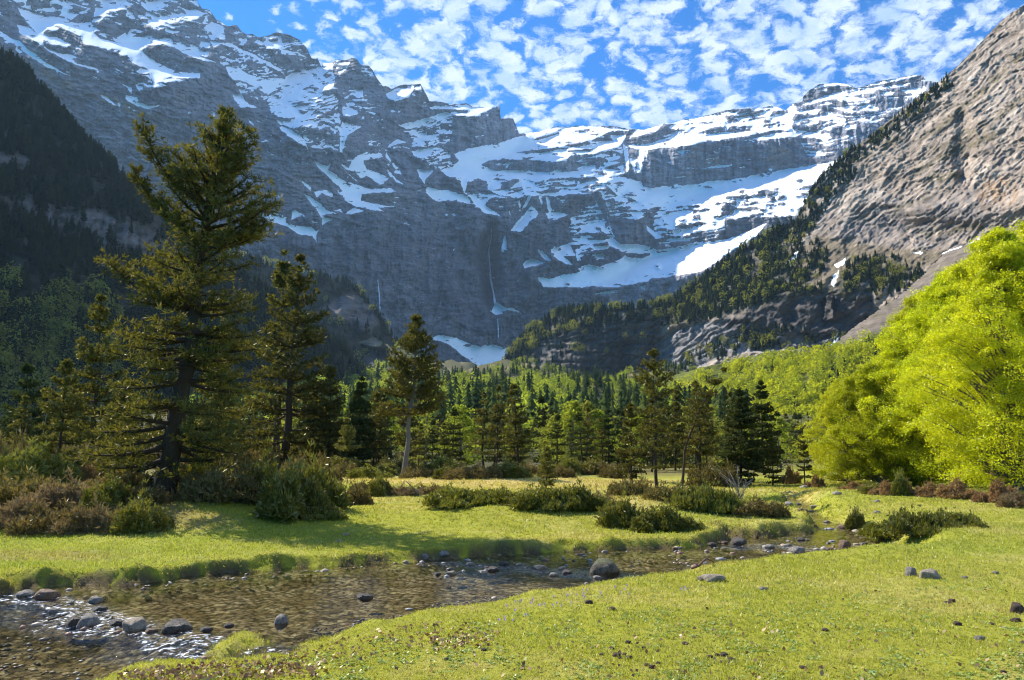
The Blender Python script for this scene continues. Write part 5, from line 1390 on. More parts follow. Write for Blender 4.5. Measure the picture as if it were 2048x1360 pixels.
leader('limb', 388, 470, 262, 330, 9, 0.45, t1)
leader('limb', 392, 500, 530, 445, 10, 0.8, t1)
leader('limb', 375, 620, 215, 520, 12, 0.95, t1)

# ---- other pines near the stream
def std_pine(seed, H, label, px, py, h_px, rz=0.0, wide=1.0, base=0.12, r0=0.016, gap=0.17, nwh=20, per=5, fol=None, bark=None, trunk=None, sx=1.0, L=0.19, w=0.014, k=9, group=None, prof=None, dead=3, up1=-0.05, up0=0.9):
    prof = prof or [(0.05, .10), (0.15, .20), (0.3, .22), (0.5, .18), (0.7, .13), (0.85, .08), (0.95, .045), (1, .01)]
    prof = [(t, r_ * H * wide) for t, r_ in prof]; w = w * 2.2; gap = gap * 0.82
    t = pine_tree(seed, H, prof, trunk or [(0, 0, 0), (0.1, 0.05, 0.5), (0.05, 0, 1)], r0 * H, nwh=nwh, per=per, tuft_gap=gap, L=L, w=w, k=k, base=base, fol=fol, bark=bark, dead=dead, up1=up1, up0=up0)
    return place(t, px, py, label, 'tree', group, h_px, H, rz, 0.05, sx)
t2 = std_pine(111, 9.5, 'second tall pine just right of the biggest pine, olive crown', 566, 945, 428, wide=1.15, base=0.10, r0=0.020, gap=0.19, nwh=22, per=4, trunk=[(0, 0, 0), (0.1, 0, .3), (0.25, 0, .6), (0.45, 0, 1)], w=0.014, L=0.2)
t2b = std_pine(112, 8.0, 'slim pine with a pointed top standing behind the second tall pine', 548, 935, 425, wide=0.55, base=0.35, nwh=14, L=0.2)
t3 = std_pine(113, 9.0, 'tall pine with a bare pale lower trunk on the tan grass', 806, 957, 320, wide=1.2, base=0.36, r0=0.017, gap=0.15, nwh=21, per=5, bark=B_GREY, trunk=[(0, 0, 0), (0.35, 0, .4), (0.6, 0, .8), (0.62, 0, 1)], dead=7, prof=[(0.3, .10), (0.4, .20), (0.5, .19), (0.62, .18), (0.75, .14), (0.86, .085), (0.95, .05), (1, .01)], w=0.013)
t4 = std_pine(114, 9.0, 'dark pine with a thin straight trunk right of the middle of the meadow', 1312, 992, 285, wide=1.1, base=0.22, r0=0.012, gap=0.16, nwh=18, per=4, dead=9, prof=[(0.15, .12), (0.3, .16), (0.5, .13), (0.62, .17), (0.75, .16), (0.88, .10), (0.95, .06), (1, .01)], w=0.012)
t5 = std_pine(115, 8.5, 'leaning pine tilted to the right with a sparse crown', 1362, 978, 235, wide=1.0, base=0.35, r0=0.012, gap=0.17, nwh=13, per=4, trunk=[(0, 0, 0), (0.3, 0, .3), (1.6, 0, .7), (3.4, 0, 1)], dead=5)
t6 = std_pine(116, 8.0, 'dense dark fir with a full cone beside the dead grey shrub', 1484, 972, 190, wide=1.25, base=0.04, r0=0.014, gap=0.14, nwh=24, per=7, fol=F_FIR, dead=0, up1=-0.12, up0=0.4, w=0.02)
t7 = std_pine(117, 8.0, 'dark fir with wide boughs against the bright beech slope', 1527, 950, 182, wide=1.0, base=0.05, r0=0.012, gap=0.16, nwh=20, per=7, fol=F_FIR, dead=0, up1=-0.12, up0=0.4, w=0.02)
t8 = std_pine(118, 6.0, 'slim olive pine at the meadow edge left of the last small pine', 1546, 973, 100, wide=0.9, base=0.12, nwh=14, w=0.018)
t9 = std_pine(119, 6.0, 'small thin-trunked pine standing alone in front of the bright beeches', 1610, 975, 98, wide=0.85, base=0.25, nwh=13, w=0.018)
t10 = std_pine(120, 3.0, 'small dark juniper tree with a pointed top among low mats', 1092, 978, 82, wide=1.25, base=0.02, nwh=13, per=7, fol=F_JUN, dead=0, gap=0.12, L=0.13, w=0.013, up1=0.2, up0=1.0)
t11 = std_pine(121, 8.0, 'young pine with a bare leader and tiered boughs behind the biggest pine', 176, 955, 356, wide=1.05, base=0.06, nwh=15, per=6, gap=0.15, up1=0.0, w=0.015)
t12 = std_pine(122, 6.5, 'bushy olive pine at the left, lower than the tiered young pine', 112, 965, 238, wide=1.25, base=0.03, nwh=17, per=6, gap=0.15, w=0.014)
t13 = std_pine(123, 6.0, 'hazy dark pine at the far left edge', 38, 940, 205, wide=1.35, base=0.05, nwh=16, per=6, gap=0.15, fol=F_FIR, w=0.016)
t14 = std_pine(124, 7.0, 'stout dark pine right of the second tall pine', 655, 945, 205, wide=1.0, base=0.05, nwh=18, per=6, w=0.016)
t15 = std_pine(125, 7.5, 'black-green fir with a flat side next to the pale-trunked pine', 716, 945, 185, wide=0.95, base=0.03, nwh=20, per=7, fol=F_FIR, dead=0, up1=-0.1, up0=0.4, w=0.02)
t16 = std_pine(126, 5.0, 'small bright green pine low beside the black-green fir', 690, 950, 110, wide=1.3, base=0.03, nwh=13, per=7, fol=F_JUN, dead=0, w=0.018)
t17 = std_pine(127, 7.0, 'dark bushy pine behind the trunk of the leaning pine', 1400, 965, 190, wide=1.0, base=0.05, nwh=16, per=6, w=0.016)
t18 = std_pine(128, 6.0, 'round dark pine close behind the straight thin pine', 1262, 962, 150, wide=1.1, base=0.06, nwh=14, per=6, w=0.018)
t19 = std_pine(129, 8.0, 'broad dark pine filling the gap behind the biggest pine', 430, 950, 300, wide=1.1, base=0.05, nwh=18, per=6, w=0.016)
t20 = std_pine(130, 6.0, 'low spreading pine left of the biggest pine', 235, 965, 200, wide=1.35, base=0.04, nwh=15, per=6, w=0.015)

# ---- the beeches on the right
BE = [beech_tree(201, 12.0, 4.3, 900, 330, 0.085, (0.35, 1.0), low=0.04), beech_tree(202, 12.0, 3.9, 820, 330, 0.085, (0.35, 1.0), low=0.04), beech_tree(203, 8.0, 3.2, 520, 270, 0.085, (0.3, 0.8), low=0.07, shape=[(0, 0.7), (0.12, 1.0), (0.4, 1.0), (0.65, 0.8), (0.85, 0.5), (1, 0.08)])]
bs = [  # proto, px, py, height px, rz, widen, label
    (2, 1698, 968, 205, 0.5, 0.95, 'smaller rounded beech at the left end of the bright row'),
    (2, 1757, 972, 238, 2.1, 0.95, 'upright beech with a visible dark trunk, second from the left of the bright row'),
    (1, 1832, 972, 300, 0.8, 1.05, 'bright beech between the upright one and the great one at the right'),
    (1, 1868, 962, 372, 4.0, 0.9, 'beech squeezed in just left of and behind the great one'),
    (0, 1925, 978, 430, 1.9, 0.95, 'great spreading beech with low boughs over the rusty shrubs'),
    (1, 2040, 982, 520, 3.4, 0.95, 'highest beech, cut by the right edge of the picture'),
    (0, 2150, 985, 560, 5.1, 0.95, 'beech only partly in view at the right edge'),
    (1, 2010, 955, 455, 0.2, 1.0, 'beech standing behind the two largest at the right'),
]
first = {}
for q, px, py, hp, rz, sx, lab in bs:
    o = BE[q] if q not in first else copy_tree(BE[q])
    first[q] = 1
    place(o, px, py, lab, 'tree', 'bright spring beeches on the right', hp, (12.0, 12.0, 8.0)[q], rz, 0.1, sx)

# ================================================================= FORESTS
def low_conifer(seed, tiers=7, spikes=6, w=0.23):
    r = np.random.default_rng(seed); V, F = [], []
    for t in range(tiers):
        h = 0.10 + 0.86 * t / tiers
        rr = w * (1.05 - h) * r.uniform(0.8, 1.2) + 0.012
        p0 = r.uniform(0, 6.28)
        for q in range(spikes):
            a = p0 + q * 6.283 / spikes + r.normal(0, 0.25)
            l = rr * r.uniform(0.7, 1.25)
            top = [0, 0, h + 0.20 * (1 - h * 0.5)]
            tip = [math.cos(a) * l, math.sin(a) * l, h - 0.02 + r.normal(0, 0.015)]
            a2 = a + 0.62; a1 = a - 0.62
            p = [math.cos(a1) * l * 0.62, math.sin(a1) * l * 0.62, h + 0.02]; s = [math.cos(a2) * l * 0.62, math.sin(a2) * l * 0.62, h + 0.02]
            n = len(V); V += [top, p, tip, s]; F += [[n, n + 1, n + 2], [n, n + 2, n + 3]]
    n = len(V); V += [[-.012, 0, -0.15], [.012, 0, -0.15], [0, 0, 0.6]]; F += [[n, n + 1, n + 2]]
    return np.array(V), np.array(F)

def low_broad(seed, n=150, size=0.13, R_=0.40, narrow=1.0):
    r = np.random.default_rng(seed)
    d = rvec(r, n)
    lob = 1 + 0.25 * np.sin(3 * np.arctan2(d[:, 1], d[:, 0]) + seed) * d[:, 2:3].ravel()
    P = d * (0.55 + 0.45 * r.random((n, 1)) ** 0.5) * np.array([R_ * narrow, R_ * narrow, 0.46]) * lob[:, None] + [0, 0, 0.52]
    V, F, var = leaves(r, P, size, 0.5)
    return V, np.concatenate([F[:, [0, 1, 2]], F[:, [0, 2, 3]]]), var

LC = [low_conifer(900 + i) for i in range(5)]
LB = [low_broad(920 + i) for i in range(4)]

def scatter(name, P, Hs, kinds, mats, label=None, lib=None):
    """one mesh holding a whole far-off wood"""
    Vs, Fs, vs, mi, n0 = [], [], [], [], 0
    r = np.random.default_rng(len(P))
    for p, h, kd in zip(P, Hs, kinds):
        if kd == 0:
            V, F = LC[r.integers(0, len(LC))]; var = np.full(len(V), r.random() * 1.2 - .1) + r.uniform(-.2, .2, len(V))
            wd_ = h * r.uniform(0.8, 1.7)
        else:
            V, F, var = LB[r.integers(0, len(LB))]; var = var * 0.35 + r.random() * 0.9 - 0.15
            wd_ = h * r.uniform(0.85, 1.3)
        a = r.uniform(0, 6.283); ca, sa = math.cos(a), math.sin(a)
        W_ = np.stack([(V[:, 0] * ca - V[:, 1] * sa) * wd_, (V[:, 0] * sa + V[:, 1] * ca) * wd_, V[:, 2] * h], -1) + p
        Vs.append(W_); Fs.append(F + n0); vs.append(np.clip(var, 0, 1)); mi.append(np.full(len(F), kd)); n0 += len(V)
    o = link(name, mesh_np(name, np.concatenate(Vs), np.concatenate(Fs), mats, False, {'Var': np.concatenate(vs)}, None, np.concatenate(mi)))
    return tag(o, label, None, None, 'stuff')

def sample_poly(r, poly, n, dens=None):
    poly = np.array(poly, float); x0, y0 = poly.min(0); x1, y1 = poly.max(0)
    out = np.zeros((0, 2))
    while len(out) < n:
        X = r.uniform(x0, x1, n * 3); Yq = r.uniform(y0, y1, n * 3)
        k = in_poly(X, Yq, poly)
        if dens is not None:
            k &= r.random(n * 3) < dens(X, Yq)
        out = np.concatenate([out, np.stack([X[k], Yq[k]], -1)])
    return out[:n]

# -- left shaded mountainside: conifers, a few leafy trees low down
r = np.random.default_rng(5)
def densD(X, Yq):
    b = in_poly(X, Yq, [(-80, 400), (60, 405), (160, 420), (260, 445), (330, 485), (330, 520), (240, 515), (140, 465), (40, 430), (-80, 430)])
    b2 = in_poly(X, Yq, [(-100, 300), (50, 310), (70, 345), (-20, 350)])
    n = fbm(X / 40, Yq / 30, 3, 951)
    return np.where(b | b2, 0.06, sstep(n, -0.45, 0.05) * 0.9 + 0.1)
polyD = [(x, y + 2) for x, y in sky_D if -70 <= x <= 870] + [(870, 905), (-80, 905)]
S_ = sample_poly(r, polyD, 5200, densD)
sk = np.array(sky_D, float)
xs_ = r.uniform(-60, 700, 420); rim = np.stack([xs_, np.interp(xs_, sk[:, 0], sk[:, 1]) + r.uniform(1, 7, 420)], -1)
S_ = np.concatenate([S_, rim]); PD = MD.point(S_[:, 0], S_[:, 1])
kd = ((r.random(len(S_)) < 0.30 * sstep(S_[:, 1], 520, 640)) * sstep(260 - S_[:, 0], 0, 60) > 0.3).astype(int)
scatter('conifer_wood', PD, r.uniform(9, 17, len(S_)), kd, [F_FAR_SHADE, F_BEECHFAR], 'dark wood covering the shaded mountainside on the left')
# -- spur, ridge
polyE = [(x, y + 2) for x, y in sky_E] + [(900, 905), (330, 905)]
S_ = sample_poly(r, polyE, 1300, lambda X, Yq: np.where(in_poly(X, Yq, [(640, 620), (690, 590), (735, 602), (755, 645), (735, 660), (680, 640)]), 0.08, 1.0))
xs_ = r.uniform(330, 800, 220); sk = np.array(sky_E, float); S_ = np.concatenate([S_, np.stack([xs_, np.interp(xs_, sk[:, 0], sk[:, 1]) + r.uniform(1, 5, 220)], -1)])
scatter('spur_wood', ME.point(S_[:, 0], S_[:, 1]), r.uniform(11, 19, len(S_)), (r.random(len(S_)) < 0.08).astype(int), [F_FAR_SHADE, F_BEECHFAR], 'dark wood on the shaded spur below the grey wall')
def densF(X, Yq):
    tan_ = in_poly(X, Yq, [(640, 618), (700, 640), (780, 690), (860, 730), (830, 730), (740, 700), (650, 655)]) | in_poly(X, Yq, [(850, 705), (900, 735), (960, 755), (1000, 790), (930, 795), (870, 765)])
    rock = in_poly(X, Yq, [(640, 690), (700, 690), (780, 700), (790, 740), (740, 760), (670, 740)])
    return np.where(tan_, 0.10, np.where(rock, 0.08, 0.85))
polyF = [(x, y + 2) for x, y in sky_F] + [(1120, 905), (430, 905)]
S_ = sample_poly(r, polyF, 1500, densF)
scatter('ridge_wood', MF.point(S_[:, 0], S_[:, 1]), r.uniform(6, 13, len(S_)), (r.random(len(S_)) < 0.42).astype(int), [F_FAR_SHADE, F_BEECHFAR], 'mixed wood on the sunlit ridge left of the snow gully')
# -- bluff and cliff woods
polys = [([(1000, 742), (1015, 712), (1035, 690), (1062, 662), (1106, 632), (1150, 620), (1250, 618), (1330, 608), (1420, 555), (1500, 497), (1560, 462), (1600, 430), (1640, 450), (1590, 500), (1600, 540), (1660, 585), (1560, 600), (1500, 615), (1430, 640), (1350, 660), (1310, 648), (1200, 650), (1140, 665), (1080, 690), (1040, 740), (1010, 750)], 1700),
         ([(1600, 425), (1650, 350), (1690, 315), (1700, 300), (1735, 285), (1700, 330), (1720, 350), (1670, 400), (1640, 440), (1600, 470), (1575, 470)], 260),
         ([(1700, 300), (1760, 262), (1830, 205), (1900, 150), (1905, 175), (1850, 225), (1800, 265), (1750, 300), (1700, 330)], 170),
         ([(1680, 540), (1720, 515), (1780, 512), (1840, 530), (1850, 560), (1800, 590), (1740, 610), (1690, 600)], 330),
         ([(1590, 490), (1640, 480), (1660, 510), (1640, 560), (1600, 560)], 120),
         ([(1350, 735), (1400, 700), (1500, 660), (1560, 650), (1620, 660), (1640, 690), (1560, 700), (1460, 712), (1400, 735)], 210),
         ([(1100, 650), (1280, 640), (1300, 700), (1200, 720), (1050, 740)], 40), ([(1650, 690), (1700, 660), (1760, 620), (1800, 600), (1745, 640), (1700, 680)], 40)]
S_ = np.concatenate([sample_poly(r, p, n, lambda X, Yq: sstep(fbm(X / 24, Yq / 16, 3, 955), -0.55, -0.05)) for p, n in polys])
sk = np.array(sky_H, float); xs_ = r.uniform(1003, 1700, 330); S_ = np.concatenate([S_, np.stack([xs_, np.interp(xs_, sk[:, 0], sk[:, 1]) + r.uniform(1, 6, 330)], -1)])
PH = MH.point(S_[:, 0], S_[:, 1]); isb = (r.random(len(S_)) < np.where(S_[:, 1] > 655, 0.30, np.where((S_[:, 0] > 1480) & (S_[:, 1] > 540), 0.14, 0.08))).astype(int)
scatter('bluff_wood', PH, np.where(S_[:, 0] > 1560, 0.62, 1.0) * r.uniform(8, 17, len(S_)), isb, [F_FAR_SHADE, F_BEECHFAR], 'dark wood along the top of the bluff and up the cliff edge')

# -- individual trees: prototypes of middle detail
def proto_pine(seed, H, wide, base, fol, nwh=12, per=6, k=5, L=0.34, w=0.05, gap=0.30, up1=-0.05, up0=0.8):
    prof = [(t, q * H * wide) for t, q in [(0.05, .12), (0.15, .19), (0.3, .20), (0.5, .165), (0.7, .12), (0.85, .075), (0.95, .04), (1, .01)]]
    return pine_tree(seed, H, prof, [(0, 0, 0), (0.1, 0.1, 1)], 0.014 * H, nwh=nwh, per=per, tuft_gap=gap, L=L, w=w, k=k, base=base, fol=fol, up1=up1, up0=up0, name='conifer_tree')
PP = [proto_pine(301, 9, 0.95, .10, F_FIR), proto_pine(302, 10, 0.85, .22, F_PINE), proto_pine(303, 9, 1.2, .04, F_FIR, up1=-0.15, up0=.4), proto_pine(304, 8, 1.1, .12, F_PINE), proto_pine(305, 10, 0.7, .06, F_FIR, up1=-.1, up0=.5)]
PB = [beech_tree(311, 9, 2.9, 60, 45, 0.34, (0.7, 1.5), fol=F_BEECHFAR, name='broadleaf_tree'), beech_tree(312, 9, 2.3, 55, 45, 0.32, (0.6, 1.3), fol=F_BEECHFAR, name='broadleaf_tree'), beech_tree(313, 9, 3.3, 60, 50, 0.36, (0.8, 1.6), fol=F_BEECHFAR, name='broadleaf_tree')]
PHt = [9, 10, 9, 8, 10]
usedp, usedb = set(), set()
def put(kind, i, x, y, z, h, label, group):
    src = (PP if kind == 0 else PB)[i]; us = usedp if kind == 0 else usedb
    o = src if i not in us else copy_tree(src); us.add(i)
    s = h / (PHt[i] if kind == 0 else 9.0)
    o.location = (x, y, z - 0.15); o.scale = (s * random.uniform(.85, 1.2),) * 2 + (s,); o.rotation_euler = (random.uniform(-.05, .05), random.uniform(-.05, .05), random.uniform(0, 6.28))
    tag(o, label, 'tree', group)
rr_ = np.random.default_rng(77)
N1 = 285
pxs = rr_.uniform(-30, 1660, N1 * 4); Ys_ = 60 + 175 * rr_.random(N1 * 4) ** 1.35
X_ = (pxs - CX) / F_PX * Ys_
gap_ = (pxs > 1560) & (Ys_ < 80)
X_, Ys_, pxs = X_[~gap_], Ys_[~gap_], pxs[~gap_]
keep = []
cells = {}
for i in range(len(X_)):
    c_ = (int(X_[i] / 2.6), int(Ys_[i] / 3.2))
    if c_ in cells: continue
    cells[c_] = 1; keep.append(i)
    if len(keep) >= N1: break
order = sorted(keep, key=lambda i: Ys_[i])
for q, i in enumerate(order):
    x, y = X_[i], Ys_[i]; z = ground_z(x, y)
    zone = 'left' if pxs[i] < 560 else ('middle' if pxs[i] < 1250 else 'right')
    row = 'front edge' if y < 95 else ('second rank' if y < 140 else 'inner part')
    lab = {'front edge': 'dark conifer along the front edge of the valley wood, %s', 'second rank': 'dark conifer in the second rank of the valley wood, %s', 'inner part': 'dark conifer deep inside the valley wood, %s'}[row] % {'left': 'beyond the thicket', 'middle': 'in the middle', 'right': 'at the right'}[zone]
    put(0, int(rr_.integers(0, 5)), x, y, z, rr_.uniform(2.2, 5.8) + y * 0.024, lab, 'conifers of the valley wood, %s, %s' % (row, zone))
def ordinal(n):
    u_ = 'first second third fourth fifth sixth seventh eighth ninth'.split(); tens = {20: 'twenty', 30: 'thirty', 40: 'forty', 50: 'fifty'}
    base_ = u_ + 'tenth eleventh twelfth thirteenth fourteenth fifteenth sixteenth seventeenth eighteenth nineteenth'.split()
    if n < 20: return base_[n - 1]
    t_, r_ = n // 10 * 10, n % 10
    return tens[t_] + '-' + u_[r_ - 1] if r_ else tens[t_][:-1] + 'ieth'
for rowkey in ('front edge', 'second rank'):
    for zone in ('left', 'middle', 'right'):
        grp = 'conifers of the valley wood, %s, %s' % (rowkey, zone)
        os_ = sorted([o for o in COL.objects if o.get('group') == grp], key=lambda o: o.location.x / o.location.y)
        for n_i, o in enumerate(os_):
            o['label'] = 'dark conifer, %s from the left in the %s, %s part of the valley wood' % (ordinal(n_i + 1), rowkey, zone)
# leafy trees mixed in, further back
N2 = 170; Yb = 72 + 260 * rr_.random(N2) ** 0.9; pb = np.where(rr_.random(N2) < .65, rr_.uniform(560, 1500, N2), rr_.uniform(1100, 1640, N2))
o_ = np.argsort(Yb)
for i in o_:
    x, y = (pb[i] - CX) / F_PX * Yb[i], Yb[i]; z = ground_z(x, y)
    zone = 'left' if pb[i] < 900 else ('middle' if pb[i] < 1250 else 'right')
    lab = 'yellow-green leafy tree among dark conifers in the valley wood, %s' % {'left': 'left of centre', 'middle': 'near the centre', 'right': 'right of centre'}[zone]
    put(1, int(rr_.integers(0, 3)), x, y, z, rr_.uniform(4.0, 6.0) + Yb[i] * 0.012, lab, 'leafy trees of the valley wood, ' + zone)
# far valley wood as one mass
n = 3600; Yf = 225 + 980 * r.random(n) ** 0.9; pf = r.uniform(380, 1500, n)
Xf = (pf - CX) / F_PX * Yf
zf, _ = height(Xf, Yf)
bare = fbm(Xf / 30, Yf / 45, 4, 825) > 0.33
k = ~(bare & (Yf > 350)); Xf, Yf, zf, pf = Xf[k], Yf[k], zf[k], pf[k]
mixn = fbm(Xf / 25, Yf / 60, 3, 961)
kd = (r.random(len(Xf)) < np.clip(0.32 + 0.30 * sstep(Yf, 300, 700) + 0.75 * mixn, 0.02, 0.85)).astype(int)
scatter('valley_wood', np.stack([Xf, Yf, zf - 0.5], -1), np.where(kd == 1, r.uniform(7, 13, len(Xf)), r.uniform(8, 20, len(Xf))), kd, [F_VALLEY_SUN, F_BEECHFAR], 'mixed wood filling the valley floor below the bluff')
# beech slope on the right: the nearest as trees of their own, the rest as one mass
polyI = [(1320, 792), (1360, 766), (1440, 742), (1560, 716), (1640, 709), (1680, 696), (1760, 675), (1850, 632), (1930, 566), (2080, 505), (2200, 460), (2200, 905), (1180, 905), (1210, 860)]
S_ = sample_poly(r, polyI, 2600)
S_ = S_[np.argsort(-S_[:, 1])]
PI_ = MI.point(S_[:, 0], S_[:, 1])
vis = (S_[:, 0] < 1720)
ind = np.nonzero(vis & (S_[:, 1] > 790))[0][:150]
for i in ind:
    put(1, int(rr_.integers(0, 3)), PI_[i, 0], PI_[i, 1], PI_[i, 2], rr_.uniform(6, 10), 'yellow-green beech low on the bright wooded slope at the right', 'beeches low on the right slope')
rest = np.ones(len(S_), bool); rest[ind] = False
kd = np.where(r.random(len(S_)) < 0.93, 1, 0)
F_SLOPE = foliage_mat('slope_beech_leaves', [(0.18, 0.28, 0.010), (0.58, 0.62, 0.015), (0.36, 0.25, 0.10)], 0.55, (1.25, 1.2, 0.6), 0.0, 0.4, 0.4)
scatter('beech_wood', PI_[rest], r.uniform(6, 10, rest.sum()), kd[rest], [F_FAR_SHADE, F_SLOPE], 'bright yellow-green beech wood covering the right slope')

# ================================================================= SHRUBS
SH = {
 'mat': (shrub(401, 1.0, 0.8, 0.42, 3000, 0.10, 0.014, 6, name='juniper_shrub', lobes=20), (1.0, 0.42)),
 'bush': (shrub(402, 0.62, 0.6, 0.85, 2600, 0.11, 0.014, 6, name='juniper_shrub', lobes=16), (0.62, 0.85)),
 'bush2': (shrub(403, 0.75, 0.6, 0.75, 2200, 0.13, 0.014, 6, name='juniper_shrub', lobes=13, spiky=1.5), (0.75, 0.75)),
 'dry': (shrub(404, 0.8, 0.6, 0.6, 1500, 0.13, 0.009, 5, F_DRY, stems=60, name='dry_shrub', lobes=16, spiky=1.6), (0.8, 0.6)),
 'mixed': (shrub(405, 0.8, 0.6, 0.7, 1700, 0.13, 0.012, 5, F_SCRUB, stems=60, name='scrubby_shrub', lobes=16, spiky=1.5), (0.8, 0.7)),
 'rust': (shrub(406, 0.8, 0.6, 0.55, 1600, 0.10, 0.014, 5, F_RUST, stems=30, name='rusty_shrub', lobes=8), (0.8, 0.55)),
}
used_sh = set()
def bush(kind, px, py, w, h, label, cat='shrub', group=None):
    root, (rw, rh) = SH[kind]
    o = root if kind not in used_sh else copy_tree(root); used_sh.add(kind)
    p = foot(px, py); u_ = p.y / F_PX
    o.location = (p.x, p.y, p.z - 0.04)
    sx = w * 1.15 * u_ / (2 * rw); sz = h * 0.98 * u_ / rh
    o.scale = (sx, min(sx, 1.6), sz); o.rotation_euler = (0, 0, random.choice([0, 3.14]) + random.uniform(-.3, .3))
    tag(o, label, cat, group)
BUSHES = [
 ('dry', 35, 1052, 130, 62, 'brown dry scrub at the lower left corner of the thicket'), ('mixed', 110, 1062, 130, 66, 'olive and brown scrub at the front of the left thicket'),
 ('dry', 190, 1064, 120, 62, 'dry pinkish-brown scrub between two green bushes at the thicket front'), ('bush2', 262, 1066, 95, 78, 'green juniper at the right front corner of the left thicket'),
 ('mat', 305, 1058, 60, 36, 'low juniper spilling onto the grass at the thicket end'), ('mixed', 30, 1010, 140, 80, 'dull scrub behind the brown corner of the left thicket'),
 ('dry', 140, 1015, 150, 64, 'reddish-brown scrub in the middle of the left thicket'), ('bush', 215, 1018, 90, 70, 'dark green juniper behind the front scrub of the thicket'),
 ('bush', 60, 968, 130, 90, 'leafy olive bush below the hazy pine at the far left'), ('mixed', 20, 950, 110, 95, 'twiggy bush touching the left edge of the picture'),
 ('dry', 150, 962, 120, 55, 'grey-brown scrub under the young tiered pine'), ('mixed', 240, 985, 110, 62, 'scrub just left of the biggest pine trunk'),
 ('mixed', 295, 1005, 80, 45, 'short brown scrub at the foot of the biggest pine'), ('bush2', 385, 985, 100, 72, 'dark shrub right behind the biggest pine trunk'),
 ('mixed', 450, 1000, 130, 85, 'twiggy dark shrub between the biggest pine and the dark juniper'), ('bush2', 510, 1005, 110, 95, 'shaded shrub left of the tall dark juniper'),
 ('bush', 578, 1034, 110, 118, 'tall dark juniper with a pointed top standing on the grass edge'), ('bush2', 640, 1016, 105, 98, 'olive juniper with upright sprays next to the dark one'),
 ('mixed', 690, 1012, 80, 58, 'dry olive shrub right of the upright olive juniper'), ('mat', 640, 1034, 90, 26, 'flat brownish juniper before the upright olive juniper'),
 ('mixed', 430, 950, 120, 70, 'scrub glimpsed beyond the biggest pine boughs'), ('mixed', 500, 945, 110, 66, 'light twiggy scrub left of the second pine trunk'),
 ('mixed', 620, 965, 100, 66, 'scrub at the foot of the stout dark pine'), ('bush', 757, 992, 46, 50, 'small dark juniper left of the pale-trunked pine'),
 ('mixed', 735, 985, 50, 30, 'low scrub beside the small dark juniper'), ('dry', 805, 990, 60, 24, 'tangle of dead twigs at the foot of the pale-trunked pine'),
 ('mixed', 860, 988, 60, 26, 'small mixed scrub right of the pale-trunked pine'), ('mat', 925, 1010, 120, 38, 'flat juniper mat at the left end of the meadow row'),
 ('mat', 985, 1004, 90, 30, 'yellowish juniper mat behind the left end of the row'), ('bush2', 1050, 1016, 90, 44, 'spiky juniper left of the small juniper tree'),
 ('mat', 1110, 1016, 100, 44, 'dense juniper mat before the small juniper tree'), ('bush2', 1165, 1016, 80, 52, 'juniper with pale twigs at the right end of the meadow row'),
 ('dry', 1195, 1018, 60, 40, 'bare greyish twigs at the right end of the meadow row'), ('bush2', 1250, 1052, 80, 62, 'bright green juniper leaning over the bank slope'),
 ('bush', 1290, 1060, 62, 48, 'compact juniper between two others on the bank slope'), ('bush2', 1338, 1058, 76, 56, 'spiky olive juniper on the bank slope above the stream'),
 ('mat', 1385, 1062, 50, 24, 'little juniper tuft lowest on the bank slope'), ('mixed', 1262, 992, 70, 46, 'scrub under the round dark pine'),
 ('mixed', 1335, 998, 70, 40, 'scrub at the foot of the straight thin pine'), ('mat', 1390, 1016, 90, 48, 'dark rounded juniper on the dry knoll'),
 ('mat', 1440, 1022, 80, 48, 'dark juniper sloping down the right side of the dry knoll'), ('mixed', 1505, 1028, 90, 42, 'brushy shrub with pale twigs above the narrow stream'),
 ('mixed', 1548, 1032, 50, 34, 'small brushy shrub nearest the upper stream'), ('mixed', 1430, 975, 80, 60, 'twiggy bush behind the dark rounded juniper'),
 ('bush', 1714, 1056, 36, 46, 'upright little juniper at the left end of the long mat'), ('mat', 1782, 1072, 100, 34, 'front left part of the long olive juniper mat right of the stream'),
 ('mat', 1845, 1064, 120, 44, 'middle of the long olive juniper mat right of the stream'), ('mat', 1912, 1052, 90, 32, 'right end of the long olive juniper mat'),
 ('rust', 1766, 990, 60, 28, 'round rusty shrub under the second beech'), ('rust', 1820, 988, 52, 24, 'small round rusty shrub right of the dark juniper cone'),
 ('rust', 1868, 992, 60, 28, 'rusty shrub left of the great beech foot'), ('rust', 1925, 994, 80, 36, 'wide rusty shrub under the great beech'),
 ('rust', 1990, 1006, 90, 44, 'russet undergrowth right of the great beech foot'), ('dry', 2040, 1012, 80, 36, 'brown undergrowth at the right edge below the beeches'),
 ('rust', 1700, 980, 60, 18, 'low rusty strip of shrub below the smaller beech'), ('rust', 1628, 976, 46, 26, 'rusty shrub left of the beeches, behind the lone small pine'),
 ('rust', 1575, 968, 44, 34, 'reddish shrub between the two slim small pines'), ('bush', 1802, 990, 34, 54, 'dark juniper cone between two rusty shrubs'),
 ('bush', 1745, 985, 60, 24, 'bright low green bush at the second beech foot'),
]
ORD = 'first second third fourth fifth sixth seventh eighth ninth tenth eleventh twelfth thirteenth fourteenth fifteenth sixteenth seventeenth eighteenth nineteenth twentieth'.split()
for b in BUSHES:
    bush(*b)
for i, x in enumerate(np.linspace(700, 1240, 17)):
    kind = ['mixed', 'bush2', 'bush', 'mixed'][i % 4]
    bush(kind, float(x + rr_.uniform(-10, 10)), float(rr_.uniform(948, 958)), float(rr_.uniform(45, 75)), float(rr_.uniform(26, 46)), '%s bush from the left in the scrub row before the wood' % ORD[i], group='scrub along the far edge of the meadow')
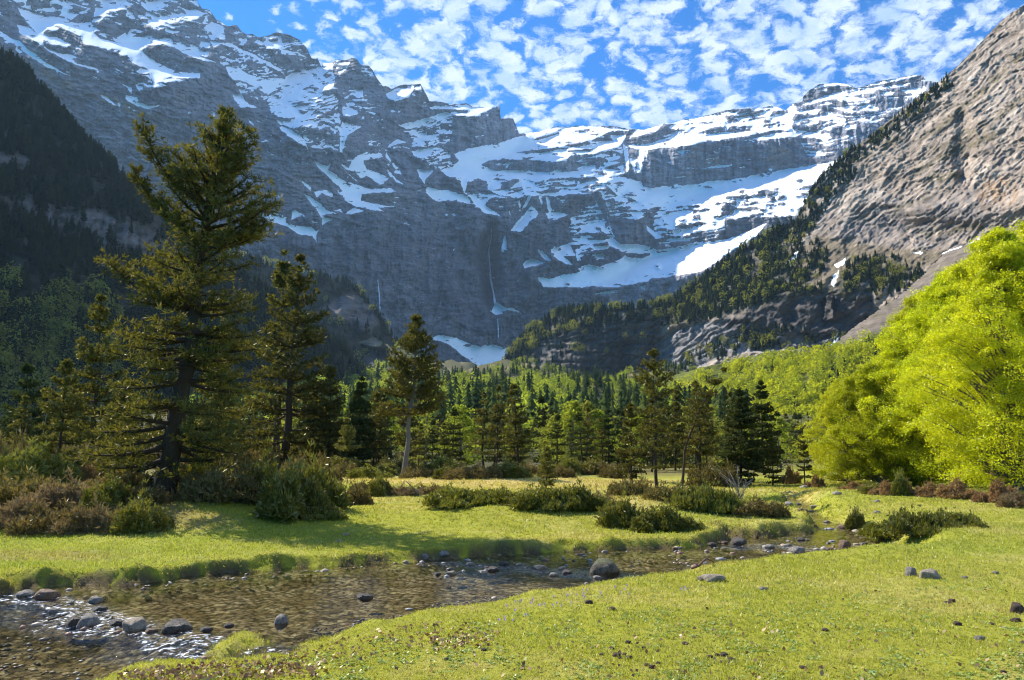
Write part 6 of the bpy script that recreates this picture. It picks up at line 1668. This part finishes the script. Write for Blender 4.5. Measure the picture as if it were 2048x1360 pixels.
for i, x in enumerate([30, 95, 160, 300, 360, 470, 560, 640]):
    bush('mixed', float(x), float(rr_.uniform(935, 950)), 90.0, float(rr_.uniform(45, 75)), '%s clump from the left of scrub behind the thicket pines' % ORD[i], group='scrub behind the left thicket')

# ================================================================= STONES, STICKS, LITTER, FLOWERS
import bmesh
def rock_mat(name, c1, c2, wet=0.0, moss=0.0):
    m = bpy.data.materials.new(name); m.use_nodes = True
    T = NT(m.node_tree)
    oc = T.n('ShaderNodeTexCoord').outputs['Object']
    n1 = T.noise(oc, 3.5, 6.0, 0.65); n2 = T.noise(oc, 14.0, 4.0, 0.7)
    c = T.mix(T.ramp(n1, 0.35, 0.65), c4(c1), c4(c2))
    c = T.n('ShaderNodeVectorMath', {0: c, 3: T.math('ADD', 0.45, T.math('MULTIPLY', n2, 1.1))}, operation='SCALE').outputs[0]
    if moss:
        nz = T.n('ShaderNodeSeparateXYZ', {0: T.n('ShaderNodeNewGeometry').outputs['Normal']}).outputs[2]
        c = T.mix(T.math('MULTIPLY', T.ramp(T.math('ADD', nz, T.math('MULTIPLY', n1, 0.8)), 0.95, 1.3), moss), c, c4(0.10, 0.11, 0.03))
    b = T.n('ShaderNodeBump', {'Strength': 0.9, 'Distance': 0.06, 'Height': T.math('ADD', n1, T.math('MULTIPLY', n2, 0.5))}).outputs[0]
    p = T.n('ShaderNodeBsdfPrincipled', {'Base Color': c, 'Roughness': 0.85 - 0.5 * wet, 'Normal': b})
    T.n('ShaderNodeOutputMaterial', {0: p.outputs[0]})
    return m
RM = {'grey': rock_mat('grey_stone', (0.20, 0.175, 0.145), (0.42, 0.37, 0.30)), 'dark': rock_mat('dark_wet_stone', (0.05, 0.036, 0.024), (0.14, 0.105, 0.075), 0.7), 'tan': rock_mat('tan_stone', (0.30, 0.23, 0.15), (0.50, 0.42, 0.31)),
      'moss': rock_mat('mossy_boulder', (0.07, 0.055, 0.035), (0.22, 0.18, 0.12), 0.1, 0.7), 'clod': rock_mat('brown_clod', (0.06, 0.035, 0.022), (0.16, 0.095, 0.06)), 'rust': rock_mat('rust_brown_stone', (0.14, 0.07, 0.035), (0.30, 0.18, 0.10), 0.5)}
def rock_mesh(seed, mat, flat=0.6, sub=3, rough=0.28):
    bm = bmesh.new(); bmesh.ops.create_icosphere(bm, subdivisions=sub, radius=1.0)
    V = np.array([v.co[:] for v in bm.verts]); F = np.array([[v.index for v in f.verts] for f in bm.faces]); bm.free()
    r = np.random.default_rng(seed)
    V0 = V.copy()
    for _ in range(9):                          # cut facets
        n = rvec(r, 1)[0]; d = r.uniform(0.55, 0.85)
        t = V @ n - d; V = V - np.where(t > 0, t, 0)[:, None] * n * 0.85
    V *= (1 + rough * 0.5 * fbm(V0[:, 0] * 2.2 + seed, V0[:, 1] * 2.2 + V0[:, 2] * 1.7, 4, seed))[:, None]
    V[:, 2] *= flat
    return mesh_np('stone', V, F, mat, True)
RK_M = {(k, i): rock_mesh(500 + 10 * i + len(k), RM[k], [0.62, 0.45, 0.8][i]) for k in RM for i in range(3)}
def stone(px, py, w, kind, label, i=0, h=None, name='stone', cat='stone', group=None, water=False):
    if water:
        (x, y), = px_plane([(px, py)], WATER_Z); z = WATER_Z - 0.12 * float(below_rap(np.array([x]), np.array([y]))[0])
    else:
        p = foot(px, py); x, y, z = p
    u_ = y / F_PX; rw = w * u_ / 2 * 1.08
    o = link(name, RK_M[(kind, i)])
    o.location = (x, y + rw * 0.3, z + rw * (0.10 if water else 0.18)); 
    hz = rw if h is None else h * u_ / (1.15 * [0.62, 0.45, 0.8][i])
    o.scale = (rw, rw * random.uniform(0.7, 0.95), hz)
    o.rotation_euler = (random.uniform(-.1, .1), random.uniform(-.1, .1), random.uniform(-.4, .4))
    return tag(o, label, cat, group)
W = True
ST = [
 (1211,1146,56,'moss',0,W,30,'biggest boulder in the stream, brown and rounded, near the middle'), (1079,1138,28,'tan',1,W,None,'flat tan stone in the stream, left of the biggest boulder'),
 (1107,1152,18,'grey',0,W,None,'small grey stone left of and nearer than the biggest boulder'), (1134,1147,20,'dark',0,W,None,'small dark wet stone just left of the biggest boulder'),
 (1194,1157,18,'grey',1,W,None,'pale stone at the near foot of the biggest boulder'), (1125,1138,16,'grey',1,W,None,'thin flat stone behind the small dark one by the biggest boulder'),
 (1478,1088,34,'dark',0,W,None,'dark mossy stone under the grassy point of the far bank'), (1540,1096,20,'grey',0,W,None,'light stone between the dark bank stone and the flat slabs'),
 (1596,1104,34,'grey',1,W,None,'wide flat slab midstream left of the upright rock'), (1583,1099,20,'tan',1,W,None,'tan slab touching the wide flat slab'), (1603,1081,16,'dark',0,W,None,'small dark stone upstream of the flat slabs'),
 (1691,1098,27,'rust',2,W,24,'upright pointed brown rock at the right bank of the stream'), (1783,1113,30,'tan',1,W,None,'long brown stone at the tip of the right bank'), (1762,1112,18,'dark',1,W,None,'small stone left of the long brown bank stone'),
 (1740,1109,18,'rust',1,W,None,'reddish stone left end of the bank stones'), (1635,1108,22,'dark',1,W,None,'low dark stone between flat slab and upright rock'), (1660,1100,16,'rust',1,W,None,'thin brown stone just left of the upright rock'),
 (1350,1099,12,'rust',2,W,None,'tiny brown stone under the middle of the far bank'), (1425,1091,20,'dark',1,W,None,'dark flat stone at the inner corner of the far bank'), (1450,1087,16,'rust',1,W,None,'brown stone next to the inner corner of the far bank'),
 (1578,1011,18,'grey',0,False,None,'grey stone left of the small upstream cascade'), (1630,1016,16,'tan',0,False,None,'tan stone right of the small upstream cascade'), (1598,1012,14,'dark',0,False,None,'dark stone within the small upstream cascade'),
 (1602,1022,14,'rust',1,False,None,'brown stone just below the small upstream cascade'), (1686,1058,20,'rust',0,False,None,'reddish clod of bank beside the upright little juniper'), (1655,1046,14,'grey',1,False,None,'small stone on the right bank of the narrows'),
 (1755,1027,16,'grey',1,False,None,'pale stone on the grass above the long juniper mat'), (1675,990,20,'grey',1,False,None,'low pale stone in the far grass, left of its twin'), (1609,977,18,'grey',1,False,None,'pale stone in front of the lone small pine'), (1755,1005,14,'grey',1,False,None,'faint pale stone far out on the right grass'),
 (562,1247,26,'grey',0,W,20,'single rounded grey stone standing in the brown pool'), (176,1240,40,'grey',0,W,24,'pale rounded stone in the row across the rapids'), (146,1238,30,'dark',2,W,22,'dark brown stone left of the pale one in the rapids'),
 (266,1254,48,'tan',0,W,24,'slanting tan slab in the row across the rapids'), (232,1246,34,'dark',1,W,None,'dark stone between the pale stone and the tan slab'), (352,1262,54,'dark',0,W,22,'broad black wet stone near the right end of the rapids'),
 (300,1262,26,'rust',1,W,None,'brown stone at the foot of the tan slab'), (84,1196,54,'rust',1,W,None,'reddish slab at the top of the rapids under the far bank'), (48,1192,30,'grey',0,W,None,'grey stone at the left top of the rapids'),
 (186,1204,34,'grey',1,W,None,'flat bluish stone upstream of the rapids row'), (410,1262,26,'dark',1,W,None,'black stone at the right end of the rapids row'), (455,1254,22,'dark',1,W,None,'low dark stone between the rapids row and the pool stone'),
 (196,1222,30,'dark',1,W,None,'submerged dark stone behind the rapids row'), (105,1215,26,'grey',1,W,None,'stone lost in the white water at the left'), (727,1198,34,'dark',1,W,None,'submerged dark slab alone in the brown pool'),
 (847,1122,18,'grey',2,False,None,'whitish stone against the far bank'), (886,1117,24,'grey',0,False,None,'grey stone at the start of the riffle under the far bank'), (902,1149,20,'tan',0,W,None,'light stone alone in the riffle'),
 (986,1142,24,'dark',0,W,None,'dark stone right of the light one in the riffle'), (874,1150,16,'dark',1,W,None,'thin dark stone left of the light one in the riffle'), (1008,1130,20,'dark',1,W,None,'flat dark stone behind the riffle'), (940,1130,18,'grey',1,W,None,'flat grey stone in the shaded riffle'),
 (1824,1153,26,'grey',2,False,22,'upright grey stone on the right meadow'), (1862,1158,38,'tan',0,False,20,'pale tan stone beside the upright grey stone'), (1427,1164,48,'tan',1,False,12,'flat light slab on the near bank'),
 (1405,1162,22,'tan',1,False,8,'small slab at the left end of the flat light slab'), (1527,1182,18,'grey',1,False,None,'little flat stone in the near grass right of the light slab'), (1993,1149,16,'grey',1,False,None,'small pale stone at the far right of the meadow'),
 (2038,1228,28,'clod',0,False,20,'dark brown clod at the right edge of the picture'), (2034,1246,22,'clod',1,False,None,'smaller brown clod under the dark one at the right edge'), (1962,1281,22,'grey',1,False,7,'flat grey stone low in the right grass'),
 (1931,1157,14,'grey',1,False,None,'pebble right of the pale tan stone'), (690,1072,18,'tan',1,False,None,'little tan stone on the shaded far meadow'), (678,1084,14,'tan',1,False,None,'pebble near the far bank meadow edge'),
]
for px, py, w, kind, i, wt, h, lab in ST:
    stone(px, py, w, kind, lab, i, h, 'boulder' if w > 50 and kind == 'moss' else 'stone', water=wt)
CL = [(1233,1313),(1241,1318),(1256,1287),(1287,1297),(1202,1312),(1258,1318),(1223,1297),(1371,1289),(1304,1335),(1317,1328),(1420,1315),(1435,1314),(1449,1314),(1463,1320),(1445,1326),(1652,1261),(1607,1337),(1177,1207),(1225,1220),(1133,1259),(1916,1249),(1985,1249),(1358,1360),(2008,1349),(967,1302),(893,1319),(1294,1334),(1250,1312),(1896,1205),(1905,1203),(1888,1204),(1839,1195),(1690,1340),(1530,1300),(1120,1330),(1045,1345),(1400,1300),(1745,1290),(1808,1228),(1330,1318)]
for k, (x, y) in enumerate(CL[:30]):
    stone(x, y + 2, random.uniform(9, 17), 'clod', 'small brown clod of earth lying in the near grass', k % 3, None, 'earth_clod', 'clod', 'brown clods scattered over the near grass')

# gravel and pebbles along the water's edge and in the shallows
r = np.random.default_rng(404)
gp = []
for poly, n in [([(0,1225),(120,1205),(250,1240),(420,1270),(470,1300),(330,1320),(120,1290),(0,1290)], 700), ([(0,1292),(330,1318),(420,1322),(200,1350),(0,1362)], 350), ([(0,1186),(300,1168),(560,1140),(850,1122),(850,1130),(560,1150),(300,1178),(0,1198)], 420),
                ([(850,1124),(1250,1100),(1450,1090),(1480,1100),(1250,1120),(1000,1150),(870,1160)], 500), ([(560,1310),(640,1270),(780,1238),(1000,1204),(1250,1160),(1250,1152),(1000,1190),(760,1222),(610,1262),(540,1300)], 420),
                ([(1250,1154),(1480,1124),(1790,1112),(1810,1100),(1700,1060),(1640,1065),(1500,1090),(1300,1130)], 600), ([(1560,1003),(1600,1000),(1640,1030),(1720,1065),(1640,1060),(1590,1030)], 200)]:
    gp.append(sample_poly(r, poly, int(n * 0.42)))
gp = np.concatenate(gp); q = np.array(px_plane([tuple(p) for p in gp], WATER_Z)); zq, dq = height(q[:, 0], q[:, 1]); kk = (dq < 0.16); q, zq, dq = q[kk], zq[kk], dq[kk]
bm = bmesh.new(); bmesh.ops.create_icosphere(bm, subdivisions=1, radius=1.0); PV = np.array([v.co[:] for v in bm.verts]); PF = np.array([[v.index for v in f.verts] for f in bm.faces]); bm.free()
n = len(q); rad = (0.012 + 0.034 * r.random(n) ** 3) * np.clip(q[:, 1] / 9.0, 0.8, 1.8)
emerge = r.random(n) < 0.35
zc_ = np.where((dq < 0) & emerge, np.maximum(WATER_Z - 0.01 - 0.13 * below_rap(q[:, 0], q[:, 1]), zq), zq)
a_ = r.uniform(0, 6.28, n); sx_ = rad * r.uniform(0.9, 1.7, n); sy_ = rad * r.uniform(0.7, 1.1, n); sz_ = rad * r.uniform(0.4, 0.75, n)
L_ = PV[None] * (1 + r.uniform(-0.16, 0.16, (n, len(PV), 1)))
X_ = L_[..., 0] * sx_[:, None]; Y_ = L_[..., 1] * sy_[:, None]
VV = np.stack([X_ * np.cos(a_)[:, None] - Y_ * np.sin(a_)[:, None] + q[:, 0:1], X_ * np.sin(a_)[:, None] + Y_ * np.cos(a_)[:, None] + q[:, 1:2], L_[..., 2] * sz_[:, None] + zc_[:, None] + 0.2 * sz_[:, None]], -1).reshape(-1, 3)
FF = (PF[None] + (np.arange(n) * len(PV))[:, None, None]).reshape(-1, 3)
pal = np.array([(0.34, 0.29, 0.23), (0.20, 0.15, 0.10), (0.09, 0.07, 0.05), (0.42, 0.33, 0.22), (0.27, 0.15, 0.09), (0.28, 0.27, 0.25)])
cc = np.repeat(pal[r.integers(0, len(pal), n)] * r.uniform(0.6, 1.2, (n, 1)), len(PV), 0)
mp = bpy.data.materials.new('pebbles'); mp.use_nodes = True
T = NT(mp.node_tree)
pb_ = T.n('ShaderNodeBsdfPrincipled', {'Base Color': T.n('ShaderNodeAttribute', attribute_name='Col').outputs['Color'], 'Roughness': 0.55})
T.n('ShaderNodeOutputMaterial', {0: pb_.outputs[0]})
tag(link('gravel', mesh_np('gravel', VV, FF, mp, True, None, {'Col': cc})), "gravel and pebbles along the stream's edge and shallows", None, None, 'stuff')

# dead wood
def stick(name, pts, r0, label, mat, cat='branch', twigs=()):
    mb = MB(); pts = np.array(pts, float); o0 = pts[0].copy()
    mb.tube(pts - o0, np.linspace(r0, r0 * 0.3, len(pts)), 6)
    for tw in twigs:
        tw = np.array(tw, float) - o0; mb.tube(tw, np.linspace(r0 * 0.5, r0 * 0.15, len(tw)), 5)
    o = link(name, mb.mesh(name, mat, True), None, o0)
    return tag(o, label, cat)
Yb_ = 12.3
A_ = lambda x, y, Y=Yb_: at(x, y, Y)
stick('dead_branch', [A_(1383,1137), A_(1398,1131), A_(1412,1117,12.4), A_(1424,1122,12.6), A_(1434,1132,12.6)], 0.022, 'forked dead branch lying in the stream', bark_mat('reddish_dead_wood', (0.17, 0.10, 0.07)), 'branch', [[A_(1398,1131), A_(1388,1126), A_(1378,1128)], [A_(1412,1118,12.4), A_(1408,1128)], [A_(1412,1118,12.4), A_(1420,1112,12.5)]])
Ys1 = px_plane([(110, 1236)], WATER_Z)[0][1]
stick('stick', [at(96,1240,Ys1), at(118,1234,Ys1), at(140,1226,Ys1)], 0.012, 'thin dark stick lying on the water left of the dark stone', B_PINE)
f_ = foot(58, 958)
stick('bare_sapling', [at(58,958,f_.y), at(72,915,f_.y), at(84,880,f_.y), at(92,835,f_.y), at(98,790,f_.y), at(103,765,f_.y)], 0.045, 'thin leaning bare sapling in the left thicket', B_GREY, 'sapling', [[at(84,880,f_.y), at(98,862,f_.y)], [at(92,835,f_.y), at(84,815,f_.y)], [at(98,790,f_.y), at(112,775,f_.y)]])
f_ = foot(512, 930)
tw = []
for k in range(12):
    t = 0.2 + 0.75 * k / 12; x = 512 + (528 - 512) * t; y = 925 - (925 - 765) * t; s_ = 1 if k % 2 else -1; L_ = 26 * (1 - t) + 8
    tw.append([at(x, y, f_.y), at(x + s_ * L_ * .6, y - L_ * .35, f_.y + .2 * s_), at(x + s_ * L_, y - L_, f_.y + .3)])
stick('dead_tree', [at(512,930,f_.y), at(516,880,f_.y), at(522,820,f_.y), at(528,765,f_.y)], 0.05, 'slender dead grey tree left of the second pine', B_GREY, 'tree', tw)
f_ = foot(1478, 1000)
rr2 = np.random.default_rng(88); tw = []
for k in range(26):
    a_ = rr2.uniform(-1, 1); L_ = rr2.uniform(30, 68); x0 = 1478 + rr2.uniform(-10, 10)
    tw.append([at(x0, 998, f_.y), at(x0 + a_ * L_ * .35, 998 - L_ * .55, f_.y + rr2.uniform(-.4, .4)), at(x0 + a_ * L_ * .75, 998 - L_ * rr2.uniform(.8, 1.1), f_.y + rr2.uniform(-.6, .6))])
stick('dead_shrub', [at(1476,1002,f_.y), at(1478,970,f_.y), at(1474,930,f_.y)], 0.015, 'bare grey dead shrub in front of the dense dark fir', bark_mat('bleached_wood', (0.20, 0.18, 0.16)), 'shrub', tw)
f_ = foot(824, 992); tw = []
for k in range(14):
    a_ = rr2.uniform(-1, 1); x0 = 824 + rr2.uniform(-16, 16)
    tw.append([at(x0, 990, f_.y), at(x0 + a_ * 22, 990 - rr2.uniform(4, 22), f_.y + rr2.uniform(-.3, .3))])
stick('fallen_branch', [at(838,992,f_.y), at(822,972,f_.y), at(812,962,f_.y)], 0.035, 'fallen dead branch leaning at the foot of the pale-trunked pine', B_GREY, 'branch', tw)

# dead leaves along the near bank and on the grass
M_LEAF = foliage_mat('dead_leaves', [(0.16, 0.08, 0.035), (0.42, 0.28, 0.15)], 0.2, (1.1, 1.0, 0.8), 0.04, 0.4)
r = np.random.default_rng(66)
pts = []
for poly, n in [([(560,1315),(640,1285),(740,1262),(900,1235),(1000,1240),(900,1290),(700,1330),(560,1360),(300,1375),(250,1352)], 420), ([(230,1350),(440,1330),(620,1330),(640,1360),(230,1370)], 480), ([(430,1275),(520,1268),(530,1285),(460,1290)], 60),
                ([(0,1180),(150,1165),(330,1150),(480,1135),(480,1125),(330,1140),(100,1155),(0,1165)], 260), ([(560,1300),(2048,1150),(2048,1360),(560,1360)], 420), ([(860,1280),(1000,1265),(980,1300),(850,1310)], 140)]:
    pts.append(sample_poly(r, poly, n))
pts = np.concatenate(pts); q = np.array(px_plane([tuple(p) for p in pts], 0.0)); zq, dq = height(q[:, 0], q[:, 1]); k_ = dq > 0.02
P = np.stack([q[k_, 0], q[k_, 1], zq[k_] + 0.022], -1)
V, F, var = leaves(r, P, 0.042, 1.0)
tag(link('fallen_leaves', mesh_np('fallen_leaves', V, F, M_LEAF, False, {'Var': var})), 'brown fallen leaves scattered along the near bank', None, None, 'stuff')
# weeds: broader leaves breaking up the turf
pts = sample_poly(r, [(350,1372),(700,1290),(1300,1170),(2060,1140),(2060,1372)], 1500, lambda X, Yq: sstep(fbm(X / 60, Yq / 30, 3, 971), -0.1, 0.35))
q = np.array(px_plane([tuple(p) for p in pts], 0.0)); zq, dq = height(q[:, 0], q[:, 1]); k_ = dq > 0.1
P = np.repeat(np.stack([q[k_, 0], q[k_, 1], zq[k_] + 0.012], -1), 4, 0); P[:, :2] += r.normal(0, 0.022, (len(P), 2))
V, F, var = leaves(r, P, 0.030, 1.6)
M_WEED = foliage_mat('meadow_weeds', [(0.10, 0.17, 0.03), (0.30, 0.36, 0.12)], 0.3, (1.2, 1.2, 0.6), 0.03, 0.4)
tag(link('meadow_weeds', mesh_np('meadow_weeds', V, F, M_WEED, False, {'Var': var})), 'small rosettes of broad-leaved weeds in the turf', None, None, 'stuff')
# crocuses
M_CRO = foliage_mat('crocus_petals', [(0.25, 0.16, 0.55), (0.55, 0.48, 0.80)], 0.3, (1.1, 1.0, 1.2), 0.0)
def flower_mesh():
    V, F = [], []
    for k in range(6):
        a = k * 1.047; n = len(V)
        V += [[0, 0, 0.0], [math.cos(a - .35) * .012, math.sin(a - .35) * .012, .028], [math.cos(a) * .020, math.sin(a) * .020, .05], [math.cos(a + .35) * .012, math.sin(a + .35) * .012, .028]]
        F += [[n, n + 1, n + 2, n + 3]]
    V += [[-.002, 0, 0], [.002, 0, 0], [.002, 0, -.04], [-.002, 0, -.04]]; F += [[len(V) - 4, len(V) - 3, len(V) - 2, len(V) - 1]]
    return mesh_np('crocus', np.array(V), np.array(F), M_CRO, False, {'Var': np.linspace(0, 1, len(V))})
CM = flower_mesh()
pc = [(1362,1186),(1370,1184),(1376,1187),(1368,1190)] + [tuple(p) for p in sample_poly(r, [(990,1215),(1100,1195),(1260,1175),(1270,1195),(1150,1215),(1070,1240),(985,1262)], 34)]
for x, y in pc:
    f_ = foot(x, y); o = link('crocus', CM, None, (f_.x, f_.y, f_.z + 0.03), (0, 0, random.uniform(0, 6)), (0.7,) * 3)
    tag(o, 'tiny pale violet crocus in the near grass by the bank', 'flower', 'crocuses in the grass of the near bank')

# ================================================================= HAZE
hz = bpy.data.materials.new('air_haze'); hz.use_nodes = True
T = NT(hz.node_tree)
pv = T.n('ShaderNodeVolumePrincipled', {'Color': c4(0.50, 0.74, 1.0), 'Density': 0.000034, 'Anisotropy': 0.25})
T.n('ShaderNodeOutputMaterial', {1: pv.outputs[0]})
x0, x1, y0, y1, z0, z1 = -3200.0, 3200.0, -60.0, 4900.0, -60.0, 2300.0
Vh = np.array([[x, y, z] for z in (z0, z1) for y in (y0, y1) for x in (x0, x1)])
Fh = np.array([[0, 2, 3, 1], [4, 5, 7, 6], [0, 1, 5, 4], [2, 6, 7, 3], [0, 4, 6, 2], [1, 3, 7, 5]])
hb = link('haze', mesh_np('haze', Vh, Fh, hz))
tag(hb, kind='stuff')
